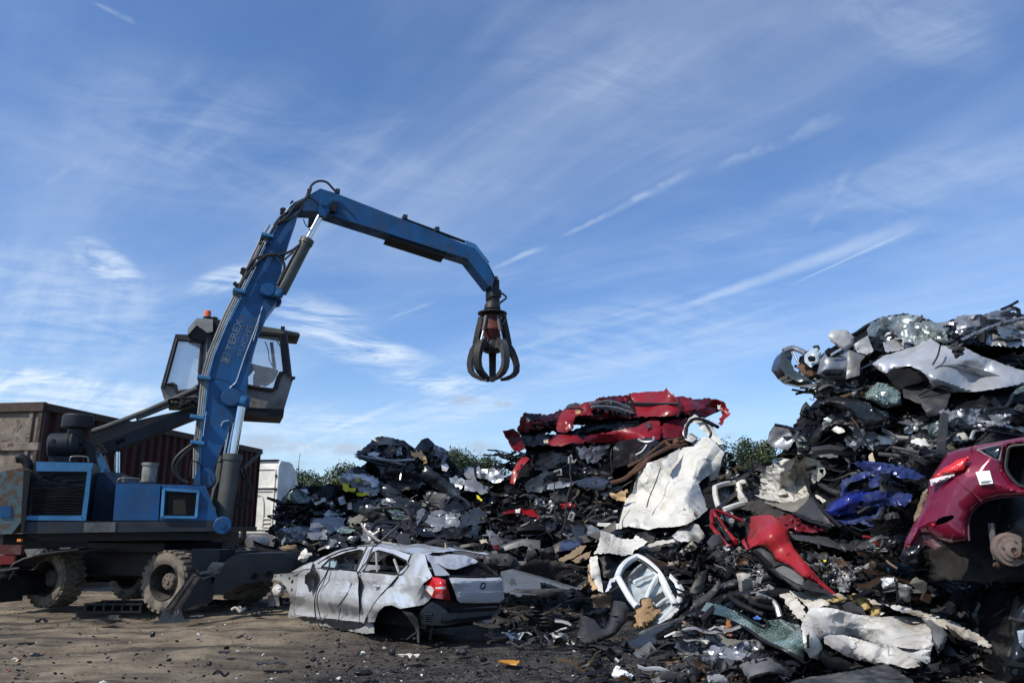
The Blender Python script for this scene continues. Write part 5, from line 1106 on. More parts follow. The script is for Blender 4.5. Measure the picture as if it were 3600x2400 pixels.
PEACH = mat('peach_foam', (0.56, 0.36, 0.18), 0.95, dirt=0.3, bump=0.6, bsc=40); RAG = mat('stained_white_rag', (0.62, 0.58, 0.50), 0.9, dirt=0.5, dirtc=(0.22, 0.14, 0.07), dsc=6, bump=0.4)
WOOD = mat('brown_board', (0.22, 0.15, 0.09), 0.85, dirt=0.4, bump=0.2); PALEW = mat('pale_board', (0.42, 0.35, 0.26), 0.85, dirt=0.4)
TAR = mat('dusty_underlay', (0.028, 0.025, 0.022), 0.9, dirt=0.6, dirtc=(0.065, 0.055, 0.045), dsc=8, bump=0.4); BEIGE = mat('beige_lining', (0.17, 0.155, 0.13), 0.85, dirt=0.5, dirtc=(0.10, 0.09, 0.075), bump=0.2)
CLOTH = mat('black_cloth', (0.02, 0.02, 0.022), 0.95)
def glassmat():
 m = bpy.data.materials.new('shattered_green_glass'); m.use_nodes = True; t = m.node_tree; b = t.nodes['Principled BSDF']
 c = t.nodes.new('ShaderNodeTexCoord').outputs['Object']
 vo = nd(t, 'ShaderNodeTexVoronoi'); vo.feature = 'DISTANCE_TO_EDGE'; vo.inputs['Scale'].default_value = 26; t.links.new(c, vo.inputs['Vector'])
 v3 = nd(t, 'ShaderNodeTexVoronoi'); v3.feature = 'DISTANCE_TO_EDGE'; v3.inputs['Scale'].default_value = 80; t.links.new(c, v3.inputs['Vector'])
 k = mth(t, 'MAXIMUM', mth(t, 'MULTIPLY', sstep(t, vo.outputs['Distance'], 0.05, 0.0), sstep(t, noise(t, c, 1.6, 3), 0.4, 0.55)), mth(t, 'MULTIPLY', sstep(t, v3.outputs['Distance'], 0.10, 0.02), sstep(t, noise(t, c, 3.0, 4), 0.42, 0.6)))
 t.links.new(mixc(t, k, (0.02, 0.04, 0.035), (0.34, 0.44, 0.40)), b.inputs['Base Color'])
 b.inputs['Roughness'].default_value = 0.18; b.inputs['Coat Weight'].default_value = 0.3
 return m
GLS = glassmat()
TANG = mat('mixed_scrap', 'paint', 0.42, 0.35, dirt=0.3, dirtc=(0.06, 0.055, 0.05), bump=0.1, dsc=6)

def depth_field(*ctrl):
 A = [(*DD((x, y))[0], d) for x, y, d in ctrl]; return depth_fn(A)
MID = depth_field((640, 1290, 15.6), (900, 1290, 15.4), (1120, 1300, 14.6), (640, 1130, 17.5), (800, 1100, 18), (1000, 1100, 18), (830, 1010, 19), (1050, 1040, 19), (1150, 1100, 18), (1250, 900, 19.5), (1450, 900, 19.5), (1650, 930, 19.3),
    (1200, 1000, 19), (1400, 1030, 18.6), (1200, 1150, 17.6), (1400, 1150, 17), (1250, 1260, 15.8), (1600, 980, 18.3), (1500, 1120, 16.8), (1450, 1220, 15.4), (1400, 1300, 14.2), (1480, 1380, 13.0), (1300, 1330, 13.6), (1640, 1080, 17.2), (1600, 1250, 14.8), (1400, 1440, 12.0), (1560, 1420, 11.6), (1240, 1420, 12.9))
RGT = depth_field((1800, 800, 12.2), (1900, 840, 11.8), (2050, 740, 12.2), (2340, 740, 11.4), (2200, 850, 11.3), (1850, 960, 11.8), (2050, 960, 11.3), (2300, 960, 10.6), (1790, 1000, 12.4), (1950, 1040, 11.6), (2200, 1050, 10.6), (1700, 1110, 14.8), (1830, 1100, 12.8), (1960, 1140, 11.2), (2080, 1140, 10.6),
    (1690, 1200, 12.8), (1780, 1240, 11.4), (1880, 1330, 10.6), (1700, 1310, 11.6), (2050, 1280, 10.4), (1600, 1380, 11.0), (1750, 1380, 10.0), (1900, 1390, 9.8), (2100, 1400, 9.8), (2300, 1400, 9.4), (1600, 1460, 9.6), (1850, 1480, 8.9), (2150, 1500, 8.9), (2300, 1500, 9.0), (1750, 1550, 8.1), (2100, 1555, 8.1))
def off(f, o): return lambda q: f(q)+o
def S_(name, c, pts, f, o, m, par=None, **k):
 d = f if callable(f) else (lambda q: np.full(len(q), float(f)))
 kw = dict(sp=8, amp=0.06, size=0.3, lay=0.45, jag=1.5, crs=6, slope=0.22, thick=0.015, bulge=0.025, bw=24); kw.update(k)
 if not isinstance(m, (list, tuple)): m = [m, VOID] if kw.get('vol') else [m, PLAST]
 if kw['amp'] >= 0.05 and kw['crs']: kw['amp'] *= 0.6
 if kw['amp'] >= 0.03 and kw['crs']: kw.setdefault('fine', 0.009)
 if kw['jag'] == 0 and 'crs' not in k: kw['crs'] = 0
 kw.setdefault('seed', abs(hash(name+str(pts[0]))) % 9999)
 kw['seed'] = int(sum(p[0]*7+p[1]*3 for p in pts)) % 9999
 if kw.get('holes'): kw['holes'] = [[q[:2] for q in c(*h)] for h in kw['holes']]
 return sheet(name, c(*pts), off(d, o), m, par, **kw)
def T_(name, c, pts, f, o, r, m, par=None, sm=4, n=7):
 L = c(*pts); q = np.array([p[:2] for p in L]); d = (f(q) if callable(f) else np.full(len(q), float(f)))+o
 X = [Vector(p) for p in P_np(q, d)]; X = spline(X, sm) if sm > 1 and len(X) > 2 else X
 b = MB(); b.tube(X, r, n); return b.build(name, m, par)
def centre(c, pts, f, o=0):
 q = np.array([p[:2] for p in c(*pts)]).mean(0)[None]; d = f(q) if callable(f) else np.array([float(f)]); p = P_np(q, d+o)[0]; return tuple(p)

# ---- loose tangle: torn plates, bars, pipes and lumps, countless
PAL_DARK = [(.007, .008, .009)]*10+[(.018, .019, .021)]*8+[(.045, .045, .048)]*5+[(.11, .11, .11)]*2+[(.36, .37, .37)]+[(.06, .035, .02)]+[(.16, .14, .11)]
PAL_MET = [(.02, .02, .022)]*4+[(.06, .06, .06)]*4+[(.18, .18, .175)]*5+[(.42, .42, .41)]*3+[(.10, .06, .035)]*2+[(.3, .27, .22)]
PAL_GRND = [(.009, .009, .010)]*7+[(.025, .024, .023)]*6+[(.07, .065, .06)]*3+[(.16, .15, .14)]+[(.45, .45, .43)]+[(.13, .08, .04)]
def bit(mb, p, s, rg, pal, kinds='sspppbblw'):
 k = rg.choice(kinds); c = rg.choice(pal); g = rg.uniform(.75, 1.25); c = tuple(q*g for q in c)
 R = Matrix.Rotation(rg.uniform(0, 6.28), 3, 'Z')@Matrix.Rotation(rg.gauss(0, .8), 3, 'X')@Matrix.Rotation(rg.gauss(0, .7), 3, 'Y')
 if k == 'p':                                     # torn plate
  nx, ny = rg.randint(3, 5), rg.randint(3, 4); w, h = s*rg.uniform(.5, 1.2), s*rg.uniform(.3, .8); fold = rg.uniform(-1, 1)*s*.5; fold2 = rg.uniform(-1, 1)*s*.4; vs = []
  for i in range(nx):
   for j in range(ny):
    x, y = (i/(nx-1)-.5), (j/(ny-1)-.5); e = 0.16 if (i in (0, nx-1) or j in (0, ny-1)) else .07
    vs.append(p+R@Vector(((x+rg.uniform(-e, e))*w, (y+rg.uniform(-e, e))*h, abs(x)*fold+y*y*fold2*2+rg.uniform(-.07, .07)*s)))
  mb.add(vs, [(i*ny+j, i*ny+j+1, (i+1)*ny+j+1, (i+1)*ny+j) for i in range(nx-1) for j in range(ny-1)], 0, True, c)
 elif k == 's':                                   # long folded strip lying with the layers
  L = s*rg.uniform(1.5, 4); w = s*rg.uniform(.18, .5); a = rg.gauss(0, .22); t = rg.gauss(0.5, .6); n = 6; vs = []; ph = rg.uniform(0, 6)
  for i in range(n):
   x = (i/(n-1)-.5)*L; z = x*math.tan(a)+math.sin(i*1.3+ph)*.06*L; y = rg.uniform(-.05, .05)*L
   for q, o_ in ((-.5, 0), (0, .25), (.5, 0)): vs.append(p+Vector((x, y+math.cos(t)*q*w*1.2-math.sin(t)*o_*w, z+math.sin(t)*q*w+math.cos(t)*o_*w+rg.uniform(-.1, .1)*w)))
  mb.add(vs, [(i*3+j, i*3+j+1, i*3+j+4, i*3+j+3) for i in range(n-1) for j in (0, 1)], 0, True, c)
 elif k == 'b':                                   # bent bar or strip
  L = s*rg.uniform(1, 2.2); pts = [p+R@Vector((t*L, rg.uniform(-.12, .12)*L*abs(t)*2, rg.uniform(-.12, .12)*L)) for t in (-.5, -.2, .1, .35, .5)]
  mb.tube(pts, s*rg.uniform(.02, .07), rg.choice((4, 4, 6)), 0, True, c, False)
 elif k == 't':                                   # drum, pulley or pipe stub
  r = s*rg.uniform(.12, .3); mb.lathe([(0, -r*.6), (r*.6, -r*.6), (r, -r*.4), (r, r*.3), (r*.7, r*.5), (0, r*.45)], p, R@Vector((0, 0, 1)), 10, 0, c, False)
 elif k == 'l':                                   # casting or box
  mb.box(p, (s*rg.uniform(.25, .6), s*rg.uniform(.2, .45), s*rg.uniform(.15, .4)), R, 0, s*.04, c)
 else:                                            # wire loop
  a = s*rg.uniform(.5, 1.3); pts = [p+R@Vector((math.cos(t)*a*.6+rg.uniform(-.1, .1)*a, math.sin(t)*a*.4, rg.uniform(-.25, .25)*a)) for t in (0, .8, 1.7, 2.6, 3.5, 4.3)]
  mb.tube(spline(pts, 2), max(.006, s*.02), 4, 0, False, (.012, .012, .013), False)
def tangle(name, regions, pal, seed, label=None, kinds='sspppbbltw'):
 """regions: (crop, polygon, depth, offset, spread, count, size)"""
 rg = random.Random(seed); mb = MB()
 for c, poly, f, o, spread, n, s in regions:
  pl_ = np.array([p[:2] for p in c(*poly)]); x0, y0 = pl_.min(0); x1, y1 = pl_.max(0); got = 0
  nr = np.random.RandomState(seed); cand = nr.uniform((x0, y0), (x1, y1), (n*6, 2)); cand = cand[inside(cand, pl_)][:int(n*.6)]
  d = (f(cand) if callable(f) else np.full(len(cand), float(f)))+o
  for q, dd_ in zip(cand, d): 
   p = P(q[0], q[1], dd_+rg.uniform(-.2, 1)*spread); p.z = max(p.z, 0.02); bit(mb, p, s*rg.uniform(.7, 2.1), rg, pal, kinds)
 o = mb.build(name, TANG); o['kind'] = 'stuff'
 if label: o['label'] = label
 return o
def tangle_part(name, c, poly, f, o, spread, n, s, pal, seed, par, kinds='pppbbtlw'):
 rg = random.Random(seed); mb = MB(); pl_ = np.array([p[:2] for p in c(*poly)]); x0, y0 = pl_.min(0); x1, y1 = pl_.max(0)
 nr = np.random.RandomState(seed); cand = nr.uniform((x0, y0), (x1, y1), (n*6, 2)); cand = cand[inside(cand, pl_)][:n]
 d = (f(cand) if callable(f) else np.full(len(cand), float(f)))+o
 for q, dd_ in zip(cand, d): bit(mb, P(q[0], q[1], dd_+rg.uniform(-.2, 1)*spread), s*rg.uniform(.5, 1.5), rg, pal, kinds)
 ob = mb.build(name, TANG, par); ob['kind'] = 'stuff'; return ob
def shells(t, c, poly, f, n, seed, mats, w=0.42, h=0.13, o=-0.06):
 """larger torn and folded body panels of a wreck, lying with the layers"""
 rg = random.Random(seed); A = np.array([p[:2] for p in c(*poly)]); x0, x1 = A.min(0), A.max(0); k = 0
 while k < n*0.6:
  q = np.array([[rg.uniform(x0[0], x1[0]), rg.uniform(x0[1], x1[1])]])
  if not inside(q, A)[0]: continue
  k += 1; d = (float(f(q)[0]) if callable(f) else f)+o+rg.uniform(-.12, .1); s = FPX/d; a = rg.gauss(0, .22); L = []; W_m, H_m = w*rg.uniform(.5, 1.5), h*rg.uniform(.5, 1.6)
  for i in range(9):
   th = i*.698+rg.uniform(-.2, .2); x, y = math.copysign(abs(math.cos(th))**.6, math.cos(th))*W_m*rg.uniform(.75, 1.1), math.copysign(abs(math.sin(th))**.6, math.sin(th))*H_m*rg.uniform(.7, 1.15)
   L.append((q[0][0]+(x*math.cos(a)-y*math.sin(a))*s, q[0][1]+(x*math.sin(a)+y*math.cos(a))*s))
  tl, tv = rg.uniform(-.25, .25)/s/W_m*.5, rg.uniform(-.1, 1.0)/s*0.8
  sheet('torn_panel', L, lambda p, q=q, d=d, tl=tl, tv=tv: d+(p[:, 0]-q[0][0])*tl-(p[:, 1]-q[0][1])*tv, [(m := rg.choice(mats)), BLK], t, sp=7, jag=2.5, amp=0.10 if m in (SIL, SIL2, GRN) else 0.045, size=0.15, lay=0.7, crs=5, slope=0.45, thick=0.02, fine=0.009, seed=seed*50+k)
# dark filler cores added inside the two piles to block light
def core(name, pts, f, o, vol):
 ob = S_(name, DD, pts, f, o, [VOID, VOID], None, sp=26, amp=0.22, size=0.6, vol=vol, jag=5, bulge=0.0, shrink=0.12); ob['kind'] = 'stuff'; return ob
core('heap_filler_core', [(650, 1150), (700, 1120), (790, 1110), (850, 1050), (960, 1050), (1040, 1060), (1060, 1110), (1130, 1120), (1190, 1070), (1210, 1020), (1270, 1000), (1400, 975), (1560, 985), (1620, 1020), (1670, 1100), (1650, 1200), (1620, 1300), (1500, 1340), (1300, 1330), (1150, 1310), (900, 1300), (660, 1290)], MID, 1.0, 2.6)
core('heap_filler_core', [(1930, 890), (1990, 830), (2080, 780), (2330, 755), (2375, 900), (2375, 1420), (2300, 1440), (1960, 1400), (1800, 1350), (1700, 1320), (1680, 1200), (1720, 1150), (1830, 1110), (1900, 1060), (1900, 960)], RGT, 1.1, 2.2)
# ------------------------------------------------------------------ dark pile behind the hatchback
def W_(name, label, cat, c, pts, f, o=0, group=None): return thing(name, label, cat, centre(c, pts, f, o), group)
def mid_dark():
 f = MID; gp = 'crushed cars in the dark pile'
 # topmost dark wreck with its pointed nose
 o1 = [(765, 380), (870, 312), (960, 236), (1030, 218), (1120, 236), (1190, 252), (1245, 270), (1285, 342), (1330, 330), (1385, 255), (1440, 236), (1490, 270), (1525, 300), (1600, 332), (1640, 400), (1600, 470), (1540, 505), (1440, 520), (1300, 540), (1150, 540), (1000, 520), (930, 462), (850, 430), (805, 402)]
 t = W_('crushed_car', 'dark flattened car with a pointed nose on the peak of the dark pile', 'crushed car', C6, o1, f, -0.1, gp)
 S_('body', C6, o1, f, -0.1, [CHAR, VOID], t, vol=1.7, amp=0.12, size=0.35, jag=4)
 S_('roof_panel', C6, [(860, 325), (960, 232), (1030, 214), (1190, 250), (1280, 335), (1200, 312), (1060, 290), (920, 330)], f, -0.3, SLATE, t, amp=0.10, size=0.4)
 S_('bonnet_panel', C6, [(1310, 345), (1385, 250), (1440, 232), (1500, 285), (1490, 345), (1400, 350)], f, -0.32, SLATE, t, amp=0.10, size=0.3)
 S_('wing_panel', C6, [(1500, 300), (1600, 330), (1640, 402), (1510, 395)], f, -0.35, SIL2, t, amp=0.14, size=0.14, jag=4)
 S_('headlining', C6, [(1285, 352), (1400, 345), (1425, 400), (1440, 462), (1410, 472), (1370, 420), (1290, 395)], f, -0.36, PEACH, t, amp=0.08, size=0.12, jag=4)
 S_('nose_panel', C6, [(770, 378), (850, 330), (905, 305), (890, 335), (830, 365)], f, -0.3, BEIGE, t, amp=0.05)
 S_('sill_strip', C6, [(890, 375), (950, 355), (1010, 370), (990, 392), (900, 392)], f, -0.34, SIL, t, amp=0.05, size=0.1)
 S_('door_panel', C6, [(1170, 320), (1210, 310), (1215, 385), (1160, 390)], f, -0.34, SIL2, t, amp=0.08, size=0.1)
 for q, m in (((830, 400, 1000, 430, 1240, 480), SIL2), ((840, 420, 980, 470, 1180, 500), BLK), ((950, 400, 1100, 440, 1330, 430), ALU), ((1225, 470, 1205, 560, 1197, 620), BLK)):
  T_('trim_strip', C6, [(q[0], q[1]), (q[2], q[3]), (q[4], q[5])], f, -0.4, 0.03, m, t)
 tangle_part('engine_parts', C6, [(810, 385), (1000, 340), (1500, 350), (1620, 450), (1400, 520), (950, 450)], f, -0.25, 0.25, 150, 0.16, PAL_DARK, 3, t)
 # slabs under it
 o2 = [(1000, 470), (1200, 480), (1340, 470), (1400, 500), (1440, 482), (1600, 590), (1700, 685), (1752, 695), (1745, 772), (1600, 745), (1400, 720), (1200, 690), (1010, 600)]
 t = W_('crushed_car', 'black flattened car wedged directly under the topmost dark wreck', 'crushed car', C6, o2, f, 0, gp)
 S_('body', C6, o2, f, 0.05, [BLK, VOID], t, vol=1.6, amp=0.1, size=0.4)
 S_('bonnet', C6, [(1372, 585), (1430, 484), (1470, 500), (1580, 585), (1700, 690), (1745, 694), (1742, 775), (1640, 748), (1500, 690)], f, -0.3, [SLATE, BLK], t, amp=0.05, size=0.5)
 S_('boot_lid', C6, [(1005, 480), (1150, 500), (1350, 540), (1370, 600), (1330, 640), (1180, 620), (1020, 560)], f, -0.25, [CHAR, BLK], t, amp=0.06, size=0.4)
 S_('door_skin', C6, [(995, 620), (1100, 665), (1228, 762), (1160, 803), (1060, 785), (1000, 722)], f, -0.28, [SLATE, BLK], t, amp=0.05, size=0.4)
 S_('side_skin', C6, [(1400, 760), (1500, 742), (1632, 742), (1585, 882), (1500, 850), (1420, 800)], f, -0.3, [GREYP, BLK], t, amp=0.06, size=0.4)
 # silver crumples at the right shoulder
 o3 = [(1780, 520), (1800, 495), (1870, 500), (1960, 520), (2060, 508), (2130, 555), (2148, 622), (2080, 655), (1950, 605), (1860, 620), (1790, 590)]
 t = W_('crushed_car', 'bright silver car crushed like foil on the right shoulder of the dark pile', 'crushed car', C6, o3, f, 0, gp)
 S_('body', C6, o3, f, -0.05, [SIL2, VOID], t, vol=1.2, amp=0.14, size=0.2, jag=4)
 S_('bonnet', C6, [(1890, 550), (1965, 518), (2060, 508), (2135, 560), (2148, 625), (2075, 648), (1950, 600)], f, -0.3, SIL, t, amp=0.12, size=0.14, jag=3)
 S_('wing', C6, [(1640, 600), (1700, 575), (1770, 610), (1800, 660), (1750, 700), (1690, 660)], f, -0.3, SIL, t, amp=0.12, size=0.14, jag=3)
 S_('door', C6, [(1785, 622), (1880, 600), (1985, 690), (2002, 735), (1950, 752), (1880, 722), (1785, 712)], f, -0.35, SIL2, t, amp=0.10, size=0.25)
 S_('pillar', C6, [(1570, 480), (1620, 465), (1645, 500), (1620, 540), (1580, 530)], f, -0.3, WHT, t, amp=0.06, size=0.12)
 # silver and yellow wreck on the left shoulder
 o4 = [(608, 588), (690, 560), (750, 505), (800, 488), (860, 520), (900, 560), (960, 600), (1010, 640), (1010, 720), (940, 770), (860, 760), (780, 740), (690, 690), (640, 620)]
 t = W_('crushed_car', 'crumpled silver car with yellow plastic hanging out on the left shoulder of the dark pile', 'crushed car', C6, o4, f, -0.1, gp)
 S_('body', C6, o4, f, -0.05, [SIL2, VOID], t, vol=1.4, amp=0.14, size=0.25, jag=4)
 S_('roof', C6, [(620, 590), (720, 560), (860, 560), (985, 610), (1000, 690), (880, 660), (760, 640), (680, 625)], f, -0.3, SIL, t, amp=0.13, size=0.18, jag=3)
 S_('bonnet', C6, [(745, 520), (800, 488), (870, 530), (890, 560), (780, 560)], f, -0.33, SLATE, t, amp=0.1, size=0.2)
 S_('yellow_box', C6, [(668, 645), (722, 652), (726, 690), (788, 686), (784, 722), (700, 728), (668, 700)], f, -0.42, [YEL, VOID], t, amp=0.03, vol=0.2)
 S_('yellow_panel', C6, [(785, 735), (900, 730), (910, 762), (800, 766)], f, -0.4, YEL, t, amp=0.08, size=0.12)
 S_('yellow_strip', C6, [(790, 605), (815, 598), (805, 640), (780, 640)], f, -0.45, YEL, t, amp=0.04)
 S_('number_plate_back', C6, [(1895, 755), (1915, 762), (1950, 800), (1940, 815), (1900, 790)], f, -0.35, YEL, t, amp=0.02)
 # front end with broken windscreen at the left end
 o5 = [(55, 840), (110, 790), (200, 690), (300, 672), (440, 672), (600, 680), (640, 720), (560, 790), (400, 830), (380, 960), (250, 1070), (60, 1060), (45, 950)]
 t = W_('crushed_car', 'stripped car front with a broken windscreen at the left end of the dark pile', 'crushed car', C6, o5, f, -0.1, gp)
 S_('body', C6, o5, f, 0.15, [BLK, VOID], t, vol=1.5, amp=0.12, size=0.3)
 S_('windscreen', C6, [(100, 808), (190, 722), (235, 690), (300, 730), (380, 792), (372, 820), (240, 822), (112, 828)], f, -0.25, GLS, t, amp=0.06, size=0.2, jag=3)
 S_('roof', C6, [(205, 672), (300, 668), (440, 672), (520, 690), (430, 722), (370, 765), (300, 715)], f, -0.3, CHAR, t, amp=0.1, size=0.3)
 S_('pillar', C6, [(196, 700), (212, 625), (226, 628), (214, 700)], f, -0.3, WHT, t, amp=0.02)
 T_('bonnet_slam_panel', C6, [(60, 832), (200, 826), (390, 830)], f, -0.25, 0.035, BLK, t)
 tangle_part('engine_parts', C6, [(50, 835), (400, 835), (380, 950), (270, 1070), (50, 1060)], f, -0.1, 0.3, 190, 0.15, PAL_DARK, 5, t)
 S_('wing', C6, [(270, 705), (340, 700), (360, 740), (320, 735)], f, -0.4, SIL, t, amp=0.06, size=0.1)
 # layered wrecks below
 o6 = [(380, 790), (500, 760), (640, 760), (760, 780), (900, 800), (1060, 800), (1060, 870), (980, 920), (820, 960), (680, 960), (560, 960), (430, 900)]
 t = W_('crushed_car', 'dark car crushed flat with bright silver and white scraps above the grey foil bonnet', 'crushed car', C6, o6, f, 0, gp)
 S_('body', C6, o6, f, 0.1, [CHAR, VOID], t, vol=1.6, amp=0.12, size=0.3)
 S_('wing', C6, [(490, 935), (555, 868), (625, 905), (695, 928), (610, 945), (510, 946)], f, -0.3, SIL, t, amp=0.05, size=0.2)
 S_('wing', C6, [(380, 792), (500, 782), (512, 812), (425, 850)], f, -0.3, WHT, t, amp=0.08, size=0.14)
 S_('carton', C6, [(712, 828), (752, 826), (752, 890), (712, 886)], f, -0.35, PALEW, t, amp=0.01, jag=0)
 S_('fuel_tank', C6, [(760, 832), (850, 822), (858, 890), (800, 922), (750, 884)], f, -0.32, GREYP, t, amp=0.03)
 S_('door_panel', C6, [(620, 780), (680, 760), (700, 830), (640, 850)], f, -0.32, ALU, t, amp=0.1, size=0.12)
 tangle_part('torn_pieces', C6, [(400, 770), (1060, 800), (1000, 920), (560, 950)], f, -0.2, 0.3, 140, 0.17, PAL_DARK, 7, t)
 o7 = [(325, 1095), (400, 982), (500, 952), (640, 955), (760, 940), (900, 960), (1000, 1040), (900, 1080), (740, 1230), (600, 1290), (450, 1265), (380, 1190)]
 t = W_('crushed_car', 'grey car with a foil like crumpled bonnet low on the left of the dark pile', 'crushed car', C6, o7, f, -0.1, gp)
 S_('body', C6, o7, f, 0.0, [CHAR, VOID], t, vol=1.7, amp=0.12, size=0.3)
 S_('bonnet', C6, [(328, 1092), (400, 982), (500, 950), (645, 955), (700, 962), (665, 1060), (600, 1092), (500, 1142), (410, 1172), (345, 1152)], f, -0.35, [SIL2, BLK], t, amp=0.12, size=0.2, jag=3)
 S_('bumper', C6, [(420, 1180), (520, 1140), (660, 1090), (720, 1110), (700, 1180), (560, 1190), (460, 1230)], f, -0.3, [SLATE, BLK], t, amp=0.09, size=0.25)
 S_('door_skin', C6, [(512, 1192), (640, 1172), (742, 1225), (625, 1286), (540, 1250)], f, -0.32, [SLATE, BLK], t, amp=0.07, size=0.25)
 S_('windscreen', C6, [(620, 1070), (680, 1045), (760, 1060), (780, 1085), (700, 1110), (640, 1105)], f, -0.4, GLS, t, amp=0.06, size=0.12)
 S_('seat_cover', C6, [(700, 960), (860, 930), (930, 960), (820, 1020), (720, 1040)], f, -0.25, [BEIGE, BLK], t, amp=0.12, size=0.15, jag=4)
 o8 = [(1035, 800), (1160, 768), (1300, 790), (1440, 890), (1500, 960), (1440, 1040), (1300, 1060), (1150, 1050), (1020, 1040), (980, 930)]
 t = W_('crushed_car', 'dark slate car folded into sharp creases at the middle of the dark pile', 'crushed car', C6, o8, f, -0.1, gp)
 S_('body', C6, o8, f, 0.0, [CHAR, VOID], t, vol=1.6, amp=0.14, size=0.28)
 S_('roof', C6, [(1120, 800), (1180, 768), (1300, 792), (1420, 870), (1480, 950), (1400, 1000), (1320, 1000), (1240, 900), (1130, 850)], f, -0.35, [SLATE, BLK], t, amp=0.16, size=0.22, jag=3)
 S_('wing', C6, [(1320, 1010), (1360, 900), (1400, 870), (1430, 900), (1380, 1000), (1350, 1040)], f, -0.42, SIL2, t, amp=0.1, size=0.12)
 S_('windscreen', C6, [(1060, 900), (1180, 890), (1240, 930), (1210, 980), (1090, 970)], f, -0.3, GLS, t, amp=0.06, size=0.16)
 t_mid = t
 o9 = [(1470, 915), (1600, 880), (1740, 902), (1870, 868), (1985, 900), (2000, 1000), (1930, 1100), (1700, 1160), (1500, 1150), (1350, 1130), (1310, 1050), (1380, 1010)]
 t = W_('crushed_car', 'metallic grey car flattened at the right of the dark pile above the black crumpled strip', 'crushed car', C6, o9, f, -0.1, gp)
 S_('body', C6, o9, f, 0.0, [BLK, VOID], t, vol=1.7, amp=0.13, size=0.3)
 S_('bonnet', C6, [(1480, 912), (1600, 880), (1745, 900), (1740, 1040), (1600, 1055), (1480, 1050), (1420, 1020)], f, -0.35, [SIL2, BLK], t, amp=0.11, size=0.2, jag=3)
 S_('wing', C6, [(1750, 960), (1870, 868), (1985, 902), (1996, 1000), (1900, 1030), (1760, 1045)], f, -0.33, [SLATE, BLK], t, amp=0.12, size=0.22, jag=3)
 S_('bumper', C6, [(1320, 1055), (1500, 1062), (1750, 1050), (1950, 1035), (1900, 1120), (1700, 1160), (1450, 1140), (1350, 1125)], f, -0.38, [BLK, VOID], t, amp=0.12, size=0.18, jag=3)
 o10 = [(1590, 892), (1680, 772), (1780, 800), (1838, 870), (1780, 905), (1650, 908)]
 t = W_('loose_door', 'black car door shell standing between grey wrecks right in the dark pile', 'car door', C6, o10, f, -0.2)
 S_('door_skin', C6, o10, f, -0.38, [BLK, VOID], t, amp=0.05, vol=0.12); T_('window_rail', C6, [(1590, 890), (1680, 768), (1780, 797), (1840, 870)], f, -0.45, 0.03, SLATE, t)
 o11 = [(1980, 1080), (2040, 1088), (2140, 1180), (2132, 1255), (2060, 1265), (1995, 1140)]
 t = W_('bumper', 'blue grey bumper corner with dull red reflector right of the dark pile', 'bumper', C6, o11, f, -0.2)
 S_('bumper_skin', C6, o11, f, -0.4, [SIL2, BLK], t, amp=0.05, vol=0.15); S_('reflector', C6, [(2040, 1215), (2110, 1215), (2105, 1255), (2050, 1255)], f, -0.5, REDD, t, amp=0.02); S_('lining', C6, [(1920, 1170), (1985, 1140), (2000, 1195), (1940, 1205)], f, -0.45, PALEW, t, amp=0.05)
 o12 = [(1150, 1112), (1300, 1108), (1292, 1232), (1180, 1215)]
 tag(S_('plastic_sheet', C6, o12, f, -0.45, [GREYP, PLAST], None, amp=0.08, size=0.2), 'dark plastic panel standing behind the silver roof under the crossed rods', 'panel')
 for pts, r, m, lab in (([(868, 905), (1000, 880), (1180, 870), (1262, 905), (1290, 985), (1270, 1080)], 0.03, RUBBER, 'thick black hose arching over the creased slate wreck'),
      ([(1182, 1034), (1080, 1120), (968, 1232)], 0.022, STEEL, 'straight grey rod leaning left above the silver roof'),
      ([(838, 1018), (905, 1105), (1010, 1182), (1120, 1202)], 0.022, PALEW, 'pale bent rod crossing the grey rod above the silver roof'),
      ([(1880, 460), (1885, 540), (1890, 590)], 0.03, BLK, 'short black post standing up on the right shoulder of the dark pile'),
      ([(930, 1080), (1000, 1010), (1200, 1020)], 0.03, CHAR, 'charcoal tube lying above the crossed rods')):
  o = T_('bent_rod' if m is not RUBBER else 'hose', C6, pts, f, -0.7, r, m); tag(o, lab, 'rod' if m is not RUBBER else 'hose')
 o13 = [(255, 1345), (290, 1265), (320, 1245), (345, 1280), (380, 1285), (345, 1350), (300, 1375)]
 tag(S_('rag', C6, o13, 14.6, 0, RAG, None, amp=0.12, size=0.14, vol=0.2, jag=3), 'crumpled off white rag left of the silver hatchback bonnet', 'rag')
 tag(S_('board', C6, [(80, 1235), (235, 1208), (262, 1285), (150, 1300)], 15.0, 0, WOOD, None, amp=0.04), 'brown board leaning below the stripped car front beside the outrigger', 'board')
 t = t_mid
 for r_, n_, sd in (([(420, 790), (1050, 790), (1000, 950), (480, 950)], 7, 1), ([(1040, 820), (1400, 900), (1300, 1100), (900, 1100)], 6, 2), ([(400, 1100), (1200, 1100), (1250, 1280), (420, 1280)], 9, 3), ([(1350, 1000), (1980, 950), (1980, 1280), (1350, 1250)], 10, 4), ([(980, 640), (1400, 600), (1900, 720), (1900, 800), (1100, 780)], 6, 5), ([(80, 850), (400, 840), (330, 1180), (100, 1180)], 4, 6), ([(400, 800), (1950, 850), (1950, 1120), (450, 1150)], 14, 8)): shells(t, C6, r_, f, n_, sd, [SLATE, CHAR, SIL2, SLATE, GREYP, SIL2, CHAR])
 S2 = S_('scrap_sheet', C6, [(70, 1250), (150, 1085), (170, 1080), (100, 1250)], 15.6, 0, [SIL2, BLK], None, amp=0.04); tag(S2, 'narrow silver edge strip leaning below the stripped car front', 'panel')
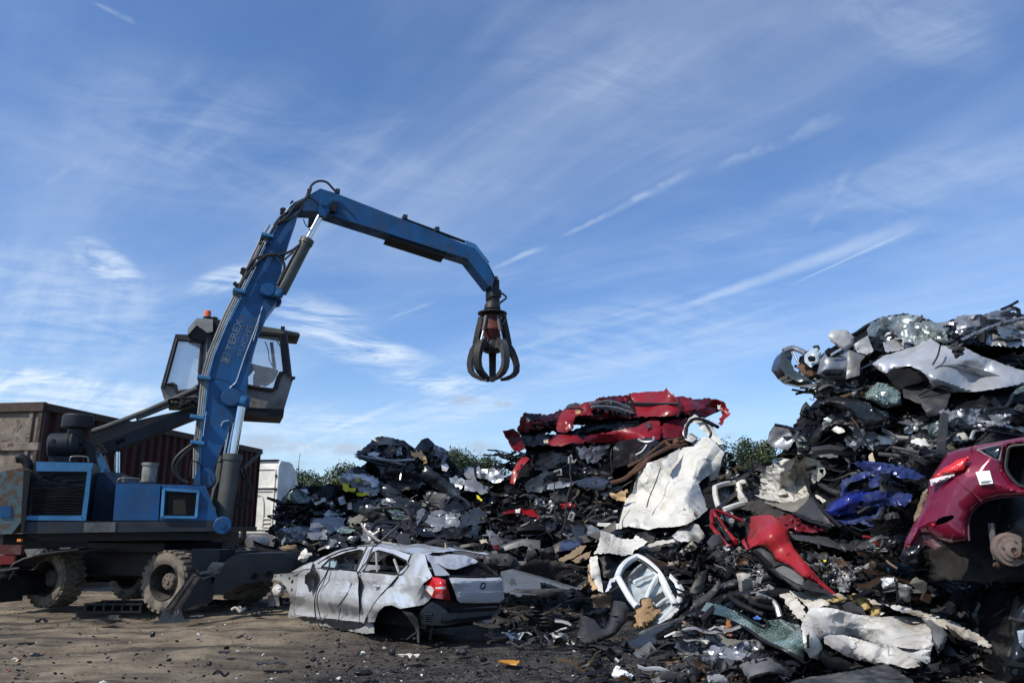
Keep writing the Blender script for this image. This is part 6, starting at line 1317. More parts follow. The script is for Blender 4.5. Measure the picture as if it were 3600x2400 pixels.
 tangle('scrap_tangle', [(C6, [(60, 840), (640, 760), (1060, 790), (1300, 800), (1980, 880), (2050, 1080), (2000, 1300), (1300, 1280), (500, 1300), (260, 1300), (60, 1100)], f, -0.15, 0.5, 620, 0.19),
       (C6, [(780, 400), (1000, 360), (1650, 420), (1880, 520), (2000, 720), (1750, 780), (1250, 760), (950, 500)], f, 0.0, 0.4, 170, 0.17),
       (C6, [(1900, 700), (2350, 700), (2350, 1350), (1950, 1300)], f, -0.1, 0.5, 230, 0.2)], PAL_DARK, 11)
mid_dark()

# ------------------------------------------------------------------ red vans, black wrecks under them and the white van
def mid_red():
 f = MID; gp = 'crushed vehicles in the middle stack'
 o = [(270, 440), (312, 342), (460, 352), (560, 342), (650, 292), (740, 262), (825, 250), (930, 212), (1060, 206), (1135, 195), (1420, 170), (1440, 142), (1480, 185), (1505, 212), (1560, 207), (1700, 232), (1760, 222), (1870, 245), (1900, 290), (1850, 305), (1800, 345), (1700, 362), (1550, 355), (1450, 368), (1190, 370), (900, 385), (720, 372), (692, 470), (590, 490), (555, 430), (400, 472), (285, 492)]
 t = W_('crushed_van', 'red van flattened on the very top of the middle stack', 'crushed van', R1, o, f, -0.2, gp)
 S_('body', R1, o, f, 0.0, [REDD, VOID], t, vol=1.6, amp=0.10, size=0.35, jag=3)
 S_('rear_box', R1, [(1145, 182), (1300, 172), (1420, 166), (1440, 140), (1476, 190), (1536, 265), (1552, 342), (1480, 362), (1300, 366), (1190, 366), (1180, 262)], f, -0.35, [RED, BLK], t, amp=0.07, size=0.5, jag=1)
 T_('rubbing_strip', R1, [(1180, 264), (1360, 266), (1538, 268)], f, -0.46, 0.035, PLAST, t)
 S_('tail_panel', R1, [(1558, 222), (1700, 240), (1762, 220), (1850, 238), (1892, 250), (1946, 342), (1905, 385), (1872, 440), (1842, 420), (1880, 350), (1842, 300), (1790, 290), (1700, 310), (1560, 330)], f, -0.3, [RED, REDD], t, amp=0.09, size=0.3, jag=2)
 S_('front_wing', R1, [(592, 370), (642, 310), (740, 285), (820, 262), (862, 350), (722, 365), (692, 470), (640, 492), (580, 482), (568, 420)], f, -0.35, [RED, BLK], t, amp=0.07, size=0.35, jag=2)
 S_('bonnet', R1, [(285, 430), (320, 410), (470, 380), (600, 330), (610, 365), (500, 410), (400, 430), (290, 480)], f, -0.3, [REDD, BLK], t, amp=0.08, size=0.25, jag=3)
 S_('scuttle', R1, [(315, 345), (460, 345), (440, 380), (330, 410)], f, -0.32, [BLK, VOID], t, amp=0.08, size=0.2)
 S_('door_frame', R1, [(832, 262), (1060, 208), (1135, 240), (1188, 352), (1050, 332), (862, 312)], f, -0.3, [GREYP, VOID], t, amp=0.16, size=0.16, jag=4)
 S_('roof_skin', R1, [(900, 225), (1060, 204), (1130, 215), (1120, 250), (960, 240)], f, -0.42, RED, t, amp=0.12, size=0.16, jag=4)
 for q in (((850, 290), (1000, 290), (1180, 340)), ((840, 265), (1000, 245), (1150, 300)), ((1120, 200), (1160, 250), (1190, 350)), ((1535, 225), (1548, 290), (1530, 370))): T_('torn_seam', R1, q, f, -0.5, 0.025, ALU if q[0][0] < 1100 else BLK, t)
 S_('wing_mirror', R1, [(645, 300), (670, 270), (740, 258), (770, 272), (740, 290)], f, -0.42, [GREYP, VOID], t, amp=0.04)
 S_('reflector', R1, [(722, 320), (760, 312), (766, 338), (726, 348)], f, -0.5, mat('dull_amber', (0.25, 0.16, 0.05), 0.4), t, amp=0.02, jag=0)
 S_('light_unit', R1, [(1840, 275), (1868, 272), (1862, 310), (1842, 310)], f, -0.45, WHT, t, amp=0.02)
 tangle_part('torn_pieces', R1, [(290, 440), (600, 370), (860, 270), (1180, 230), (1190, 350), (700, 380), (560, 470)], f, -0.25, 0.25, 120, 0.16, PAL_DARK+[(.2, .01, .015)]*4, 3, t)
 o = [(290, 520), (420, 500), (560, 505), (690, 480), (820, 420), (1000, 400), (1220, 400), (1340, 378), (1420, 390), (1605, 375), (1610, 520), (1400, 545), (1030, 572), (820, 578), (640, 602), (500, 592), (320, 600)]
 t = W_('crushed_van', 'second red van squashed under the top one with black gaps between them', 'crushed van', R1, o, f, 0.1, gp)
 S_('body', R1, o, f, 0.15, [BLK, VOID], t, vol=1.5, amp=0.1, size=0.35)
 S_('side_panel', R1, [(790, 530), (860, 510), (1010, 482), (1222, 442), (1332, 382), (1380, 390), (1402, 500), (1385, 545), (1030, 572), (822, 574)], f, -0.2, [RED, BLK], t, amp=0.09, size=0.45)
 S_('front_wing', R1, [(490, 570), (560, 512), (640, 500), (740, 520), (815, 555), (780, 580), (700, 570), (620, 600), (530, 592)], f, -0.25, [RED, BLK], t, amp=0.06, size=0.3)
 S_('rear_panel', R1, [(1395, 440), (1480, 390), (1605, 375), (1590, 440), (1560, 520), (1420, 540)], f, -0.2, [REDD, BLK], t, amp=0.09, size=0.3)
 S_('door_hole', R1, [(1278, 410), (1310, 405), (1316, 455), (1290, 470)], f, -0.34, GREYP, t, amp=0.02)
 S_('number_tag', R1, [(470, 545), (510, 545), (508, 578), (478, 575)], f, -0.35, PALEW, t, amp=0.02)
 o = [(148, 478), (185, 475), (240, 462), (282, 500), (322, 620), (285, 640), (240, 642), (205, 590)]
 tag(S_('bumper_flap', R1, o, f, -0.35, [REDD, BLK], None, amp=0.05, size=0.4, jag=1), 'dark red bumper flap jutting left from the red vans', 'bumper')
 o = [(208, 892), (222, 810), (262, 730), (300, 692), (335, 682), (362, 700), (330, 735), (290, 780), (258, 850), (242, 898)]
 t = W_('scrap_sheet', 'bright red wheel arch panel standing at the left end under the red vans', 'car panel', R1, o, f, -0.3)
 S_('arch_panel', R1, o, f, -0.4, [RED2, BLK], t, amp=0.02, size=0.3, jag=0, vol=0.25)
 for q in ([(285, 760), (300, 735), (310, 740), (295, 768)], [(262, 790), (280, 785), (275, 808), (260, 812)]): S_('slot', R1, q, f, -0.5, VOID, t, amp=0, jag=0)
 # black wrecks under the red vans
 o = [(440, 660), (720, 600), (1000, 580), (1240, 520), (1390, 545), (1480, 560), (1420, 640), (1250, 720), (1010, 800), (1000, 890), (460, 890), (400, 760)]
 t = W_('crushed_car', 'black car crushed under the red vans with a large flat black panel facing out', 'crushed car', R1, o, f, 0, gp)
 S_('body', R1, o, f, 0.05, [BLK, VOID], t, vol=1.7, amp=0.12, size=0.35)
 S_('door_panel', R1, [(1022, 602), (1080, 556), (1240, 520), (1352, 542), (1385, 580), (1332, 602), (1250, 702), (1130, 745), (1018, 768)], f, -0.3, [CHAR, BLK], t, amp=0.05, size=0.4)
 S_('crumpled_wing', R1, [(725, 612), (860, 600), (1002, 588), (960, 640), (930, 700), (880, 732), (760, 692)], f, -0.3, [SIL2, BLK], t, amp=0.15, size=0.16, jag=4)
 T_('scratched_edge', R1, [(1200, 668), (1250, 640), (1285, 590)], f, -0.4, 0.02, WHT, t); T_('spring', R1, [(1220, 545), (1260, 565), (1330, 560), (1340, 530)], f, -0.4, 0.03, ALU, t)
 S_('side_skin', R1, [(690, 885), (860, 835), (1000, 878), (1012, 925), (880, 935), (740, 915)], f, -0.25, [mat('dusty_navy_paint', (0.03, 0.04, 0.065), 0.4, dirt=0.4), BLK], t, amp=0.08, size=0.3)
 S_('bumper_reinforcement', R1, [(462, 912), (600, 875), (722, 880), (702, 908), (580, 932), (470, 942)], f, -0.3, SIL2, t, amp=0.04)
 S_('dark_door', R1, [(450, 690), (590, 650), (690, 690), (660, 760), (500, 780)], f, -0.2, [CHAR, BLK], t, amp=0.08)
 for q in ([(672, 690), (690, 670), (700, 735), (672, 740), (672, 690)], [(560, 800), (610, 785), (615, 825), (565, 830), (560, 800)]): T_('buckle', R1, q, f, -0.35, 0.025, ALU, t, sm=1)
 tangle_part('torn_pieces', R1, [(450, 700), (720, 600), (1000, 600), (1000, 880), (500, 900)], f, -0.15, 0.3, 130, 0.18, PAL_DARK, 9, t)
 shells(t, R1, [(450, 640), (1000, 620), (1000, 1000), (250, 1000)], f, 12, 11, [SLATE, CHAR, SIL2, SLATE, GREYP, SIL2, CHAR]+[BLK, BLK]); shells(t, R1, [(50, 900), (1000, 950), (880, 1300), (100, 1350)], f, 14, 12, [SLATE, CHAR, SIL2, SLATE, GREYP, SIL2, CHAR]+[BLK, BLK, RED])
 o = [(1120, 780), (1200, 700), (1330, 640), (1420, 590), (1500, 540), (1590, 540), (1600, 600), (1500, 620), (1400, 680), (1300, 720), (1200, 830), (1110, 870), (1000, 910), (990, 880)]
 t = W_('axle_frame', 'rusty brown suspension frame between the black wreck and the white van', 'axle', R1, o, f, -0.1)
 for q, r in (([(1000, 890), (1120, 850), (1240, 740), (1400, 640), (1580, 560)], 0.045), ([(1140, 760), (1260, 700), (1330, 640), (1440, 560), (1560, 540)], 0.04), ([(1150, 820), (1230, 780), (1300, 700)], 0.05), ([(1420, 560), (1480, 600), (1600, 590)], 0.05)): T_('beam', R1, q, f, -0.3, r, RUSTM, t)
 b = MB(); b.lathe([(0, -.1), (.08, -.06), (.09, 0), (.06, .06), (0, .1)], centre(R1, [(1520, 570)], f, -0.35), (0.3, -1, 0.3), 16); b.build('hub', RUSTM, t)
 o = [(148, 1120), (225, 1100), (300, 1086), (400, 1106), (442, 1152), (432, 1187), (350, 1142), (240, 1138), (160, 1132)]
 t = W_('crushed_car', 'small red wreck with a white stripe deep under the black cars', 'crushed car', R1, o, f, -0.1, gp)
 S_('body', R1, [(130, 1100), (300, 1070), (480, 1110), (470, 1210), (300, 1230), (140, 1200)], f, 0.1, [BLK, VOID], t, vol=1.2, amp=0.1)
 S_('bonnet', R1, o, f, -0.35, [RED, BLK], t, amp=0.06, size=0.25); S_('stripe', R1, [(248, 1098), (290, 1088), (284, 1134), (250, 1134)], f, -0.48, WHT, t, amp=0.03)
 o = [(275, 1270), (330, 1220), (450, 1185), (545, 1160), (600, 1200), (560, 1260), (450, 1302), (300, 1312)]
 tag(S_('seat_shell', R1, o, f, -0.35, [BLK, VOID], None, amp=0.12, size=0.25, vol=0.4), 'black seat shell under the small red wreck', 'car seat')
 o = [(545, 1375), (650, 1332), (770, 1318), (775, 1380), (740, 1405), (570, 1435)]
 tag(S_('headlamp', R1, o, f, -0.4, [mat('smoked_lamp_glass', (0.03, 0.04, 0.075), 0.12, coat=0.8), PLAST], None, amp=0.03, bulge=0.12, vol=0.2, jag=0), 'smoky blue headlamp unit lying below the black wrecks', 'headlamp')
 o = [(690, 1230), (750, 1210), (800, 1250), (790, 1310), (720, 1320)]
 tag(S_('crumpled_sheet', R1, o, f, -0.35, [SLATE, BLK], None, amp=0.12, size=0.2), 'crumpled slate panel right of the smoky headlamp', 'car panel')
 tag(S_('floor_mat', R1, [(570, 1500), (690, 1430), (760, 1380), (812, 1382), (780, 1430), (700, 1482), (610, 1515)], f, -0.45, WOOD, None, amp=0.04), 'brown floor lining lying left of the white van foot', 'lining')
 tag(S_('floor_mat', R1, [(690, 1500), (780, 1450), (850, 1420), (830, 1480), (740, 1520)], f, -0.5, WOOD, None, amp=0.04), 'smaller brown lining touching the white van foot', 'lining')
 for k, (q, r, lab) in enumerate((([(690, 690), (680, 800), (690, 900), (660, 1000), (640, 1200), (600, 1290)], 0.018, 'black cable hanging longest in front of the black wrecks'), ([(560, 880), (556, 1000), (565, 1120), (568, 1210)], 0.014, 'thin black cable hanging left of the long one in front of the black wrecks'),
        ([(1010, 620), (1000, 700), (1012, 790), (1005, 825)], 0.012, 'short cable dangling along the edge of the flat black panel'), ([(720, 1040), (780, 1100), (870, 1090), (880, 1160)], 0.014, 'looped cable beside the white buckle'))):
  tag(T_('cable', R1, q, f, -0.55, r, RUBBER), lab, 'cable')
 for q, lab in (([(688, 1120), (716, 1132), (700, 1185), (668, 1172), (688, 1120)], 'grey square buckle hanging beside the long black cable'), ([(500, 1100), (520, 1085), (540, 1090), (520, 1130), (500, 1120)], 'grey wire loop above the black seat shell')):
  tag(T_('buckle', R1, q, f, -0.55, 0.02, ALU, sm=1), lab, 'buckle')
 tangle('scrap_tangle', [(R1, [(150, 880), (480, 900), (1000, 900), (1060, 1050), (900, 1220), (880, 1300), (820, 1380), (560, 1380), (250, 1330), (120, 1250)], f, -0.2, 0.5, 420, 0.2), (R1, [(900, 1060), (1030, 1130), (940, 1200), (890, 1180)], f, -0.5, 0.2, 30, 0.14),
       (R1, [(1850, 540), (1890, 580), (1980, 720), (1990, 800), (1850, 850), (1880, 700)], f, 0.1, 0.4, 45, 0.15), (R1, [(150, 640), (330, 640), (420, 700), (260, 780), (130, 760)], f, -0.1, 0.4, 60, 0.2)], PAL_DARK, 21)
 # ---- the white van sliding down the front of the stack
 o = [(1062, 1210), (1112, 1030), (1172, 960), (1182, 920), (1242, 742), (1330, 722), (1430, 682), (1545, 612), (1660, 600), (1722, 532), (1762, 527), (1850, 600), (1896, 650), (1872, 720), (1820, 800), (1740, 850), (1692, 890), (1722, 980), (1776, 1072), (1762, 1100), (1692, 1162), (1600, 1215), (1500, 1235), (1370, 1240), (1300, 1258), (1140, 1232), (1050, 1256), (892, 1222), (902, 1200)]
 t = W_('crushed_van', 'white van crushed to a crumpled sheet sliding down the front of the middle stack', 'crushed van', R1, o, f, 0, gp)
 S_('body', R1, o, f, -0.5, [WHT, BLK], t, vol=1.2, amp=0.06, size=0.5, sp=5.5, jag=0.5, bulge=0.0, octv=2, lay=1.0, crs=20, slope=0.5, crisp=14)
 S_('side_wall', R1, [(1745, 640), (1850, 602), (1896, 652), (1872, 722), (1850, 830), (1825, 880), (1780, 870), (1760, 760)], f, -0.66, [WHT, BLK], t, amp=0.06, size=0.3)
 S_('roof_fold', R1, [(1400, 722), (1440, 690), (1545, 614), (1530, 700), (1480, 770), (1430, 772)], f, -0.62, [WHT, GREYP], t, amp=0.08, size=0.3)
 S_('bonnet', R1, [(1655, 602), (1722, 530), (1765, 524), (1850, 602), (1760, 640), (1700, 660)], f, -0.72, [WHT, BLK], t, amp=0.05, size=0.4, bulge=0.12)
 S_('wheel_hole', R1, [(1690, 885), (1742, 852), (1800, 878), (1832, 1000), (1842, 1072), (1785, 1062), (1722, 962)], f, -0.6, [VOID], t, amp=0.05)
 T_('panel_seam', R1, [(1395, 770), (1350, 900), (1310, 990), (1285, 1080)], f, -0.72, 0.012, PLAST, t); T_('panel_seam', R1, [(1110, 1040), (1080, 1140), (1066, 1200)], f, -0.5, 0.014, PLAST, t); 
 S_('sticker', R1, [(1645, 1130), (1660, 1112), (1678, 1128), (1664, 1148)], f, -0.95, mat('brown_sticker', (0.16, 0.04, 0.03), 0.5), t, amp=0, jag=0, thick=0.004, bulge=0)
 S_('roof_panel', R1, [(1565, 500), (1590, 420), (1630, 370), (1660, 350), (1740, 380), (1790, 400), (1850, 440), (1855, 465), (1800, 450), (1890, 580), (1850, 585), (1720, 470), (1640, 400), (1610, 430), (1600, 500), (1680, 540), (1640, 570), (1585, 545)], f, -0.5, [WHT, BLK], t, amp=0.09, size=0.25, jag=2)
 T_('cab_edge', R1, [(1590, 540), (1595, 460), (1640, 395), (1720, 390), (1850, 450)], f, -0.56, 0.04, PLAST, t); T_('cab_edge', R1, [(1745, 415), (1790, 500), (1770, 540)], f, -0.56, 0.03, PLAST, t)
 S_('lining', R1, [(1595, 520), (1640, 495), (1690, 530), (1670, 580), (1620, 570)], f, -0.55, BEIGE, t, amp=0.1, size=0.15)
 S_('lining', R1, [(992, 965), (1040, 975), (1090, 950), (1135, 940), (1110, 1030), (1050, 1030), (1005, 1000)], f, -0.3, PEACH, t, amp=0.06, size=0.2)
 # lower cab end
 S_('front_panel', R1, [(868, 1450), (902, 1392), (922, 1262), (1000, 1290), (1080, 1325), (1180, 1332), (1200, 1300), (1292, 1350), (1222, 1402), (1192, 1410), (1172, 1452), (1092, 1462), (1000, 1440), (900, 1446)], f, -0.72, [WHT, GREYP], t, amp=0.05, size=0.28, jag=1.5, crs=14, slope=.6, lay=1.0, crisp=14, sp=6)
 S_('window_slot', R1, [(925, 1258), (1060, 1268), (1150, 1250), (1350, 1228), (1500, 1275), (1525, 1300), (1480, 1345), (1360, 1352), (1200, 1330), (1050, 1345), (950, 1310)], f, -0.15, [BLK, VOID], t, amp=0.05, vol=0.5)
 S_('inner_panel', R1, [(1185, 1290), (1290, 1260), (1370, 1270), (1330, 1360), (1230, 1350)], f, -0.3, GREYP, t, amp=0.05)
 S_('dashboard', R1, [(1220, 1420), (1360, 1350), (1510, 1335), (1560, 1360), (1500, 1440), (1440, 1480), (1300, 1500), (1230, 1480)], f, -0.2, [GREYP, VOID], t, amp=0.12, size=0.2, vol=0.3)
 S_('sill', R1, [(1200, 1392), (1340, 1362), (1360, 1345), (1500, 1330), (1510, 1350), (1380, 1375), (1230, 1412)], f, -0.5, CRM, t, amp=0.05, size=0.2)
 S_('corner_bracket', R1, [(1482, 1310), (1540, 1250), (1640, 1178), (1700, 1230), (1742, 1300), (1720, 1365), (1660, 1345), (1560, 1352), (1520, 1340)], f, -0.5, [mat('peeling_white_over_grey', (0.16, 0.16, 0.155), 0.5, dirt=0.75, dirtc=(0.62, 0.61, 0.57), dsc=4), BLK], t, amp=0.05, size=0.3)
 S_('chassis_rail', R1, [(1460, 1500), (1560, 1415), (1645, 1348), (1682, 1392), (1600, 1470), (1500, 1560), (1440, 1568)], f, -0.55, [mat('rusty_beige_rail', (0.42, 0.38, 0.30), 0.7, dirt=0.4, dirtc=(0.1, 0.06, 0.04), rust=0.25), BLK], t, amp=0.03, vol=0.12)
 S_('rail_slot', R1, [(1590, 1420), (1640, 1375), (1660, 1392), (1605, 1445)], f, -0.63, VOID, t, amp=0.0, jag=0)
 S_('door_pillar', R2, [(448, 438), (462, 408), (520, 398), (532, 480), (572, 690), (578, 738), (530, 722), (500, 650), (462, 580)], f, -0.55, [WHT, GREYP], t, amp=0.05, size=0.25)
 S_('foam_edge', R2, [(428, 540), (440, 470), (470, 560), (520, 700), (480, 720), (440, 610)], f, -0.5, PEACH, t, amp=0.06, size=0.12)
 S_('inner_door', R2, [(536, 412), (640, 400), (880, 402), (840, 470), (760, 560), (660, 575), (582, 592)], f, -0.4, [GREYP, VOID], t, amp=0.05, size=0.25)
 S_('trim_board', R2, [(578, 545), (700, 500), (800, 490), (740, 560), (590, 600)], f, -0.5, BEIGE, t, amp=0.03)
 S_('door_hole', R2, [(640, 400), (690, 380), (740, 420), (760, 450), (670, 440)], f, -0.52, VOID, t, amp=0.0, jag=0)
 tangle_part('torn_pieces', R2, [(540, 150), (1050, 110), (1300, 260), (1250, 380), (900, 430), (560, 390)], f, -0.35, 0.2, 70, 0.12, PAL_DARK+[(.6, .58, .5)]*4, 33, t)
 # the loose white door in front of it
 o = [(700, 585), (720, 540), (790, 460), (880, 402), (965, 440), (1090, 560), (1185, 560), (1290, 650), (1326, 722), (1302, 830), (1270, 900), (1200, 962), (1085, 1022), (900, 1010), (820, 800)]
 t = W_('loose_door', 'loose white car door frame showing its inner side at the foot of the white van', 'car door', R2, o, 12.6)
 fd = depth_fn([(*R2((720, 560))[0], 12.9), (*R2((1290, 680))[0], 12.75), (*R2((1000, 1000))[0], 11.7)])
 WD = paint('pale_door_paint', (0.68, 0.70, 0.69), metal=0.0, dirt=0.25, rough=0.4, scr=0.0)
 S_('inner_skin', R2, [(790, 605), (860, 520), (935, 462), (1040, 560), (1085, 575), (1180, 700), (1245, 830), (1080, 1000), (960, 960), (880, 860), (830, 780)], fd, 0.06, [mat('pale_grey_inner_skin', (0.42, 0.47, 0.46), 0.45, dirt=0.3), GREYP], t, amp=0.06, size=0.3, jag=0, bulge=-0.05)
 for q, r in (([(705, 600), (740, 520), (800, 455), (885, 408)], 0.055), ([(708, 590), (770, 700), (830, 800), (890, 872)], 0.05), ([(885, 408), (970, 450), (1090, 565), (1180, 740), (1240, 850)], 0.055), ([(1085, 565), (1030, 660), (985, 760), (970, 800)], 0.035), ([(1245, 850), (1180, 930), (1085, 1010)], 0.045), ([(860, 640), (950, 600), (1040, 565)], 0.03), ([(1060, 870), (1150, 800), (1200, 790)], 0.03)):
  T_('frame_rail', R2, q, fd, -0.05, r, WD, t, n=8)
 S_('outer_edge', R2, [(1190, 560), (1290, 650), (1326, 722), (1302, 830), (1262, 890), (1240, 830), (1262, 740), (1230, 650), (1180, 600)], fd, -0.05, [WD, BLK], t, amp=0.02, jag=0, bulge=0.08)
 S_('lower_edge', R2, [(1230, 860), (1275, 890), (1200, 965), (1085, 1025), (1062, 1008), (1150, 940)], fd, -0.1, [WD, BLK], t, amp=0.02, jag=0)
 T_('rubber_seal', R2, [(785, 610), (800, 700), (840, 790), (870, 830)], fd, -0.03, 0.025, PLAST, t); T_('rubber_seal', R2, [(895, 420), (990, 480), (1080, 560)], fd, -0.12, 0.014, PLAST, t)
 S_('speaker_hole', R2, [(1020, 800), (1120, 720), (1160, 790), (1070, 860)], fd, 0.01, GREYP, t, amp=0.0)
 S_('pocket', R2, [(790, 600), (930, 480), (980, 500), (860, 600), (800, 630)], fd, 0.0, [GREYP], t, amp=0.02)
 S_('stay_arm', R2, [(592, 732), (640, 610), (700, 582), (712, 600), (660, 640), (625, 720)], fd, -0.05, WD, t, amp=0.03)
 tag(S_('foam_padding', R2, [(855, 1045), (882, 930), (930, 835), (1000, 788), (1042, 862), (1112, 900), (1072, 980), (1000, 1022), (930, 1062)], lambda q: fd(q)-0.22, 0, FOAM, None, amp=0.10, size=0.12, jag=5, vol=0.16, bulge=0.12, bw=25, fine=0.02), 'brown fibrous padding lying against the loose white door', 'padding')
 tag(S_('wood_strip', R2, [(722, 1125), (850, 1085), (1060, 1000), (1086, 1020), (1062, 1040), (860, 1095), (750, 1130)], 11.6, 0, PALEW, None, amp=0.02, jag=1), 'pale wooden strip under the loose white door', 'wood')
mid_red()
# ------------------------------------------------------------------ the tall pile at the right
def right_top():
 f = RGT; gp = 'crushed cars in the tall right pile'
 o = [(1012, 290), (1030, 190), (1080, 160), (1270, 120), (1395, 135), (1505, 172), (1520, 200), (1700, 166), (1900, 142), (2010, 105), (2100, 95), (2260, 135), (2260, 385), (1900, 372), (1640, 345), (1480, 340), (1300, 400), (1150, 420), (1080, 400), (1040, 340)]
 t = W_('crushed_car', 'shredded silver car lying highest on the tall right pile', 'crushed car', R3, o, f, 0, gp)
 S_('body', R3, o, f, 0.1, [CHAR, VOID], t, vol=1.8, amp=0.10, size=0.3, jag=3)
 S_('front_end', R3, [(1012, 290), (1030, 192), (1080, 162), (1270, 122), (1395, 137), (1500, 172), (1480, 215), (1330, 285), (1250, 330), (1120, 320)], f, -0.2, [GRN, BLK], t, amp=0.13, size=0.16, jag=3)
 S_('wing', R3, [(1130, 340), (1215, 320), (1300, 392), (1240, 412), (1150, 422)], f, -0.25, [SIL, BLK], t, amp=0.08, size=0.16)
 S_('wing', R3, [(1020, 292), (1130, 342), (1142, 422), (1082, 402)], f, -0.2, [CHAR, BLK], t, amp=0.08, size=0.2)
 S_('wing_tip', R3, [(890, 362), (950, 320), (1012, 290), (1042, 362), (1052, 412), (1000, 442), (905, 402)], f, -0.25, [WHT, BLK], t, amp=0.06, size=0.25)
 S_('strut_tower', R3, [(1290, 270), (1340, 220), (1430, 125), (1450, 140), (1380, 240), (1310, 310)], f, -0.32, [GREYP, BLK], t, amp=0.04)
 S_('roof_rail', R3, [(1360, 222), (1700, 168), (1900, 140), (2010, 100), (2140, 68), (2210, 78), (2060, 130), (1990, 160), (1880, 172), (1700, 195), (1390, 250)], f, -0.3, [SIL2, BLK], t, amp=0.05, size=0.2, jag=3)
 S_('door_opening', R3, [(1395, 255), (1700, 200), (1890, 185), (1882, 270), (1700, 305), (1500, 320), (1400, 330)], f, -0.14, [BLK], t, amp=0.05)
 S_('side_panel', R3, [(1930, 172), (2100, 150), (2260, 140), (2260, 385), (1945, 365)], f, -0.28, [SIL, BLK], t, amp=0.14, size=0.18, jag=3)
 S_('torn_strip', R3, [(1740, 312), (1960, 215), (2120, 160), (2260, 135), (2260, 160), (1970, 252), (1755, 328)], f, -0.45, [SIL2, BLK], t, amp=0.03, jag=1)
 T_('pole', R3, [(2060, 85), (2130, 55), (2192, 20)], f, -0.3, 0.02, BLK, t); T_('pillar_seam', R3, [(1915, 150), (1920, 250), (1912, 350)], f, -0.42, 0.04, PLAST, t); T_('torn_tip', R3, [(2140, 70), (2190, 85), (2200, 120)], f, -0.3, 0.03, CHAR, t)
 tangle_part('torn_pieces', R3, [(1030, 200), (1500, 180), (2240, 160), (2240, 380), (1300, 380)], f, -0.2, 0.2, 170, 0.13, PAL_DARK+[(.4, .42, .42)]*4, 4, t)
 o = [(695, 292), (720, 255), (790, 244), (850, 246), (906, 302), (890, 362), (832, 412), (790, 390), (712, 332)]
 tag(S_('wing_liner', R3, o, f, -0.3, [mat('translucent_grey_plastic', (0.36, 0.36, 0.35), 0.35, dirt=0.4), GREYP], None, amp=0.04, size=0.3, jag=0, bulge=0.05), 'pale grey plastic flap sticking up at the top left of the tall pile', 'panel')
 # silver nose with bumper and headlamp
 o = [(608, 592), (640, 480), (680, 415), (760, 420), (822, 440), (862, 400), (990, 452), (955, 500), (946, 605), (822, 642), (682, 626)]
 t = W_('car_wreck', 'silver grey car nose with an empty lamp socket overhanging the left of the tall pile', 'car front', R3, o, f, -0.2)
 S_('bumper', R3, o, f, -0.3, [SIL2, BLK], t, amp=0.03, size=0.4, jag=0, bulge=0.2, bw=60, vol=0.5)
 S_('grille_opening', R3, [(650, 572), (690, 555), (822, 558), (805, 602), (680, 605)], f, -0.5, [BLK], t, amp=0.02, jag=0); S_('lamp_socket', R3, [(668, 412), (702, 384), (770, 400), (825, 432), (742, 456), (682, 442)], f, -0.45, [BLK], t, amp=0.02, jag=0)
 T_('lamp_seal', R3, [(720, 445), (760, 420), (800, 398)], f, -0.52, 0.02, SIL, t); S_('fold', R3, [(850, 402), (990, 452), (950, 500), (945, 600), (835, 632), (850, 520)], f, -0.5, [mat('scuffed_grey_paint', (0.24, 0.24, 0.235), 0.4, 0.4, dirt=0.4, scr=0.3), BLK], t, amp=0.03, jag=0)
 t = W_('car_wreck', 'dark metallic car front shell overhanging furthest left on the tall pile', 'car front', R3, [(310, 520), (520, 640)], f, 0)
 S_('shell', R3, [(308, 522), (330, 440), (348, 412), (402, 395), (420, 440), (405, 500), (430, 560), (540, 622), (580, 650), (560, 668), (430, 642), (368, 602)], f, -0.1, [paint('dark_teal_paint', (0.04, 0.055, 0.06), rough=0.25), BLK], t, amp=0.03, jag=1, vol=0.4)
 T_('upper_rail', R3, [(345, 412), (410, 388), (470, 405), (525, 432)], f, -0.12, 0.045, SIL2, t); T_('stay', R3, [(415, 400), (450, 480), (470, 520)], f, -0.1, 0.02, ALU, t)
 S_('headlamp', R3, [(510, 440), (560, 402), (602, 390), (642, 412), (622, 500), (562, 540), (512, 502)], f, -0.15, [mat('lamp_glass', (0.35, 0.42, 0.46), 0.12, coat=0.8), BLK], t, amp=0.05, size=0.1, vol=0.25)
 S_('lamp_bowl', R3, [(535, 458), (580, 445), (600, 470), (590, 495), (545, 492)], f, -0.3, BLK, t, amp=0.01); S_('top_cover', R3, [(572, 375), (622, 368), (640, 400), (600, 400)], f, -0.15, BLK, t, amp=0.03)
 S_('rusty_tray', R3, [(440, 530), (490, 510), (600, 560), (600, 620), (500, 600)], f, -0.1, RUSTM, t, amp=0.04)
 tangle_part('torn_pieces', R3, [(430, 500), (620, 520), (660, 650), (560, 660), (450, 600)], f, -0.1, 0.2, 40, 0.11, PAL_DARK, 6, t)
 # long silver flank with a wheel arch
 o = [(1050, 512), (1130, 452), (1250, 415), (1380, 372), (1500, 312), (1540, 335), (1590, 370), (1740, 366), (1900, 450), (2120, 530), (2260, 572), (2260, 662), (2115, 690), (1900, 726), (1680, 736), (1520, 692), (1480, 622), (1420, 560), (1340, 527), (1230, 545), (1160, 585), (1100, 560)]
 t = W_('crushed_car', 'silver car flank with a big black wheel arch under the highest wreck', 'crushed car', R3, o, f, -0.2, gp)
 S_('flank', R3, o, f, -0.4, [SIL, BLK], t, amp=0.11, size=0.6, jag=1, bulge=0.06, bw=50, vol=1.2)
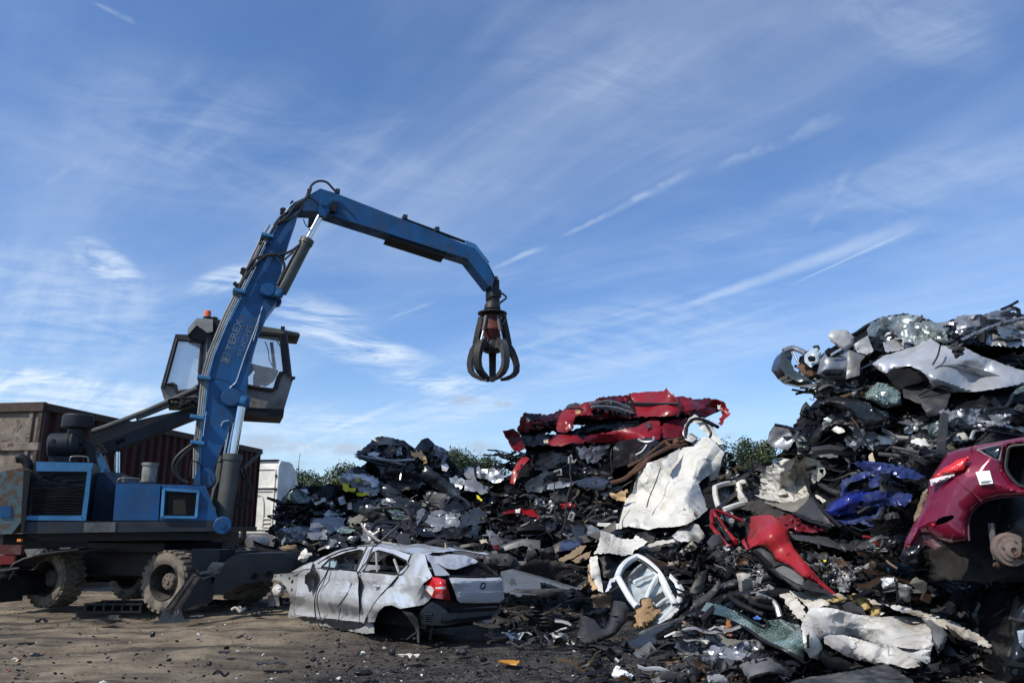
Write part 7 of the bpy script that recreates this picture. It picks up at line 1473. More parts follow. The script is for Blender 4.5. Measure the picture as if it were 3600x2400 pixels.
 S_('lower_door', R3, [(1490, 570), (1560, 530), (1640, 520), (1760, 515), (1930, 560), (2150, 640), (2115, 690), (1900, 728), (1680, 738), (1530, 700)], lambda q: f(q)-0.56+0.5*np.clip((q[:, 1]-1290)/90, 0, 1), 0, [SIL2, BLK], t, amp=0.07, size=0.5, jag=0, bulge=0)  # duller silver puts shade into the colour of the down-facing lower half
 S_('wheel_arch', R3, [(1146, 602), (1205, 552), (1340, 524), (1422, 560), (1482, 622), (1400, 672), (1300, 682), (1210, 662)], f, -0.42, [VOID], t, amp=0.03)
 S_('torn_mount', R3, [(1645, 372), (1690, 345), (1745, 352), (1785, 400), (1765, 450), (1700, 470), (1675, 420)], f, -0.68, [GREYP, VOID], t, amp=0.14, size=0.12, jag=3)
 T_('seam', R3, [(1580, 368), (1560, 450), (1520, 520)], f, -0.62, 0.012, PLAST, t)
 # band between: engine scraps, green glass, black plastic
 t = W_('windscreen', 'shattered green windscreen bulging out of the tall pile below the wheel arch', 'windscreen', R3, [(1130, 760)], f, -0.3)
 S_('glass_sheet', R3, [(980, 742), (1040, 690), (1082, 660), (1182, 682), (1272, 742), (1282, 832), (1162, 866), (1090, 822), (1000, 792)], f, -0.35, [GLS], t, amp=0.08, size=0.2, bulge=0.12, jag=2)
 o = [(1290, 692), (1400, 660), (1560, 680), (1672, 708), (1640, 820), (1605, 912), (1480, 932), (1430, 832), (1290, 772)]
 t = W_('plastic_tray', 'large black plastic liner right of the shattered green windscreen', 'plastic liner', R3, o, f, -0.4)
 S_('tray', R3, o, f, -0.45, [GREYP, PLAST], t, amp=0.05, size=0.4, jag=1); S_('tray_slot', R3, [(1475, 892), (1520, 875), (1580, 880), (1560, 905), (1490, 912)], f, -0.53, VOID, t, amp=0, jag=0)
 T_('tray_edge', R3, [(1410, 762), (1560, 690), (1670, 706)], f, -0.55, 0.015, PLAST, t)
 o = [(610, 812), (700, 782), (780, 768), (930, 790), (1040, 842), (1100, 900), (1182, 942), (1130, 1002), (1040, 1032), (965, 1022), (912, 942), (845, 892), (735, 850), (640, 852)]
 t = W_('scrap_sheet', 'glossy black front wing curving over the empty wheel arch in the tall pile', 'car panel', R3, o, f, -0.3)
 S_('wing_skin', R3, o, f, -0.4, [CHAR, BLK], t, amp=0.06, size=0.4, bulge=0.16, jag=1)
 S_('arch_liner', R3, [(568, 1192), (590, 1090), (660, 1000), (790, 950), (902, 970), (968, 1052), (930, 1062), (850, 992), (745, 982), (660, 1050), (612, 1150)], f, -0.35, [PLAST], t, amp=0.02, jag=0, vol=0.3)
 S_('arch_bowl', R3, [(572, 1192), (640, 1060), (740, 985), (850, 995), (920, 1060), (900, 1150), (800, 1240), (718, 1292), (640, 1252)], f, -0.05, [VOID], t, amp=0.05)
 S_('mounting', R3, [(850, 1145), (920, 1112), (950, 1150), (910, 1200)], f, -0.4, SIL, t, amp=0.08, size=0.12); T_('rust_line', R3, [(880, 940), (910, 970), (940, 1020)], f, -0.62, 0.012, RUSTM, t)
 S_('washer_bottle', R3, [(720, 1030), (750, 1000), (800, 1010), (830, 1045), (780, 1060)], f, -0.3, WHT, t, amp=0.03)
 o = [(215, 1132), (240, 1060), (272, 1000), (302, 990), (400, 1020), (482, 1042), (442, 1102), (380, 1192), (282, 1172)]
 tag(S_('crumpled_sheet', R3, o, f, -0.2, [SIL, BLK], None, amp=0.06, size=0.3, jag=1, vol=0.06), 'bright silver folded panel sticking out left beside the trees', 'car panel')
 T1 = T_('bent_rod', R3, [(275, 992), (370, 1010), (480, 1040)], f, -0.32, 0.025, BLK); tag(T1, 'black bar along the top edge of the bright silver folded panel', 'rod')
 tag(S_('plastic_sheet', R3, [(312, 1232), (380, 1192), (450, 1082), (530, 1100), (562, 1222), (480, 1262), (400, 1252)], f, -0.1, [BLK, VOID], None, amp=0.06, vol=0.3), 'black plastic block below the bright silver folded panel', 'panel')
 # flattened layers
 o = [(1180, 930), (1420, 930), (1700, 900), (2000, 840), (2260, 860), (2260, 1120), (1900, 1150), (1700, 1260), (1590, 1300), (1500, 1360), (1300, 1300), (1100, 1240), (1090, 1100), (1100, 1000)]
 t = W_('crushed_car', 'black car pressed into thin layers behind the maroon hatchback roof', 'crushed car', R3, o, f, 0, gp)
 S_('body', R3, o, f, 0.1, [BLK, VOID], t, vol=1.6, amp=0.10, size=0.35)
 S_('roof', R3, [(1650, 832), (1700, 780), (1762, 760), (1850, 800), (2000, 850), (2260, 880), (2260, 990), (2000, 960), (1700, 942)], f, -0.2, [CHAR, BLK], t, amp=0.12, size=0.22, jag=3)
 S_('rail', R3, [(1240, 972), (1330, 950), (1450, 985), (1562, 1022), (1560, 1052), (1420, 1015), (1300, 985)], f, -0.35, SIL2, t, amp=0.04); S_('headlining', R3, [(1670, 1062), (1772, 1040), (1812, 1112), (1680, 1120)], f, -0.35, CRM, t, amp=0.06)
 S_('light_wing', R3, [(1640, 950), (1800, 935), (2000, 965), (2240, 1020), (2240, 1040), (2000, 990), (1800, 960)], f, -0.35, SIL2, t, amp=0.06, size=0.15)
 for q, r, m in (([(1200, 1172), (1400, 1210), (1590, 1270)], 0.05, GREYP), ([(1210, 1195), (1400, 1240), (1560, 1310)], 0.04, CHAR), ([(1100, 1222), (1300, 1250), (1520, 1352)], 0.05, GREYP), ([(1150, 1200), (1260, 1120), (1420, 1100), (1600, 1080)], 0.03, PLAST), ([(1420, 1060), (1440, 1120), (1620, 1110), (1700, 1060)], 0.04, GREYP), ([(1700, 1000), (1900, 1030), (2240, 1080)], 0.04, BLK), ([(1820, 1110), (1850, 1040), (1930, 1030)], 0.04, ALU), ([(2000, 860), (2100, 850), (2150, 760)], 0.04, PLAST)): T_('trim_strip', R3, q, f, -0.4, r*.6, m, t)
 S_('seat', R3, [(1900, 1152), (1985, 1000), (2060, 1010), (2260, 1050), (2260, 1100), (2050, 1140)], f, -0.3, [CLOTH], t, amp=0.08, size=0.2, vol=0.2)
 S_('wood_wedge', R3, [(1015, 1240), (1050, 1200), (1060, 1290), (1030, 1300)], f, -0.4, PALEW, t, amp=0.03)
 T1 = T_('post', R3, [(1578, 1235), (1595, 1080), (1614, 912)], f, -0.85, 0.055, GREYP, n=4, sm=1); tag(T1, 'upright dark grey strip standing in front of the layered black car', 'strip')
 shells(t, R3, [(620, 800), (1100, 900), (1500, 930), (2200, 880), (2200, 1080), (1550, 1280), (1050, 1230), (650, 1200), (560, 1000)], f, 24, 21, [SLATE, CHAR, SIL2, SLATE, GREYP, SIL2, CHAR]+[GRN]); shells(t, R3, [(1100, 250), (2200, 200), (2200, 380), (1500, 330), (1100, 400)], f, 10, 22, [SIL, SIL2, GRN, SIL], .45, .13, -.28); shells(t, R3, [(640, 660), (1000, 640), (1500, 940), (2200, 900), (2200, 1080), (1300, 1160), (700, 1080)], f, 22, 23, [SIL2, SIL, GRN, WHT, SIL2], .36, .10, -.2)
 tag(S_('glass_shard', R3, [(2138, 752), (2180, 712), (2260, 668), (2260, 706), (2200, 745)], f, -0.4, [GLS], None, amp=0.04), 'pale green glass shard at the right edge of the photo', 'glass')
 tangle('scrap_tangle', [(R3, [(560, 690), (990, 640), (1100, 670), (1010, 760), (620, 800)], f, -0.25, 0.3, 110, 0.14), ], PAL_MET, 41)
 tangle('scrap_tangle', [(R3, [(460, 880), (640, 850), (900, 960), (1200, 960), (1400, 930), (2240, 870), (2240, 1090), (1700, 1200), (1500, 1360), (1090, 1260), (950, 1200), (600, 1280), (500, 1100)], f, -0.1, 0.4, 420, 0.17),
       (R3, [(1050, 420), (1480, 330), (1200, 560), (1100, 600)], f, 0.1, 0.3, 60, 0.14), (R3, [(2250, 260), (2480, 330), (2480, 1500), (2250, 1200)], f, 0.0, 1.2, 260, 0.22), (R3, [(640, 620), (1000, 600), (1150, 650), (900, 700), (700, 690)], f, 0.0, 0.3, 60, 0.15), (R3, [(860, 1150), (1010, 1180), (1000, 1400), (840, 1400)], f, -0.2, 0.3, 60, 0.15)], PAL_DARK+[(.3, .3, .3)]*3, 42)
right_top()
def right_mid():
 f = RGT; gp = 'crushed cars in the tall right pile'
 o = [(720, 540), (762, 470), (792, 300), (880, 232), (1000, 195), (1100, 170), (1180, 122), (1240, 150), (1300, 150), (1422, 252), (1392, 332), (1272, 352), (1232, 422), (1282, 522), (1240, 620), (1130, 712), (1000, 690), (850, 620)]
 t = W_('crushed_car', 'cream white car crumpled like paper left of the blue wreck', 'crushed car', R4, o, f, -0.1, gp)
 S_('body', R4, o, f, -0.2, [CRM, BLK], t, amp=0.30, size=0.24, jag=2, vol=1.0, sp=6, octv=3, lay=1.0, crs=6, slope=.4)
 S_('underside', R4, [(800, 590), (1000, 612), (1130, 602), (1282, 530), (1230, 630), (1122, 712), (1000, 682), (880, 640)], f, -0.3, [BEIGE, BLK], t, amp=0.13, size=0.22)  # brownish beige sheet colours in the shade under the cream body
 S_('inner_wing', R4, [(1290, 340), (1345, 262), (1420, 260), (1440, 310), (1360, 400), (1300, 420)], f, -0.35, [mat('cream_inner_metal', (0.45, 0.44, 0.38), 0.5, dirt=0.4), BLK], t, amp=0.03); b = MB(); b.lathe([(0.035, -0.02), (0.03, 0.0), (0, 0)], centre(R4, [(1392, 302)], f, -0.42), (0, 1, 0), 12); b.build('bolt_hole', VOID, t)
 S_('torn_edge', R4, [(715, 538), (800, 540), (900, 560), (1000, 600), (900, 600), (780, 570)], f, -0.4, [CRM], t, amp=0.06, size=0.15)
 t = W_('car_wreck', 'white car body side with two black window openings beside the white van', 'car body', R4, [(530, 540)], f, -0.1)
 S_('body', R4, [(315, 470), (360, 430), (560, 408), (750, 400), (765, 430), (740, 500), (640, 600), (600, 642), (420, 700), (365, 665)], f, 0.05, [BLK, VOID], t, vol=0.9, amp=0.06)
 for q, r in (([(322, 462), (420, 430), (560, 412), (752, 402)], 0.045), ([(322, 470), (330, 560), (360, 665)], 0.045), ([(552, 430), (570, 520), (612, 600)], 0.07), ([(410, 692), (500, 660), (602, 630)], 0.05)): T_('frame_rail', R4, q, f, -0.25, r, WHT, t)
 S_('seat_side', R4, [(590, 480), (640, 430), (740, 420), (720, 480), (640, 540)], f, -0.1, [GREYP], t, amp=0.08); T_('belt', R4, [(360, 680), (450, 590), (540, 520)], f, -0.3, 0.04, PLAST, t)
 tag(S_('lining', R4, [(600, 622), (800, 580), (900, 640), (1000, 682), (1105, 722), (960, 745), (820, 742), (600, 682)], f, -0.15, [TAR], None, amp=0.12, size=0.18, vol=0.4, jag=4), 'shredded dark brown lining below the cream white car', 'lining')
 t = W_('broken_board', 'beige foam and board bits between the white van and cream car', 'debris', R4, [(520, 300)], f, 0.2)
 for k, (pts, m) in enumerate((([(500, 270), (560, 235), (600, 260), (600, 310), (530, 310)], PALEW), ([(420, 330), (460, 290), (490, 300), (460, 380), (420, 380)], RAG), ([(640, 215), (700, 195), (760, 200), (760, 235), (680, 240)], BEIGE), ([(350, 350), (420, 330), (430, 370), (370, 385)], PALEW))): S_('piece', R4, pts, f, 0.1, m, t, amp=0.08, size=0.14)
 tag(S_('scrap_sheet', R4, [(600, 330), (660, 270), (780, 260), (800, 330), (740, 390), (650, 370)], f, 0.0, [SLATE, BLK], None, amp=0.08, size=0.3), 'slate panel on the ledge left of the cream white car', 'car panel')
 # red bumper
 o = [(690, 752), (780, 738), (882, 735), (1000, 822), (1062, 872), (1066, 935), (1085, 1010), (1122, 1085), (1256, 1243), (1340, 1340), (1420, 1425), (1545, 1532), (1505, 1532), (1330, 1422), (1212, 1372), (1125, 1292), (1060, 1235), (932, 1182), (900, 1120), (832, 1062), (762, 1046), (682, 1076), (646, 1000), (655, 852)]
 t = W_('bumper', 'big red car bumper with a black lower half slanting across the right pile', 'bumper', R4, o, f, -0.4)
 S_('bumper_skin', R4, o, f, -0.5, [RED2, BLK], t, amp=0.015, size=0.6, jag=0, bulge=0.14, bw=60, vol=0.2, sp=8)
 S_('lower_grille', R4, [(690, 1086), (765, 1052), (830, 1066), (905, 1124), (935, 1190), (1062, 1240), (1125, 1300), (1212, 1378), (1262, 1482), (1165, 1492), (1020, 1390), (900, 1282), (762, 1152)], f, -0.40, [GREYP, PLAST], t, amp=0.02, jag=0, bulge=0.08, bw=40, vol=0.2)
 S_('fog_lamp_slot', R4, [(712, 1100), (745, 1090), (830, 1170), (900, 1230), (880, 1250), (800, 1200)], f, -0.52, [VOID], t, amp=0, jag=0); S_('plate_recess', R4, [(915, 1275), (1000, 1240), (1075, 1265), (1225, 1385), (1215, 1450), (1140, 1420), (1000, 1340)], f, -0.50, [mat('dusty_plastic', (0.12, 0.12, 0.115), 0.6, dirt=0.4), PLAST], t, amp=0.0, jag=0)
 T_('recess_edge', R4, [(915, 1272), (1000, 1238), (1078, 1262), (1230, 1385)], f, -0.52, 0.018, VOID, t)
 S_('end_cap', R4, [(1212, 1472), (1262, 1372), (1332, 1402), (1420, 1470), (1485, 1532), (1300, 1502)], f, -0.55, [CLOTH], t, amp=0.05, vol=0.15)
 o = [(288, 712), (322, 690), (450, 730), (600, 792), (598, 812), (460, 770), (352, 742), (420, 850), (522, 985), (482, 1062), (432, 1042), (350, 930), (275, 830)]
 t = W_('scrap_metal', 'thin red door frame leaning between the white van and the red bumper', 'door frame', R4, o, f, -0.2)
 for q, r in (([(295, 830), (290, 720), (330, 695), (450, 735), (605, 800)], 0.03), ([(300, 715), (360, 800), (450, 930), (530, 1010)], 0.045), ([(275, 830), (350, 930), (440, 1045), (480, 1050)], 0.035)): T_('frame_rail', R4, q, f, -0.3, r, RED2 if r > 0.04 else RED, t)
 T_('seal', R4, [(320, 760), (400, 880), (480, 1000)], f, -0.4, 0.03, PLAST, t); S_('mirror_cup', R4, [(265, 1010), (320, 940), (380, 930), (415, 990), (400, 1030), (300, 1085)], f, -0.4, [GREYP], t, amp=0.02, jag=0, bulge=0.1, vol=0.15)
 tag(S_('crumpled_sheet', R4, [(930, 752), (1100, 735), (1180, 790), (1280, 850), (1440, 902), (1300, 912), (1180, 905), (1062, 872), (990, 812)], f, -0.2, [REDD, BLK], None, amp=0.12, size=0.14, jag=3), 'crumpled dark red sheet behind the top of the red bumper', 'car panel')
 tag(S_('torn_sheet', R4, [(588, 1002), (640, 960), (662, 1082), (630, 1075)], f, -0.4, [RED2, REDD], None, amp=0.05), 'small red splinter at the left edge of the red bumper', 'car panel')
 o = [(1228, 372), (1262, 450), (1292, 545), (1400, 682), (1500, 790), (1592, 862), (1500, 862), (1382, 830), (1282, 800), (1180, 750), (1112, 722), (1202, 640), (1282, 560), (1250, 470)]
 t = W_('wheel_arch_liner', 'dark grey curved wheel arch liner between the cream car and the blue wreck', 'liner', R4, o, f, -0.35)
 S_('liner_skin', R4, o, f, -0.4, [GREYP, PLAST], t, amp=0.04, size=0.3, bulge=0.1, jag=1); T_('liner_edge', R4, [(1232, 375), (1290, 550), (1400, 685), (1595, 865)], f, -0.52, 0.025, PLAST, t); T_('liner_edge', R4, [(1110, 722), (1280, 802), (1500, 864)], f, -0.5, 0.025, PLAST, t)
 t = W_('wheel_housing', 'black hollow housing between the cream car and the blue wreck', 'housing', R4, [(1450, 430)], f, 0)
 S_('housing', R4, [(1370, 420), (1420, 360), (1600, 340), (1590, 500), (1540, 520), (1450, 470)], f, 0.0, [VOID], t, amp=0.05, vol=0.3); T_('housing_rim', R4, [(1375, 425), (1450, 475), (1550, 522), (1575, 510)], f, -0.15, 0.04, GREYP, t); S_('white_bracket', R4, [(1325, 540), (1350, 535), (1480, 620), (1430, 650)], f, -0.2, WHT, t, amp=0.03)
 # blue wreck
 o = [(1412, 702), (1500, 602), (1580, 540), (1600, 380), (1662, 370), (1870, 262), (1962, 222), (2062, 362), (2110, 375), (2281, 402), (2320, 640), (2180, 640), (2110, 612), (1952, 802), (1902, 862), (1800, 822), (1650, 830), (1550, 830), (1480, 782)]
 t = W_('crushed_car', 'glossy deep blue car crushed behind the maroon hatchback', 'crushed car', R4, o, f, 0, gp)
 S_('body', R4, o, f, 0.05, [BLUED, VOID], t, vol=1.4, amp=0.1, size=0.3)
 S_('wing', R4, [(1412, 702), (1502, 602), (1650, 532), (1882, 480), (1962, 560), (1952, 652), (1892, 722), (1700, 742), (1480, 762), (1425, 725)], f, -0.35, [BLUEP, BLK], t, amp=0.03, size=0.4, bulge=0.2, bw=60, jag=1, holes=[[(1742, 640), (1780, 597), (1830, 615), (1882, 652), (1780, 700), (1722, 688)]], vol=0.35)
 S_('roof_pillar', R4, [(1580, 552), (1600, 382), (1662, 370), (1742, 330), (1870, 262), (1962, 222), (2010, 290), (1900, 330), (1740, 400), (1672, 420), (1650, 530)], f, -0.3, [BLUED, BLK], t, amp=0.08, size=0.25, jag=2)
 S_('window_gap', R4, [(1640, 522), (1662, 422), (1742, 395), (1862, 362), (1872, 462), (1702, 502)], f, -0.2, [VOID], t, amp=0.04)
 S_('door', R4, [(1872, 432), (1902, 382), (2000, 342), (2082, 382), (2142, 540), (2110, 600), (1992, 590), (1900, 490)], f, -0.4, [BLUED, BLK], t, amp=0.09, size=0.25)
 S_('lower_lip', R4, [(1480, 782), (1750, 762), (1932, 742), (2002, 622), (2112, 612), (1952, 802), (1902, 862), (1800, 822), (1650, 832), (1552, 832)], f, -0.35, [BLUED, BLK], t, amp=0.08, size=0.2, jag=3)
 S_('rear_end', R4, [(2110, 372), (2281, 402), (2300, 642), (2182, 622), (2132, 472)], f, -0.3, [BLUEP, BLK], t, amp=0.13, size=0.18, jag=3)
 T_('door_seal', R4, [(1850, 790), (1950, 790), (2010, 700), (2060, 630), (2110, 612)], f, -0.5, 0.03, PLAST, t); T_('torn_seam', R4, [(2040, 345), (2110, 440), (2150, 560), (2130, 590)], f, -0.55, 0.03, ALU, t)
 shells(t, R4, [(1100, 900), (2250, 880), (2250, 1500), (1800, 1540), (1500, 1500), (1150, 1150)], f, 16, 31, [SLATE, CHAR, GREYP, BLK, SIL2], .35, .11); shells(t, R5, [(180, 260), (450, 230), (330, 600), (200, 690)], 9.4, 6, 32, [CHAR, SLATE, BLUED, BLK], .35, .12)
 # scrap below the blue wreck
 tag(S_('underbody_beam', R4, [(1080, 930), (1200, 945), (1440, 960), (1640, 1075), (1630, 1092), (1420, 1050), (1220, 1000), (1090, 985)], f, -0.2, [GREYP, VOID], None, amp=0.03, vol=0.2), 'dark plastic beam behind the red bumper', 'beam')
 t = W_('engine', 'torn out grey engine block with wiring right of the red bumper', 'engine', R4, [(1520, 1340)], f, -0.3)
 S_('block', R4, [(1480, 1230), (1560, 1190), (1650, 1240), (1720, 1340), (1660, 1500), (1580, 1505), (1520, 1400)], f, -0.2, [ALU, VOID], t, amp=0.1, size=0.12, vol=0.3)
 S_('sump', R4, [(1570, 1420), (1650, 1400), (1672, 1510), (1570, 1512)], f, -0.35, ALU, t, amp=0.03); S_('yellow_plug', R4, [(1410, 1190), (1440, 1185), (1440, 1205), (1415, 1212)], f, -0.45, YEL, t, amp=0.01)
 tangle_part('wiring', R4, [(1310, 1240), (1470, 1170), (1640, 1190), (1740, 1330), (1660, 1500), (1500, 1480), (1350, 1330)], f, -0.35, 0.25, 110, 0.11, PAL_MET, 55, t, 'bbtllwwp')
 t = W_('fuel_tank', 'crushed silver box shaped tank under the rear of the maroon hatchback', 'tank', R5, [(250, 1020)], 9.4)
 S_('shell', R5, [(158, 962), (238, 950), (262, 985), (338, 1010), (332, 1092), (262, 1100), (250, 1030), (172, 1040)], 9.5, 0, [SIL, BLK], t, amp=0.08, size=0.12, vol=0.4, sp=7); S_('strap', R5, [(230, 955), (262, 985), (262, 1098), (248, 1098), (250, 1030)], 9.38, 0, PLAST, t, amp=0.02)
 tag(S_('heat_shield', R5, [(318, 985), (362, 955), (430, 985), (428, 1035), (412, 1048), (360, 1020)], 9.2, 0, [BEIGE, BLK], None, amp=0.05), 'beige heat shield hanging beside the crushed silver tank', 'panel')
 tag(S_('carpet', R5, [(180, 890), (260, 870), (385, 880), (390, 910), (300, 935), (200, 925)], 9.6, 0, [mat('dark_blue_carpet', (0.012, 0.03, 0.06), 0.9), VOID], None, amp=0.08, size=0.15, vol=0.2), 'dark blue carpet above the crushed silver tank', 'carpet')
 tag(S_('exhaust_pipe', R5, [(120, 840), (150, 790), (175, 700), (160, 640), (200, 640), (205, 720), (180, 800), (150, 850)], 9.9, 0, [GREYP, VOID], None, amp=0.08, size=0.12, vol=0.12), 'grimy exhaust pipe hanging below the blue wreck', 'exhaust')
 T1 = T_('cable', R5, [(55, 718), (100, 725), (145, 765)], 9.6, 0, 0.014, RED2); tag(T1, 'short red cable under the blue wreck', 'cable')
 tangle('scrap_tangle', [(R4, [(370, 1040), (560, 1060), (660, 1110), (800, 1290), (900, 1480), (780, 1520), (560, 1420), (380, 1300)], f, -0.3, 0.3, 330, 0.10)], PAL_MET, 61, None, 'ppbbbtllw')
 tangle('scrap_tangle', [(R4, [(1060, 880), (1700, 860), (2000, 860), (2281, 900), (2281, 1560), (1900, 1560), (1500, 1530), (1200, 1250), (1080, 1060)], f, 0.0, 0.4, 330, 0.15), (R4, [(330, 380), (780, 250), (780, 330), (640, 400), (340, 420)], f, 0.0, 0.3, 70, 0.15), (R4, [(280, 680), (640, 680), (680, 900), (640, 1080), (480, 1060), (300, 900)], f, 0.0, 0.3, 120, 0.15),
       (R5, [(120, 700), (360, 760), (480, 970), (800, 980), (980, 1000), (980, 1200), (560, 1190), (180, 1110), (60, 900)], 9.4, 0.1, 0.4, 260, 0.16), (R4, [(1400, 300), (1900, 150), (1880, 280), (1500, 380)], f, 0.1, 0.3, 60, 0.15), (R5, [(230, 250), (450, 220), (480, 320), (400, 420), (340, 600), (250, 700), (150, 640), (230, 460)], 9.5, 0.2, 0.4, 130, 0.16)], PAL_DARK, 62)
right_mid()
# ------------------------------------------------------------------ maroon hatchback on top of the right foreground
def maroon():
 f = depth_fn([(*R5((300, 790))[0], 8.75), (*R5((560, 240))[0], 8.6), (*R5((990, 700))[0], 7.95)])
 t = thing('hatchback', 'shiny maroon hatchback without wheels tilted on the scrap at the right edge', 'car', centre(R5, [(800, 560)], f, 0.8))
 k = dict(jag=0, amp=0.012, size=0.5, sp=8)
 arch = [(672, 742), (668, 640), (688, 580), (748, 522), (850, 492), (960, 487), (1110, 492)]
 S_('rear_quarter', R5, [(545, 232), (620, 208), (692, 196), (720, 190), (850, 166), (1110, 118), (1110, 172), (985, 184), (905, 197), (886, 255), (884, 330), (930, 400), (985, 432), (1110, 436)]+arch[::-1]+[(570, 756), (500, 738), (430, 698), (392, 702), (340, 780), (292, 792), (300, 740), (352, 640), (395, 560), (425, 470), (440, 395), (480, 330)], f, -0.1, [MAR, BLK], t, bulge=0.20, bw=110, thick=0.02, **{**k, 'sp': 7},
 holes=[[(470, 642), (500, 606), (592, 590), (572, 626), (482, 656)], [(722, 216), (866, 184), (846, 274), (822, 271)]])
 S_('tail_light', R5, [(441, 392), (470, 362), (520, 318), (600, 264), (680, 244), (688, 262), (660, 320), (640, 347), (590, 362), (540, 392), (450, 426)], f, -0.20, [TLM, BLK], t, bulge=0.10, bw=40, thick=0.03, **k)
 S_('reverse_lens', R5, [(443, 388), (500, 372), (585, 352), (588, 362), (540, 390), (450, 424)], f, -0.315, [mat('clear_lamp_lens', (0.62, 0.58, 0.56), 0.15, coat=0.8)], t, bulge=0.03, thick=0.01, **k)
 S_('lens_facets', R5, [(480, 362), (600, 276), (672, 254), (640, 330), (590, 348)], f, -0.33, [mat('bright_red_lens', (0.62, 0.02, 0.02), 0.12, coat=0.8, bump=0.3, bsc=60)], t, bulge=0.03, thick=0.01, **k)
 S_('quarter_window', R5, [(726, 218), (862, 187), (843, 270), (823, 268)], f, -0.20, [mat('dark_car_glass', (0.012, 0.018, 0.025), 0.06, coat=0.5)], t, bulge=0.02, thick=0.01, **k)
 T_('window_trim', R5, [(718, 215), (868, 182), (847, 277), (820, 273), (718, 215)], f, -0.24, 0.009, mat('grey_window_trim', (0.16, 0.16, 0.155), 0.5), t, sm=1)
 T_('door_seal', R5, [(1110, 176), (985, 187), (908, 200), (890, 258), (888, 330), (934, 398), (985, 428), (1110, 432)], f, -0.16, 0.02, PLAST, t, sm=3)
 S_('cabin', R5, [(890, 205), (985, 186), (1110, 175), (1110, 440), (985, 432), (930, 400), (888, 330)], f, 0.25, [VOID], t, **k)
 T_('panel_gap', R5, [(575, 365), (640, 430), (700, 470), (745, 515)], f, -0.297, 0.006, REDD, t); T_('panel_gap', R5, [(692, 196), (680, 215), (684, 240)], f, -0.22, 0.010, REDD, t)
 stk = S_('paper_label', R5, [(708, 344), (790, 336), (812, 410), (734, 419)], f, -0.31, [mat('white_paper', (0.78, 0.78, 0.76), 0.7)], t, thick=0.004, bulge=0.0, **k); pl(stk, 'plain white paper label')
 for q in ([(740, 400), (800, 393)], [(742, 408), (790, 402)]): T_('printed_line', R5, q, f, -0.318, 0.003, GREYP, stk, sm=1, n=4)
 S_('front_doors', R5, [(1112, 118), (1450, 95), (1680, 300), (1950, 400), (1990, 700), (1700, 770), (1300, 810), (1112, 810)], f, -0.12, [MAR, BLK], t, vol=1.2, holes=[[(1128, 185), (1420, 160), (1590, 310), (1590, 440), (1128, 440)]], **{**k, 'sp': 14})
 T_('arch_lip', R5, arch, f, -0.13, 0.011, mat('dusty_arch_lip', (0.09, 0.03, 0.045), 0.6), t)
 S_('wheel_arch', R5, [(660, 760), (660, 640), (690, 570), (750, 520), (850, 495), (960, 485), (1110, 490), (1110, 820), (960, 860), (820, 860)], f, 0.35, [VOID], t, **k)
 S_('vent_backing', R5, [(460, 645), (500, 600), (596, 586), (576, 630), (480, 660)], f, 0.1, [VOID], t, **k); S_('fog_reflector', R5, [(450, 645), (470, 638), (480, 655), (460, 660)], f, -0.25, [TLM], t, **k)
 # brake drum, damper, beam
 c = Vector(P_np(np.array([R5((920, 796))[0]]), np.array([8.05]))[0]); ax = Vector((-0.25, -1, -0.05)).normalized()
 b = MB(); b.lathe([(0, .14), (.13, .14), (.165, .10), (.165, .02), (.155, 0), (.12, 0), (.115, -.02), (.075, -.025), (.07, -.05), (.03, -.055), (.026, -.02), (0, -.02)], c, ax*-1, 36); dr = b.build('brake_drum', mat('rusty_brake_steel', (0.25, 0.19, 0.16), 0.6, 0.5, dirt=0.4, dirtc=(0.1, 0.07, 0.05), rust=0.2), t)
 for i in range(4):
  a = i*1.57+.5; e1 = ax.orthogonal().normalized(); e2 = ax.cross(e1); b = MB(); b.lathe([(.012, 0), (.012, .03), (0, .03)], c+(e1*math.cos(a)+e2*math.sin(a))*.095+ax*0.01, ax, 8); b.build('wheel_stud', STEEL, dr)
 T_('damper', R5, [(800, 640), (812, 740), (832, 850)], 8.3, 0, 0.035, STEEL, t); T_('brake_pipe', R5, [(900, 660), (950, 640), (985, 670), (975, 720)], 8.2, 0, 0.012, PLAST, t)
 S_('caliper', R5, [(855, 705), (900, 690), (990, 670), (990, 700), (900, 715), (870, 722)], 8.2, 0, [RUSTM], t, amp=0.03); S_('spring_seat', R5, [(812, 870), (850, 860), (868, 890), (850, 905), (815, 895)], 8.15, 0, [RUSTM], t, amp=0.02)
 S_('underbody', R5, [(430, 700), (500, 745), (570, 760), (680, 770), (820, 860), (1000, 880), (1110, 900), (1110, 985), (830, 985), (600, 975), (470, 965), (440, 850)], f, 0.75, [mat('dark_underbody', (0.010, 0.009, 0.008), 0.8, dirt=0.5, dirtc=(0.025, 0.02, 0.016)), VOID], t, vol=0.5, amp=0.08, size=.3, jag=3, sp=9)  # near-black base with faint brown blotches
 S_('torn_bumper_end', R5, [(345, 770), (392, 700), (430, 700), (520, 770), (480, 795), (430, 770), (400, 790), (385, 760)], f, -0.05, [paint('scuffed_maroon', (0.14, 0.05, 0.06), metal=0.0, dirt=0.5, dirtc=(0.2, 0.17, 0.15)), BLK], t, amp=0.06, size=0.12, jag=2)
 S_('bumper_skirt', R5, [(292, 792), (340, 780), (385, 705), (430, 720), (395, 800), (380, 880), (290, 880), (268, 840)], f, 0.15, [BLK, VOID], t, amp=0.05)
 S_('torn_edge', R5, [(352, 600), (372, 540), (402, 460), (432, 440), (428, 500), (405, 570), (380, 620), (352, 630)], f, -0.12, [mat('torn_yellowed_edge', (0.16, 0.10, 0.05), 0.7, dirt=0.6, dirtc=(0.3, 0.28, 0.25)), BLK], t, amp=0.05, size=0.1)
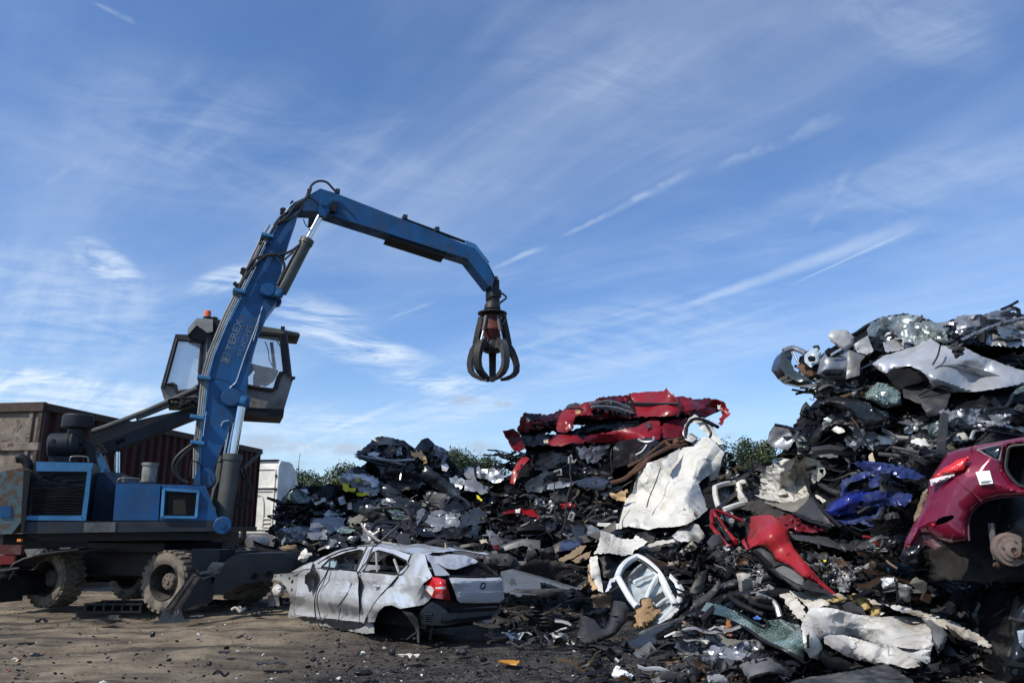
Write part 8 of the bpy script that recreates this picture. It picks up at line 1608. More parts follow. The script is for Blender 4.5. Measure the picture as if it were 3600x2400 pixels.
 S_('rear_glass', R5, [(500, 300), (545, 236), (600, 235), (560, 270)], f, -0.05, [mat('dark_car_glass', (0.012, 0.018, 0.025), 0.06, coat=0.5)], t, **k)
 S_('roof', R5, [(545, 232), (692, 194), (990, 150), (1110, 118), (1110, 135), (990, 160), (700, 205), (600, 225)], f, -0.05, [MAR, BLK], t, vol=1.2, **k)
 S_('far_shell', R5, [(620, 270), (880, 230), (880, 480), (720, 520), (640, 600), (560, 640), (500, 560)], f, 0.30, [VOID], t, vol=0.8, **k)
TLM = mat('red_lamp_lens', (0.50, 0.012, 0.014), 0.12, coat=0.8, var=0.25)
maroon()
# ------------------------------------------------------------------ white crushed car in the right foreground
def fore_white():
 f = RGT; gp = None
 t = thing('crushed_car', 'grimy white car flattened in the right foreground with a cracked green windscreen', 'crushed car', centre(R6, [(1300, 520)], f, 0.3))
 S_('body', R6, [(300, 430), (380, 330), (500, 255), (900, 225), (1250, 265), (1500, 310), (1750, 370), (2000, 450), (2180, 580), (2230, 640), (2190, 780), (1900, 800), (1560, 740), (1500, 690), (1200, 720), (900, 760), (700, 770), (540, 760), (420, 700), (240, 600)], f, 0.1, [BLK, VOID], t, vol=1.4, amp=0.08, size=0.3)
 S_('door', R6, [(960, 380), (1000, 332), (1110, 332), (1192, 352), (1300, 380), (1422, 392), (1640, 390), (1720, 402), (1762, 470), (1772, 560), (1760, 610), (1600, 592), (1400, 562), (1192, 506), (1100, 512), (1076, 522), (1050, 562), (1082, 642), (1062, 672), (992, 652), (956, 600), (945, 450)], f, -0.3, [GRIM, BLK], t, amp=0.05, size=0.3, bulge=0.03, bw=20, jag=.7, lay=.6, crs=14, slope=0.45, crisp=14, sp=6)
 S_('sill', R6, [(1076, 522), (1110, 508), (1192, 504), (1400, 560), (1600, 592), (1762, 600), (1752, 682), (1690, 708), (1600, 718), (1500, 690), (1420, 692), (1300, 670), (1220, 640), (1150, 602), (1085, 562)], f, -0.4, [GRIM, BLK], t, amp=0.06, size=0.25, jag=.8, crs=12, slope=.6, crisp=14, sp=6)
 S_('rear_wing', R6, [(1700, 402), (1762, 412), (1832, 452), (1868, 512), (1842, 592), (1802, 622), (1775, 560), (1765, 470)], f, -0.28, [SIL2, BLK], t, amp=0.03, jag=1, bulge=0.12)
 S_('door_pillar', R6, [(935, 450), (960, 385), (1000, 400), (1010, 480), (1060, 560), (1080, 640), (1055, 670), (985, 648), (955, 600)], f, -0.42, [WHT, BLK], t, amp=0.04, size=0.3, jag=1)
 S_('roof_edge', R6, [(850, 232), (920, 226), (1000, 232), (1250, 258), (1450, 302), (1700, 352), (1900, 420), (2050, 500), (2165, 582), (2120, 590), (2000, 542), (1800, 442), (1480, 322), (1250, 290), (1050, 330), (980, 340), (930, 290)], f, -0.15, [mat('rusty_white_roof', (0.50, 0.47, 0.41), 0.6, dirt=0.6, dirtc=(0.17, 0.12, 0.07), dsc=4), BLK], t, amp=0.08, size=0.2, jag=3)
 S_('roof_strip', R6, [(1440, 300), (1600, 330), (1800, 385), (1830, 410), (1700, 392), (1520, 345)], f, -0.3, [GRIM], t, amp=0.05); S_('rear_rail', R6, [(1850, 440), (2000, 520), (2160, 570), (2230, 640), (2190, 650), (2050, 590), (1900, 520)], f, -0.2, [TAR], t, amp=0.05)
 S_('window_opening', R6, [(1840, 470), (1960, 500), (2120, 570), (2080, 600), (1960, 580), (1870, 540)], f, -0.16, [VOID], t, amp=0.03); S_('door_handle_gap', R6, [(968, 510), (985, 500), (990, 590), (972, 590)], f, -0.55, [PLAST], t, amp=0.0, jag=0)
 ws = S_('windscreen', R6, [(300, 352), (332, 300), (420, 312), (545, 372), (650, 425), (715, 455), (725, 412), (800, 408), (930, 452), (958, 560), (952, 680), (830, 602), (700, 542), (570, 452), (450, 392)], f, -0.35, [GLS, PLAST], t, amp=0.03, size=0.4, jag=1, sp=8)
 T_('windscreen_edge', R6, [(300, 355), (450, 395), (570, 455), (700, 545), (830, 606), (955, 685)], f, -0.4, 0.02, PLAST, t); S_('blue_sticker', R6, [(625, 400), (655, 382), (685, 405), (640, 408)], f, -0.32, [mat('blue_card', (0.08, 0.18, 0.5), 0.5)], t, amp=0)
 T_('mirror_seal', R6, [(540, 375), (640, 430), (700, 452), (724, 430), (700, 410)], f, -0.42, 0.018, PLAST, t)
 for q, r, m in (([(300, 430), (400, 320), (480, 265), (620, 250), (850, 240)], 0.05, PLAST), ([(480, 260), (560, 320), (700, 380)], 0.04, PLAST), ([(650, 250), (760, 300), (800, 395)], 0.035, ALU), ([(600, 260), (640, 310), (800, 350)], 0.03, PLAST)): T_('wiper_trough', R6, q, f, -0.25, r, m, t)
 S_('scuttle', R6, [(605, 262), (680, 255), (770, 290), (800, 350), (795, 400), (720, 340), (640, 300)], f, -0.2, [TAR], t, amp=0.06); S_('inner_panel', R6, [(800, 250), (860, 240), (960, 330), (950, 430), (880, 370), (830, 300)], f, -0.25, [mat('rusty_white_roof', (0.5, 0.47, 0.41), 0.6), BLK], t, amp=0.1, size=0.15, jag=3)
 S_('floor_liner', R6, [(1050, 640), (1080, 598), (1160, 640), (1260, 690), (1230, 735), (1100, 725)], f, -0.45, [GREYP, PLAST], t, amp=0.03); S_('liner', R6, [(540, 700), (640, 655), (740, 650), (858, 738), (700, 760), (600, 800)], f, -0.4, [mat('dusty_plastic', (0.12, 0.12, 0.115), 0.6, dirt=0.4), PLAST], t, amp=0.05, bulge=0.12)
 tangle_part('torn_pieces', R6, [(450, 270), (800, 240), (960, 330), (930, 440), (700, 400), (520, 330)], f, -0.1, 0.2, 90, 0.12, PAL_DARK+[(.4, .36, .28)]*3, 71, t)
 tag(S_('rag', R6, [(285, 545), (330, 500), (375, 470), (460, 450), (450, 532), (405, 640), (360, 610), (310, 590)], f, -0.35, [mat('rusty_white_cover', (0.55, 0.52, 0.45), 0.6, dirt=0.4, dirtc=(0.2, 0.1, 0.05), rust=0.2), BLK], None, amp=0.12, size=0.14, vol=0.15, jag=3), 'white rust stained metal cover left of the cracked windscreen', 'panel')
 tag(S_('rusty_bracket', R6, [(455, 400), (480, 390), (495, 450), (480, 520), (455, 500)], f, -0.38, [mat('bright_rust', (0.26, 0.09, 0.03), 0.9), RUSTM], None, amp=0.05, size=0.08, jag=3), 'bright orange rusty bracket against the cracked windscreen', 'bracket')
 for pts, lab in (([(1255, 262), (1302, 250), (1372, 290), (1382, 342), (1322, 362), (1288, 302)], 'largest yellow foam lump on the flattened white car'), ([(1385, 342), (1420, 325), (1442, 342), (1432, 386), (1392, 388)], 'small round yellow foam lump right of the largest one'), ([(1120, 292), (1170, 262), (1225, 276), (1192, 302), (1140, 305)], 'flat yellow foam piece left of the largest lump')):
  tag(S_('foam_lump', R6, pts, f, -0.32, [YFOAM], None, amp=0.04, size=0.1, vol=0.12, bulge=0.10, bw=15, sp=6), lab, 'foam')
 tag(S_('cloth', R6, [(1105, 322), (1180, 305), (1272, 295), (1312, 312), (1348, 378), (1280, 370), (1200, 350)], f, -0.38, [mat('grey_black_cloth', (0.045, 0.045, 0.05), 0.95)], None, amp=0.05, size=0.2), 'dark cloth draped under the yellow foam', 'cloth')
 o = [(760, 830), (1010, 772), (1250, 735), (1472, 694), (1522, 722), (1600, 770), (1680, 830)]
 t = thing('bonnet', 'scratched dark grey bonnet at the bottom edge of the photo', 'car panel', centre(R6, o, 7.9))
 S_('bonnet_skin', R6, o, depth_fn([(*R6((760, 820))[0], 7.7), (*R6((1500, 700))[0], 8.2), (*R6((1660, 820))[0], 7.6)]), 0, [mat('scratched_grey_paint', (0.04, 0.045, 0.05), 0.3, 0.3, dirt=0.55, dirtc=(0.15, 0.145, 0.13), dsc=4, streak=True, scr=0.15), BLK], t, jag=1, amp=0.02)
 T_('trim_edge', R6, [(1500, 790), (1560, 780), (1640, 800)], 7.7, -0.03, 0.015, GREYP, t)
 t = thing('car_wreck', 'black car corner with a grey lamp at the bottom right corner', 'car front', centre(R6, [(2300, 560)], 8.6))
 S_('wing', R6, [(2215, 692), (2240, 600), (2262, 522), (2245, 402), (2300, 292), (2400, 180), (2460, 180), (2460, 840), (2225, 840)], 8.6, 0, [CHAR, BLK], t, amp=0.03, bulge=0.3, bw=60, jag=0, vol=0.8); S_('headlamp', R6, [(2308, 482), (2370, 470), (2370, 610), (2322, 562)], 8.25, 0, [mat('lamp_glass', (0.35, 0.42, 0.46), 0.12, coat=0.8), BLK], t, jag=0, amp=0.01)
 T_('grille_line', R6, [(2240, 690), (2300, 700), (2400, 710)], 8.35, -0.05, 0.03, PLAST, t); T_('shoulder_line', R6, [(2262, 400), (2320, 420), (2400, 410)], 8.35, -0.05, 0.02, GREYP, t)
 tag(S_('mud_flap', R6, [(2010, 640), (2040, 590), (2100, 560), (2130, 580), (2080, 640), (2000, 690)], f, -0.1, [BEIGE, BLK], None, amp=0.06), 'beige flap in the dark hollow right of the flattened white car', 'liner')
 shells(t, R6, [(250, 600), (560, 560), (700, 760), (300, 780)], f, 7, 41, [GREYP, BEIGE, SLATE, SIL2], .3, .09, -.4); shells(t, R6, [(1560, 160), (2200, 300), (2200, 420), (1800, 340)], f, 7, 42, [GREYP, CHAR, SLATE], .35, .1)
 tangle('scrap_tangle', [(R6, [(170, 420), (300, 380), (470, 420), (560, 560), (620, 700), (500, 760), (230, 700), (150, 560)], f, -0.2, 0.3, 150, 0.12), (R6, [(550, 700), (760, 680), (1000, 680), (1260, 700), (1000, 770), (760, 810), (560, 810)], f, -0.2, 0.2, 110, 0.13), (R6, [(1700, 680), (1880, 560), (2200, 620), (2230, 820), (1560, 820), (1500, 720)], f, -0.1, 0.4, 150, 0.14), (R6, [(1440, 130), (1760, 200), (2230, 300), (2200, 560), (1900, 420), (1500, 300)], f, 0.0, 0.5, 150, 0.15)], PAL_DARK, 72)
 tangle('scrap_tangle', [(R6, [(180, 430), (300, 390), (470, 440), (420, 560), (230, 560)], f, -0.4, 0.2, 60, 0.09), (R6, [(0, 700), (340, 680), (480, 760), (480, 814), (0, 814)], 8.2, 0.1, 0.3, 110, 0.09)], PAL_MET, 73)
fore_white()
# ------------------------------------------------------------------ loose pieces on the ground
def ground_items():
 def gz(c, pts, lift=0.0):
  """depth of a piece standing on the ground, from its lowest traced point"""
  y = max(p[1] for p in c(*pts)); x = [p[0] for p in c(*pts) if p[1] == y][0]; return ground_d(x, y)
 # bumper with an emblem behind the hatchback
 o = [(1150, 1312), (1176, 1306), (1200, 1312), (1240, 1322), (1290, 1338), (1332, 1350), (1300, 1362), (1240, 1370), (1185, 1374), (1155, 1362)]
 t = thing('bumper', 'silver bumper with a small chrome emblem lying right of the silver hatchback', 'bumper', centre(DD, o, 12.6))
 S_('bumper_skin', DD, o, depth_fn([(*DD((1150, 1340))[0], 12.9), (*DD((1330, 1350))[0], 12.7), (*DD((1240, 1372))[0], 12.4)]), -0.05, [mat('dusty_grey_bumper_paint', (0.15, 0.16, 0.165), 0.3, 0.3, dirt=0.35, coat=0.2), BLK], t, amp=0.05, size=.4, jag=0, crs=3, slope=.3, bulge=0.2, bw=14, vol=0.2)
 S_('lower_lip', DD, [(1155, 1360), (1200, 1352), (1290, 1350), (1320, 1356), (1240, 1374), (1180, 1378)], 12.4, -0.12, [GREYP, PLAST], t, amp=0.02, jag=0)
 em = [(2148, 548), (2160, 540), (2168, 552), (2178, 545), (2190, 552), (2186, 570), (2202, 580), (2194, 592), (2204, 606), (2190, 604), (2180, 590), (2172, 600), (2160, 612), (2150, 606), (2160, 592), (2146, 588), (2140, 578), (2154, 570)]
 S_('emblem', C5, em, 12.33, 0, [CHROME], t, amp=0, jag=0, bulge=0, sp=5, thick=0.012)
 o = [(0, 1450), (90, 1444), (200, 1446), (262, 1492), (240, 1572), (120, 1560), (0, 1545)]
 t = thing('bumper', 'dull dark grey bumper panel with bolt holes standing behind the silver tailgate', 'bumper', centre(R1, o, 13.6))
 S_('bumper_skin', R1, o, 13.7, -0.05, [GREYP, BLK], t, amp=0.03, jag=0, bulge=0.1, vol=0.1)
 for x in (42, 90, 160): S_('bolt_hole', R1, [(x, 1490), (x+10, 1484), (x+14, 1494), (x+4, 1500)], 13.53, 0, [VOID], t, amp=0, jag=0, bulge=0)
 tag(S_('floor_sheet', R1, [(238, 1568), (320, 1520), (400, 1490), (520, 1496), (602, 1500), (715, 1552), (600, 1580), (560, 1640), (380, 1640), (260, 1600)], 13.4, 0, [TAR], None, amp=0.05, size=0.5), 'large dusty floor sheet with grit on it right of the grey bumper panel', 'sheet')
 tag(S_('wing_corner', R1, [(318, 1500), (352, 1380), (372, 1370), (420, 1440), (440, 1500)], 13.7, 0, [GREYP], None, amp=0.04), 'upright grey triangular corner piece behind the dusty floor sheet', 'car panel')
 tag(S_('plastic_sheet', R1, [(430, 1410), (560, 1385), (565, 1490), (520, 1495), (440, 1490)], 13.9, 0, [PLAST], None, amp=0.03), 'black plastic panel right of the grey triangular corner piece', 'panel')
 tag(S_('door_liner', R2, [(0, 645), (100, 665), (250, 730), (300, 760), (250, 790), (80, 780), (0, 770)], 12.4, 0, [SLATE, BLK], None, amp=0.03, vol=0.1), 'long slate liner lying left of the loose white door', 'liner')
 # grey bumper and dark bonnet at the foot of the white door
 o = [(310, 1150), (372, 1062), (360, 942), (432, 960), (500, 992), (562, 1070), (600, 1076), (642, 1010), (660, 900), (682, 812), (780, 832), (812, 882), (792, 1000), (692, 1122), (600, 1165), (502, 1202), (440, 1242), (370, 1200)]
 t = thing('bumper', 'cut dark grey bumper with a deep notch standing in front of the loose white door', 'bumper', centre(R2, o, 11.3))
 S_('bumper_skin', R2, o, depth_fn([(*R2((310, 1150))[0], 11.0), (*R2((800, 850))[0], 11.6), (*R2((440, 1240))[0], 10.9)]), 0, [GREYP, PLAST], t, amp=0.03, size=0.4, jag=0, bulge=0.14, vol=0.12)
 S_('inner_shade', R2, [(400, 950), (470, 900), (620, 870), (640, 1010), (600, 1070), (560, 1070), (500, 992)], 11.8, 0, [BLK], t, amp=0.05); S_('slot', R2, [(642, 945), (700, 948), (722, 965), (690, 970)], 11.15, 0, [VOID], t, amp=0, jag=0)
 tag(S_('board', R2, [(470, 762), (560, 752), (652, 750), (642, 872), (560, 882), (482, 872)], 12.0, 0, [WOOD], None, amp=0.03), 'dark brown board standing behind the notched bumper', 'board')
 o = [(700, 1252), (760, 1182), (900, 1102), (1040, 1042), (1230, 985), (1432, 918), (1424, 942), (1260, 1030), (1142, 1092), (1062, 1142), (1092, 1202), (1000, 1235), (900, 1262), (800, 1272)]
 t = thing('bonnet', 'dark slate bonnet sweeping up to the right at the foot of the white van', 'car panel', centre(R2, o, 10.6))
 S_('bonnet_skin', R2, o, depth_fn([(*R2((700, 1250))[0], 10.4), (*R2((1430, 920))[0], 10.6), (*R2((1000, 1235))[0], 10.1)]), 0, [SLATE, BLK], t, amp=0.03, jag=0, bulge=0.1); S_('underside', R2, [(1060, 1140), (1140, 1092), (1260, 1030), (1420, 945), (1440, 980), (1300, 1080), (1130, 1160)], 10.8, 0, [VOID], t, amp=0.02)
 t = thing('radiator', 'folded finned radiator lying below the dark slate bonnet', 'radiator', centre(R2, [(950, 1280)], 9.9))
 for i in range(5): S_('fin', R2, [(850+i*32, 1292-i*22), (880+i*32, 1270-i*22), (960+i*26, 1352-i*24), (930+i*26, 1376-i*24)], 9.95, 0.012*(i % 2), [ALU], t, amp=0.01, jag=0, bulge=0.0)
 T_('hose_ring', R2, [(935, 1395), (1000, 1310), (1080, 1280), (1150, 1290), (1180, 1350), (1100, 1400), (960, 1412), (935, 1395)], 9.7, 0, 0.02, RUBBER, t)
 o = [(455, 1292), (500, 1222), (600, 1238), (690, 1262), (762, 1262), (772, 1322), (732, 1342), (600, 1318)]
 tag(S_('plastic_tray', R2, o, 10.1, 0, [GREYP, PLAST], None, amp=0.03, jag=0, vol=0.12), 'low dark plastic tray below the notched bumper', 'tray')
 tag(S_('pipe', R2, [(400, 1340), (480, 1365), (600, 1370), (700, 1345), (705, 1375), (610, 1405), (470, 1400)], 9.55, 0, [PLAST], None, amp=0.02, jag=0, bulge=0.06, vol=0.06), 'thick black hose stub in front of the dark plastic tray', 'hose')
 o = [(655, 1502), (690, 1425), (705, 1418), (732, 1445), (800, 1470), (852, 1500), (842, 1532), (770, 1492), (700, 1520)]
 t = thing('glove', 'white work glove with orange foam under it on the dirt', 'glove', G(*R2((760, 1510))[0])); gd = gz(R2, [(760, 1560)])
 S_('fabric', R2, o, gd, -0.02, [mat('white_glove', (0.78, 0.76, 0.74), 0.9)], t, amp=0.03, size=0.08, sp=5, bulge=0.05, bw=12, vol=0.05); S_('foam', R2, [(705, 1500), (760, 1485), (860, 1545), (850, 1568), (780, 1565), (710, 1545)], gd, 0.03, [mat('orange_foam', (0.42, 0.17, 0.04), 0.9, dirt=0.4)], t, amp=0.04, size=0.08, sp=5)
 tag(S_('board', R2, [(1150, 1382), (1282, 1350), (1335, 1452), (1160, 1455)], gz(R2, [(1160, 1455)]), 0.05, [mat('orange_brown_board', (0.27, 0.16, 0.08), 0.85, dirt=0.3)], None, amp=0.02), 'orange brown square of board in the bottom foreground', 'board')
 tag(S_('slate_piece', R2, [(1300, 1350), (1400, 1320), (1470, 1340), (1480, 1500), (1380, 1520), (1320, 1450)], 9.2, 0, [GREYP], None, amp=0.06, size=0.2), 'cracked grey plastic sheet right of the orange brown board', 'panel')
 tag(S_('plastic_sheet', R2, [(1080, 1450), (1330, 1470), (1350, 1568), (1180, 1568), (1100, 1530)], 8.2, 0, [GREYP], None, amp=0.04, size=0.3), 'grey curved panel at the bottom edge below the orange brown board', 'panel')
 t = thing('pump', 'small black electric pump at the bottom of the scrap', 'pump', centre(R2, [(1400, 1525)], 8.3))
 b = MB(); c = P(*R2((1400, 1520))[0], 8.25); b.lathe([(0, -.02), (.05, -.02), (.06, 0), (.085, .02), (.09, .05), (.09, .14), (0, .14)], c, (0.1, 1, 0.15), 24); b.build('pump_body', PLAST, t); b = MB(); b.lathe([(0, -.035), (.03, -.035), (.032, -.02)], c, (0.1, 1, 0.15), 16); b.build('cap', GREYP, t)
 tag(S_('plastic_housing', R2, [(1530, 1500), (1640, 1480), (1720, 1520), (1740, 1568), (1540, 1568)], 8.2, 0, [mat('grey_white_plastic', (0.3, 0.3, 0.3), 0.5, dirt=0.4), PLAST], None, amp=0.05, size=0.1, vol=0.15), 'pale grey plastic housing right of the small black pump', 'housing')
 # between white door and the metal tangle
 o = [(1368, 735), (1400, 660), (1480, 545), (1530, 520), (1520, 600), (1472, 722), (1420, 745)]
 tag(S_('wing_liner', R2, o, 11.0, 0, [BEIGE, GREYP], None, amp=0.05, size=0.25, jag=1), 'dusty beige liner curling up right of the loose white door', 'liner')
 tag(S_('carpet_strip', R2, [(1368, 900), (1400, 830), (1500, 760), (1580, 700), (1640, 600), (1655, 690), (1580, 780), (1480, 882), (1400, 900)], 10.6, 0, [GREYP, BEIGE], None, amp=0.05, size=0.25), 'long grey lining strip below the dusty beige liner', 'liner')
 tag(S_('door_card', R2, [(1500, 800), (1560, 720), (1640, 662), (1740, 625), (1832, 612), (1832, 700), (1700, 740), (1580, 790)], 10.7, 0.1, [GREYP, BEIGE], None, amp=0.05, size=0.3, bulge=0.12), 'grey curved door lining left of the pale concrete block', 'door lining')
 tag(S_('concrete_block', R2, [(1842, 562), (1882, 556), (1922, 566), (1972, 738), (1920, 752), (1858, 748)], 10.3, 0, [mat('pale_block', (0.40, 0.37, 0.32), 0.9, dirt=0.3, bump=0.3)], None, amp=0.02, vol=0.18, jag=1), 'pale grey block standing upright among the shredded metal', 'block')
 tag(S_('lining', R2, [(1840, 760), (2000, 745), (2100, 800), (2090, 860), (1960, 850)], 10.0, 0, [TAR], None, amp=0.08), 'dark lining behind the cracked windscreen right of the pale block', 'lining')
 tag(S_('bumper_strip', R2, [(1200, 960), (1350, 830), (1500, 700), (1640, 640), (1650, 665), (1520, 740), (1380, 860), (1230, 990)], 11.2, 0.2, [BLK], None, amp=0.03), 'long black strip leaning between the white door and the beige liner', 'strip')
 # pallet like crate and pieces under the machine
 b = MB(); c = G(*CW((1900, 1330))[0]); 
 for i in range(7): b.box(c+Vector((-0.5+i*0.165, 0, 0.08)), (0.04, 0.6, 0.14))
 for y in (-.3, .3):
  for z in (0.02, 0.15): b.box(c+Vector((0, y, z)), (1.05, 0.03, 0.035))
 tag(b.build('plastic_crate', BLACK), 'flat dark slotted crate on the ground between the wheels of the machine', 'crate')
 # loose scraps in the yard: each a thing
 rg = random.Random(77); C_ = lambda n, c, **k: mat(n, c, 0.7, dirt=0.3, **k)
 MM = {'black': PLAST, 'grey': GREYP, 'white': mat('dirty_white_plastic', (0.6, 0.6, 0.57), 0.6, dirt=0.4), 'silver': ALU, 'brown': WOOD, 'red': RED2, 'orange': mat('orange_wrapper', (0.6, 0.26, 0.03), 0.5, dirt=0.3), 'rag': RAG}
 def scrap(x, y, w, h, kind, colour, label, cat, group=None, lift=0.0):
  p = G(*DD((x, y))[0]); s = p.y*CT/FPX/0.65333; W_m, H_m = w*s, h*s*1.6; b = MB(); r = random.Random(int(x*31+y)); rot = Matrix.Rotation(r.uniform(-.7, .7), 3, 'Z')
  if kind == 'sheet':
   n = 6; vs = []; prof = [r.uniform(-.5, .5) for _ in range(n)]
   for side in (0, 1):
    for i in range(n):
     for j in range(4):
      e = r.uniform(-.06, .06); vs.append(p+rot@Vector(((i/(n-1)-.5+e)*W_m, (j/3-.5+e)*H_m*2.2, 0.015-side*0.014+max(0, H_m*0.35*(prof[i]+.4+.4*math.sin(j+prof[i]*5))))))
   q = lambda s_, i, j: s_*n*4+i*4+j
   fs = [(q(0, i, j), q(0, i, j+1), q(0, i+1, j+1), q(0, i+1, j)) for i in range(n-1) for j in range(3)]+[(q(1, i, j), q(1, i+1, j), q(1, i+1, j+1), q(1, i, j+1)) for i in range(n-1) for j in range(3)]
   fs += [(q(0, i, 0), q(0, i+1, 0), q(1, i+1, 0), q(1, i, 0)) for i in range(n-1)]+[(q(0, i, 3), q(1, i, 3), q(1, i+1, 3), q(0, i+1, 3)) for i in range(n-1)]
   b.add(vs, fs)
  elif kind == 'lump':
   bm = bmesh.new(); bmesh.ops.create_icosphere(bm, subdivisions=3, radius=0.5); vs = np.array([v.co[:] for v in bm.verts]); fs = [tuple(v.index for v in f.verts) for f in bm.faces]; bm.free()
   vs = vs*(1+0.35*fbm(vs*2.2+x, int(y), 3))[:, None]; b.add([p+rot@Vector((v[0]*W_m, v[1]*W_m*0.7, max(0.0, (v[2]+.35)*H_m))) for v in vs], fs, 0, False)
  else:
   L = [p+rot@Vector(((t-.5)*W_m, math.sin(t*5+x)*W_m*.08, 0.02+abs(math.sin(t*4+y))*H_m*0.5)) for t in (0, .2, .4, .6, .8, 1)]; b.tube(spline(L, 3), max(0.008, H_m*0.16), 6)
  o = b.build({'sheet': 'scrap_sheet', 'lump': 'scrap_lump', 'bar': 'scrap_bar'}[kind], MM[colour]); return tag(o, label, cat, group)
 for a in ((95, 1432, 26, 12, 'bar', 'black', 'black twisted lump on the brown dirt at the far left', 'scrap piece'), (250, 1428, 62, 9, 'sheet', 'black', 'long flat black scrap in front of the slotted crate', 'scrap piece'), (262, 1417, 26, 7, 'sheet', 'grey', 'grey flake just behind the long flat black scrap', 'scrap piece'),
   (452, 1418, 24, 7, 'sheet', 'white', 'white scrap right of the outrigger foot', 'scrap piece'), (547, 1408, 30, 12, 'bar', 'rag', 'pale torn bar in front of the outrigger beam', 'scrap piece'), (590, 1416, 26, 10, 'lump', 'black', 'black lump between outrigger and silver hatchback', 'scrap piece'),
   (520, 1388, 34, 20, 'sheet', 'grey', 'grey crumpled sheet under the outrigger beam', 'scrap piece'), (622, 1530, 60, 16, 'sheet', 'grey', 'slate grey sheet flat on the dirt at the bottom centre left', 'scrap piece'), (1058, 1503, 34, 12, 'lump', 'grey', 'grey ribbed lump in front of the silver hatchback rear', 'scrap piece'),
   (1172, 1523, 40, 9, 'sheet', 'orange', 'orange and yellow printed wrapper on the dirt', 'wrapper'), (1186, 1465, 46, 22, 'sheet', 'white', 'crumpled white paper right of the hatchback shadow', 'paper'), (1110, 1518, 20, 8, 'lump', 'black', 'small black lump left of the orange wrapper', 'scrap piece'),
   (900, 1504, 14, 10, 'lump', 'black', 'tiny black knob below the silver rear wheel arch', 'scrap piece'), (800, 1540, 30, 10, 'bar', 'black', 'thin black bracket near the bottom centre', 'scrap piece'), (835, 1550, 34, 10, 'lump', 'black', 'flat black lump right of the thin black bracket', 'scrap piece'),
   (505, 1555, 44, 12, 'bar', 'black', 'dark bent strip at the bottom left of centre', 'scrap piece'), (350, 1462, 12, 10, 'lump', 'black', 'black plug on the brown dirt below the front wheel', 'scrap piece'), (560, 1470, 40, 10, 'bar', 'black', 'dark twig like strip on the open dirt left of centre', 'scrap piece'),
   (480, 1528, 14, 7, 'lump', 'black', 'single dark stone left of the slate grey sheet', 'stone'), (720, 1518, 12, 7, 'lump', 'black', 'dark nut shaped scrap right of the slate grey sheet', 'scrap piece'), (938, 1512, 30, 16, 'sheet', 'rag', 'torn pale paper behind a black chip', 'paper'), (1250, 1545, 90, 10, 'bar', 'black', 'long black rubber strip at the bottom right of centre', 'scrap piece'),
   (1190, 1490, 60, 12, 'bar', 'grey', 'grey pipe lying left of the coil spring', 'pipe'), (1285, 1478, 40, 16, 'lump', 'silver', 'grey alloy casting beside the notched bumper', 'casting'), (515, 1500, 18, 6, 'sheet', 'grey', 'pale grey flake on the dirt left of the dark twig', 'scrap piece'), (60, 1480, 26, 6, 'sheet', 'black', 'thin dark flake at the lower far left', 'scrap piece')): scrap(*a)
 # coil springs
 for x, y, lab in ((1255, 1432, 'rusty coil spring standing left of the notched bumper'), (1235, 1408, 'second coil spring lying further back in the small scrap')):
  p = G(*DD((x, y+14))[0]); L = [p+Vector((0.10*math.cos(k*.6), 0.10*math.sin(k*.6)*0.8, 0.03+k*0.0052)) for k in range(44)]; b = MB(); b.tube(L, 0.016, 6); tag(b.build('coil_spring', PLAST), lab, 'spring')
 # countable little chips, by colour, and the countless grit
 proto = {}
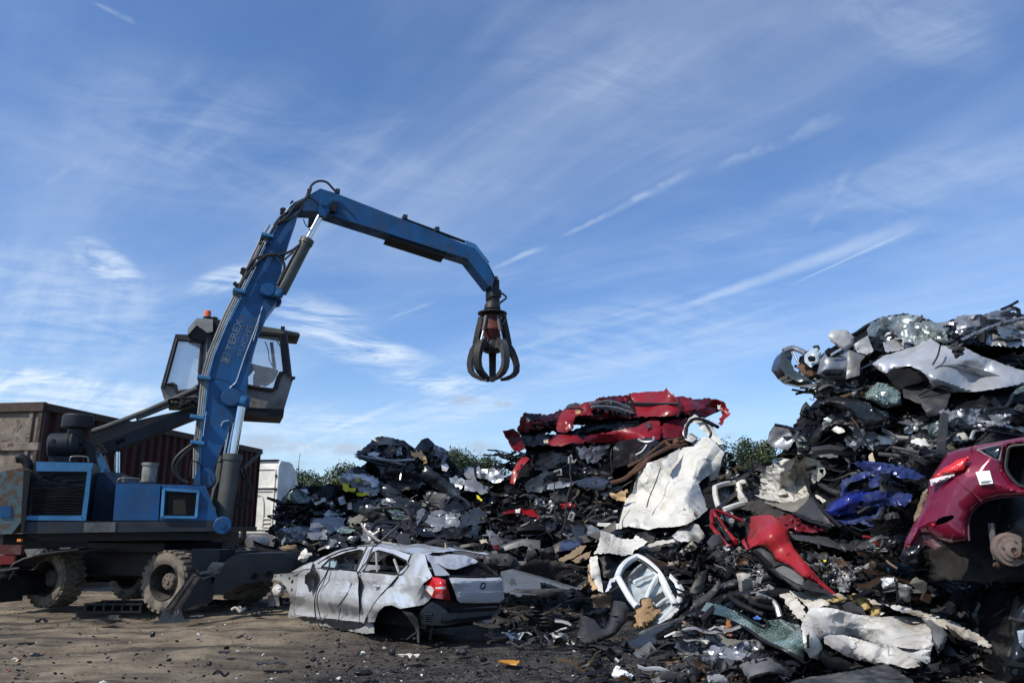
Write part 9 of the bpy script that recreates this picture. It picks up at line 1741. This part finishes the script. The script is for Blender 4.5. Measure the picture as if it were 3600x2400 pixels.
 for colour, n, grp, lab in (('white', 30, 'white chips scattered on the dirt', 'small white plastic chip on the dirt'), ('black', 80, 'black chips scattered on the dirt', 'small black scrap chip on the dirt'), ('grey', 40, 'grey chips scattered on the dirt', 'small grey scrap chip on the dirt'), ('red', 5, 'red chips scattered on the dirt', 'tiny red chip on the dirt')):
  for i in range(n):
   x = rg.uniform(0, 1400) if rg.random() < .8 else rg.uniform(1100, 1500); y = 1400+165*rg.random()**0.8
   if 600 < x < 1150 and y < 1475: y = rg.uniform(1480, 1560)
   if x > 1150: y = max(y, 1400)
   p = G(*DD((x, y))[0]); s = rg.uniform(0.014, 0.036)
   if colour not in proto or i < 5:
    bm = bmesh.new(); bmesh.ops.create_icosphere(bm, subdivisions=1, radius=1.0); b = MB(); b.add([Vector((v.co.x*rg.uniform(.6, 1.6), v.co.y*rg.uniform(.5, 1), v.co.z*rg.uniform(.2, .55))) for v in bm.verts], [tuple(v.index for v in f.verts) for f in bm.faces]); bm.free()
    o = b.build('chip', MM[colour]); proto.setdefault(colour, []).append(o)
   else: o = rg.choice(proto[colour]).copy(); COL.objects.link(o)
   o.location = p+Vector((0, 0, s*0.1-0.02)); o.scale = (s, s, s); o.rotation_euler = (rg.uniform(-.5, .5), rg.uniform(-.5, .5), rg.uniform(0, 6)); tag(o, lab, 'chip', grp)
 mb = MB(); 
 for i in range(5200):
  x = rg.uniform(-60, 2400); y = 1385+200*rg.random()
  if x < 700 and rg.random() < .8: continue
  if x > 1150 and rg.random() < .5: y = rg.uniform(1380, 1500)
  p = G(*DD((x, y))[0]); p.z = -0.04+rg.uniform(0, .03); s = rg.uniform(0.006, 0.022)*(1.6 if rg.random() < .1 else 1); c = rg.choice(PAL_GRND); R = Matrix.Rotation(rg.uniform(0, 6), 3, 'Z')@Matrix.Rotation(rg.uniform(-1, 1), 3, 'X')
  mb.add([p+R@Vector(q)*s for q in ((-1, -.5, 0), (.9, -.7, .1), (1.1, .6, 0), (-.8, .8, .2), (0, 0, .7))], [(0, 1, 4), (1, 2, 4), (2, 3, 4), (3, 0, 4)], 0, False, c)
 o = mb.build('grit', TANG); o['kind'] = 'stuff'
 tangle('scrap_tangle', [(DD, [(1150, 1375), (1330, 1360), (1400, 1440), (1330, 1480), (1200, 1500), (1140, 1440)], lambda q: np.array([ground_d(a[0], a[1]) for a in q]), -0.1, 0.15, 230, 0.14), (DD, [(1330, 1480), (1560, 1440), (1640, 1568), (1330, 1568)], lambda q: np.array([ground_d(a[0], a[1]) for a in q]), -0.2, 0.2, 170, 0.11), (DD, [(1120, 1290), (1360, 1280), (1380, 1370), (1160, 1360)], 13.8, 0, 0.3, 150, 0.18)], PAL_GRND, 81)
 tangle('scrap_tangle', [(R2, [(1180, 420), (1500, 300), (1600, 480), (1420, 740), (1340, 640)], 13.6, 0, 0.5, 200, 0.2), (R2, [(1400, 600), (1640, 480), (1700, 640), (1350, 900)], 11.4, 0, 0.3, 120, 0.13)], PAL_DARK, 83)
 tangle('scrap_tangle', [(DD, [(560, 1360), (680, 1370), (660, 1410), (480, 1400)], lambda q: np.array([ground_d(a[0], a[1]) for a in q]), -0.05, 0.1, 60, 0.09), (DD, [(640, 1250), (720, 1260), (700, 1330), (660, 1330)], 15.2, 0, 0.3, 40, 0.15)], PAL_GRND, 82)
ground_items()
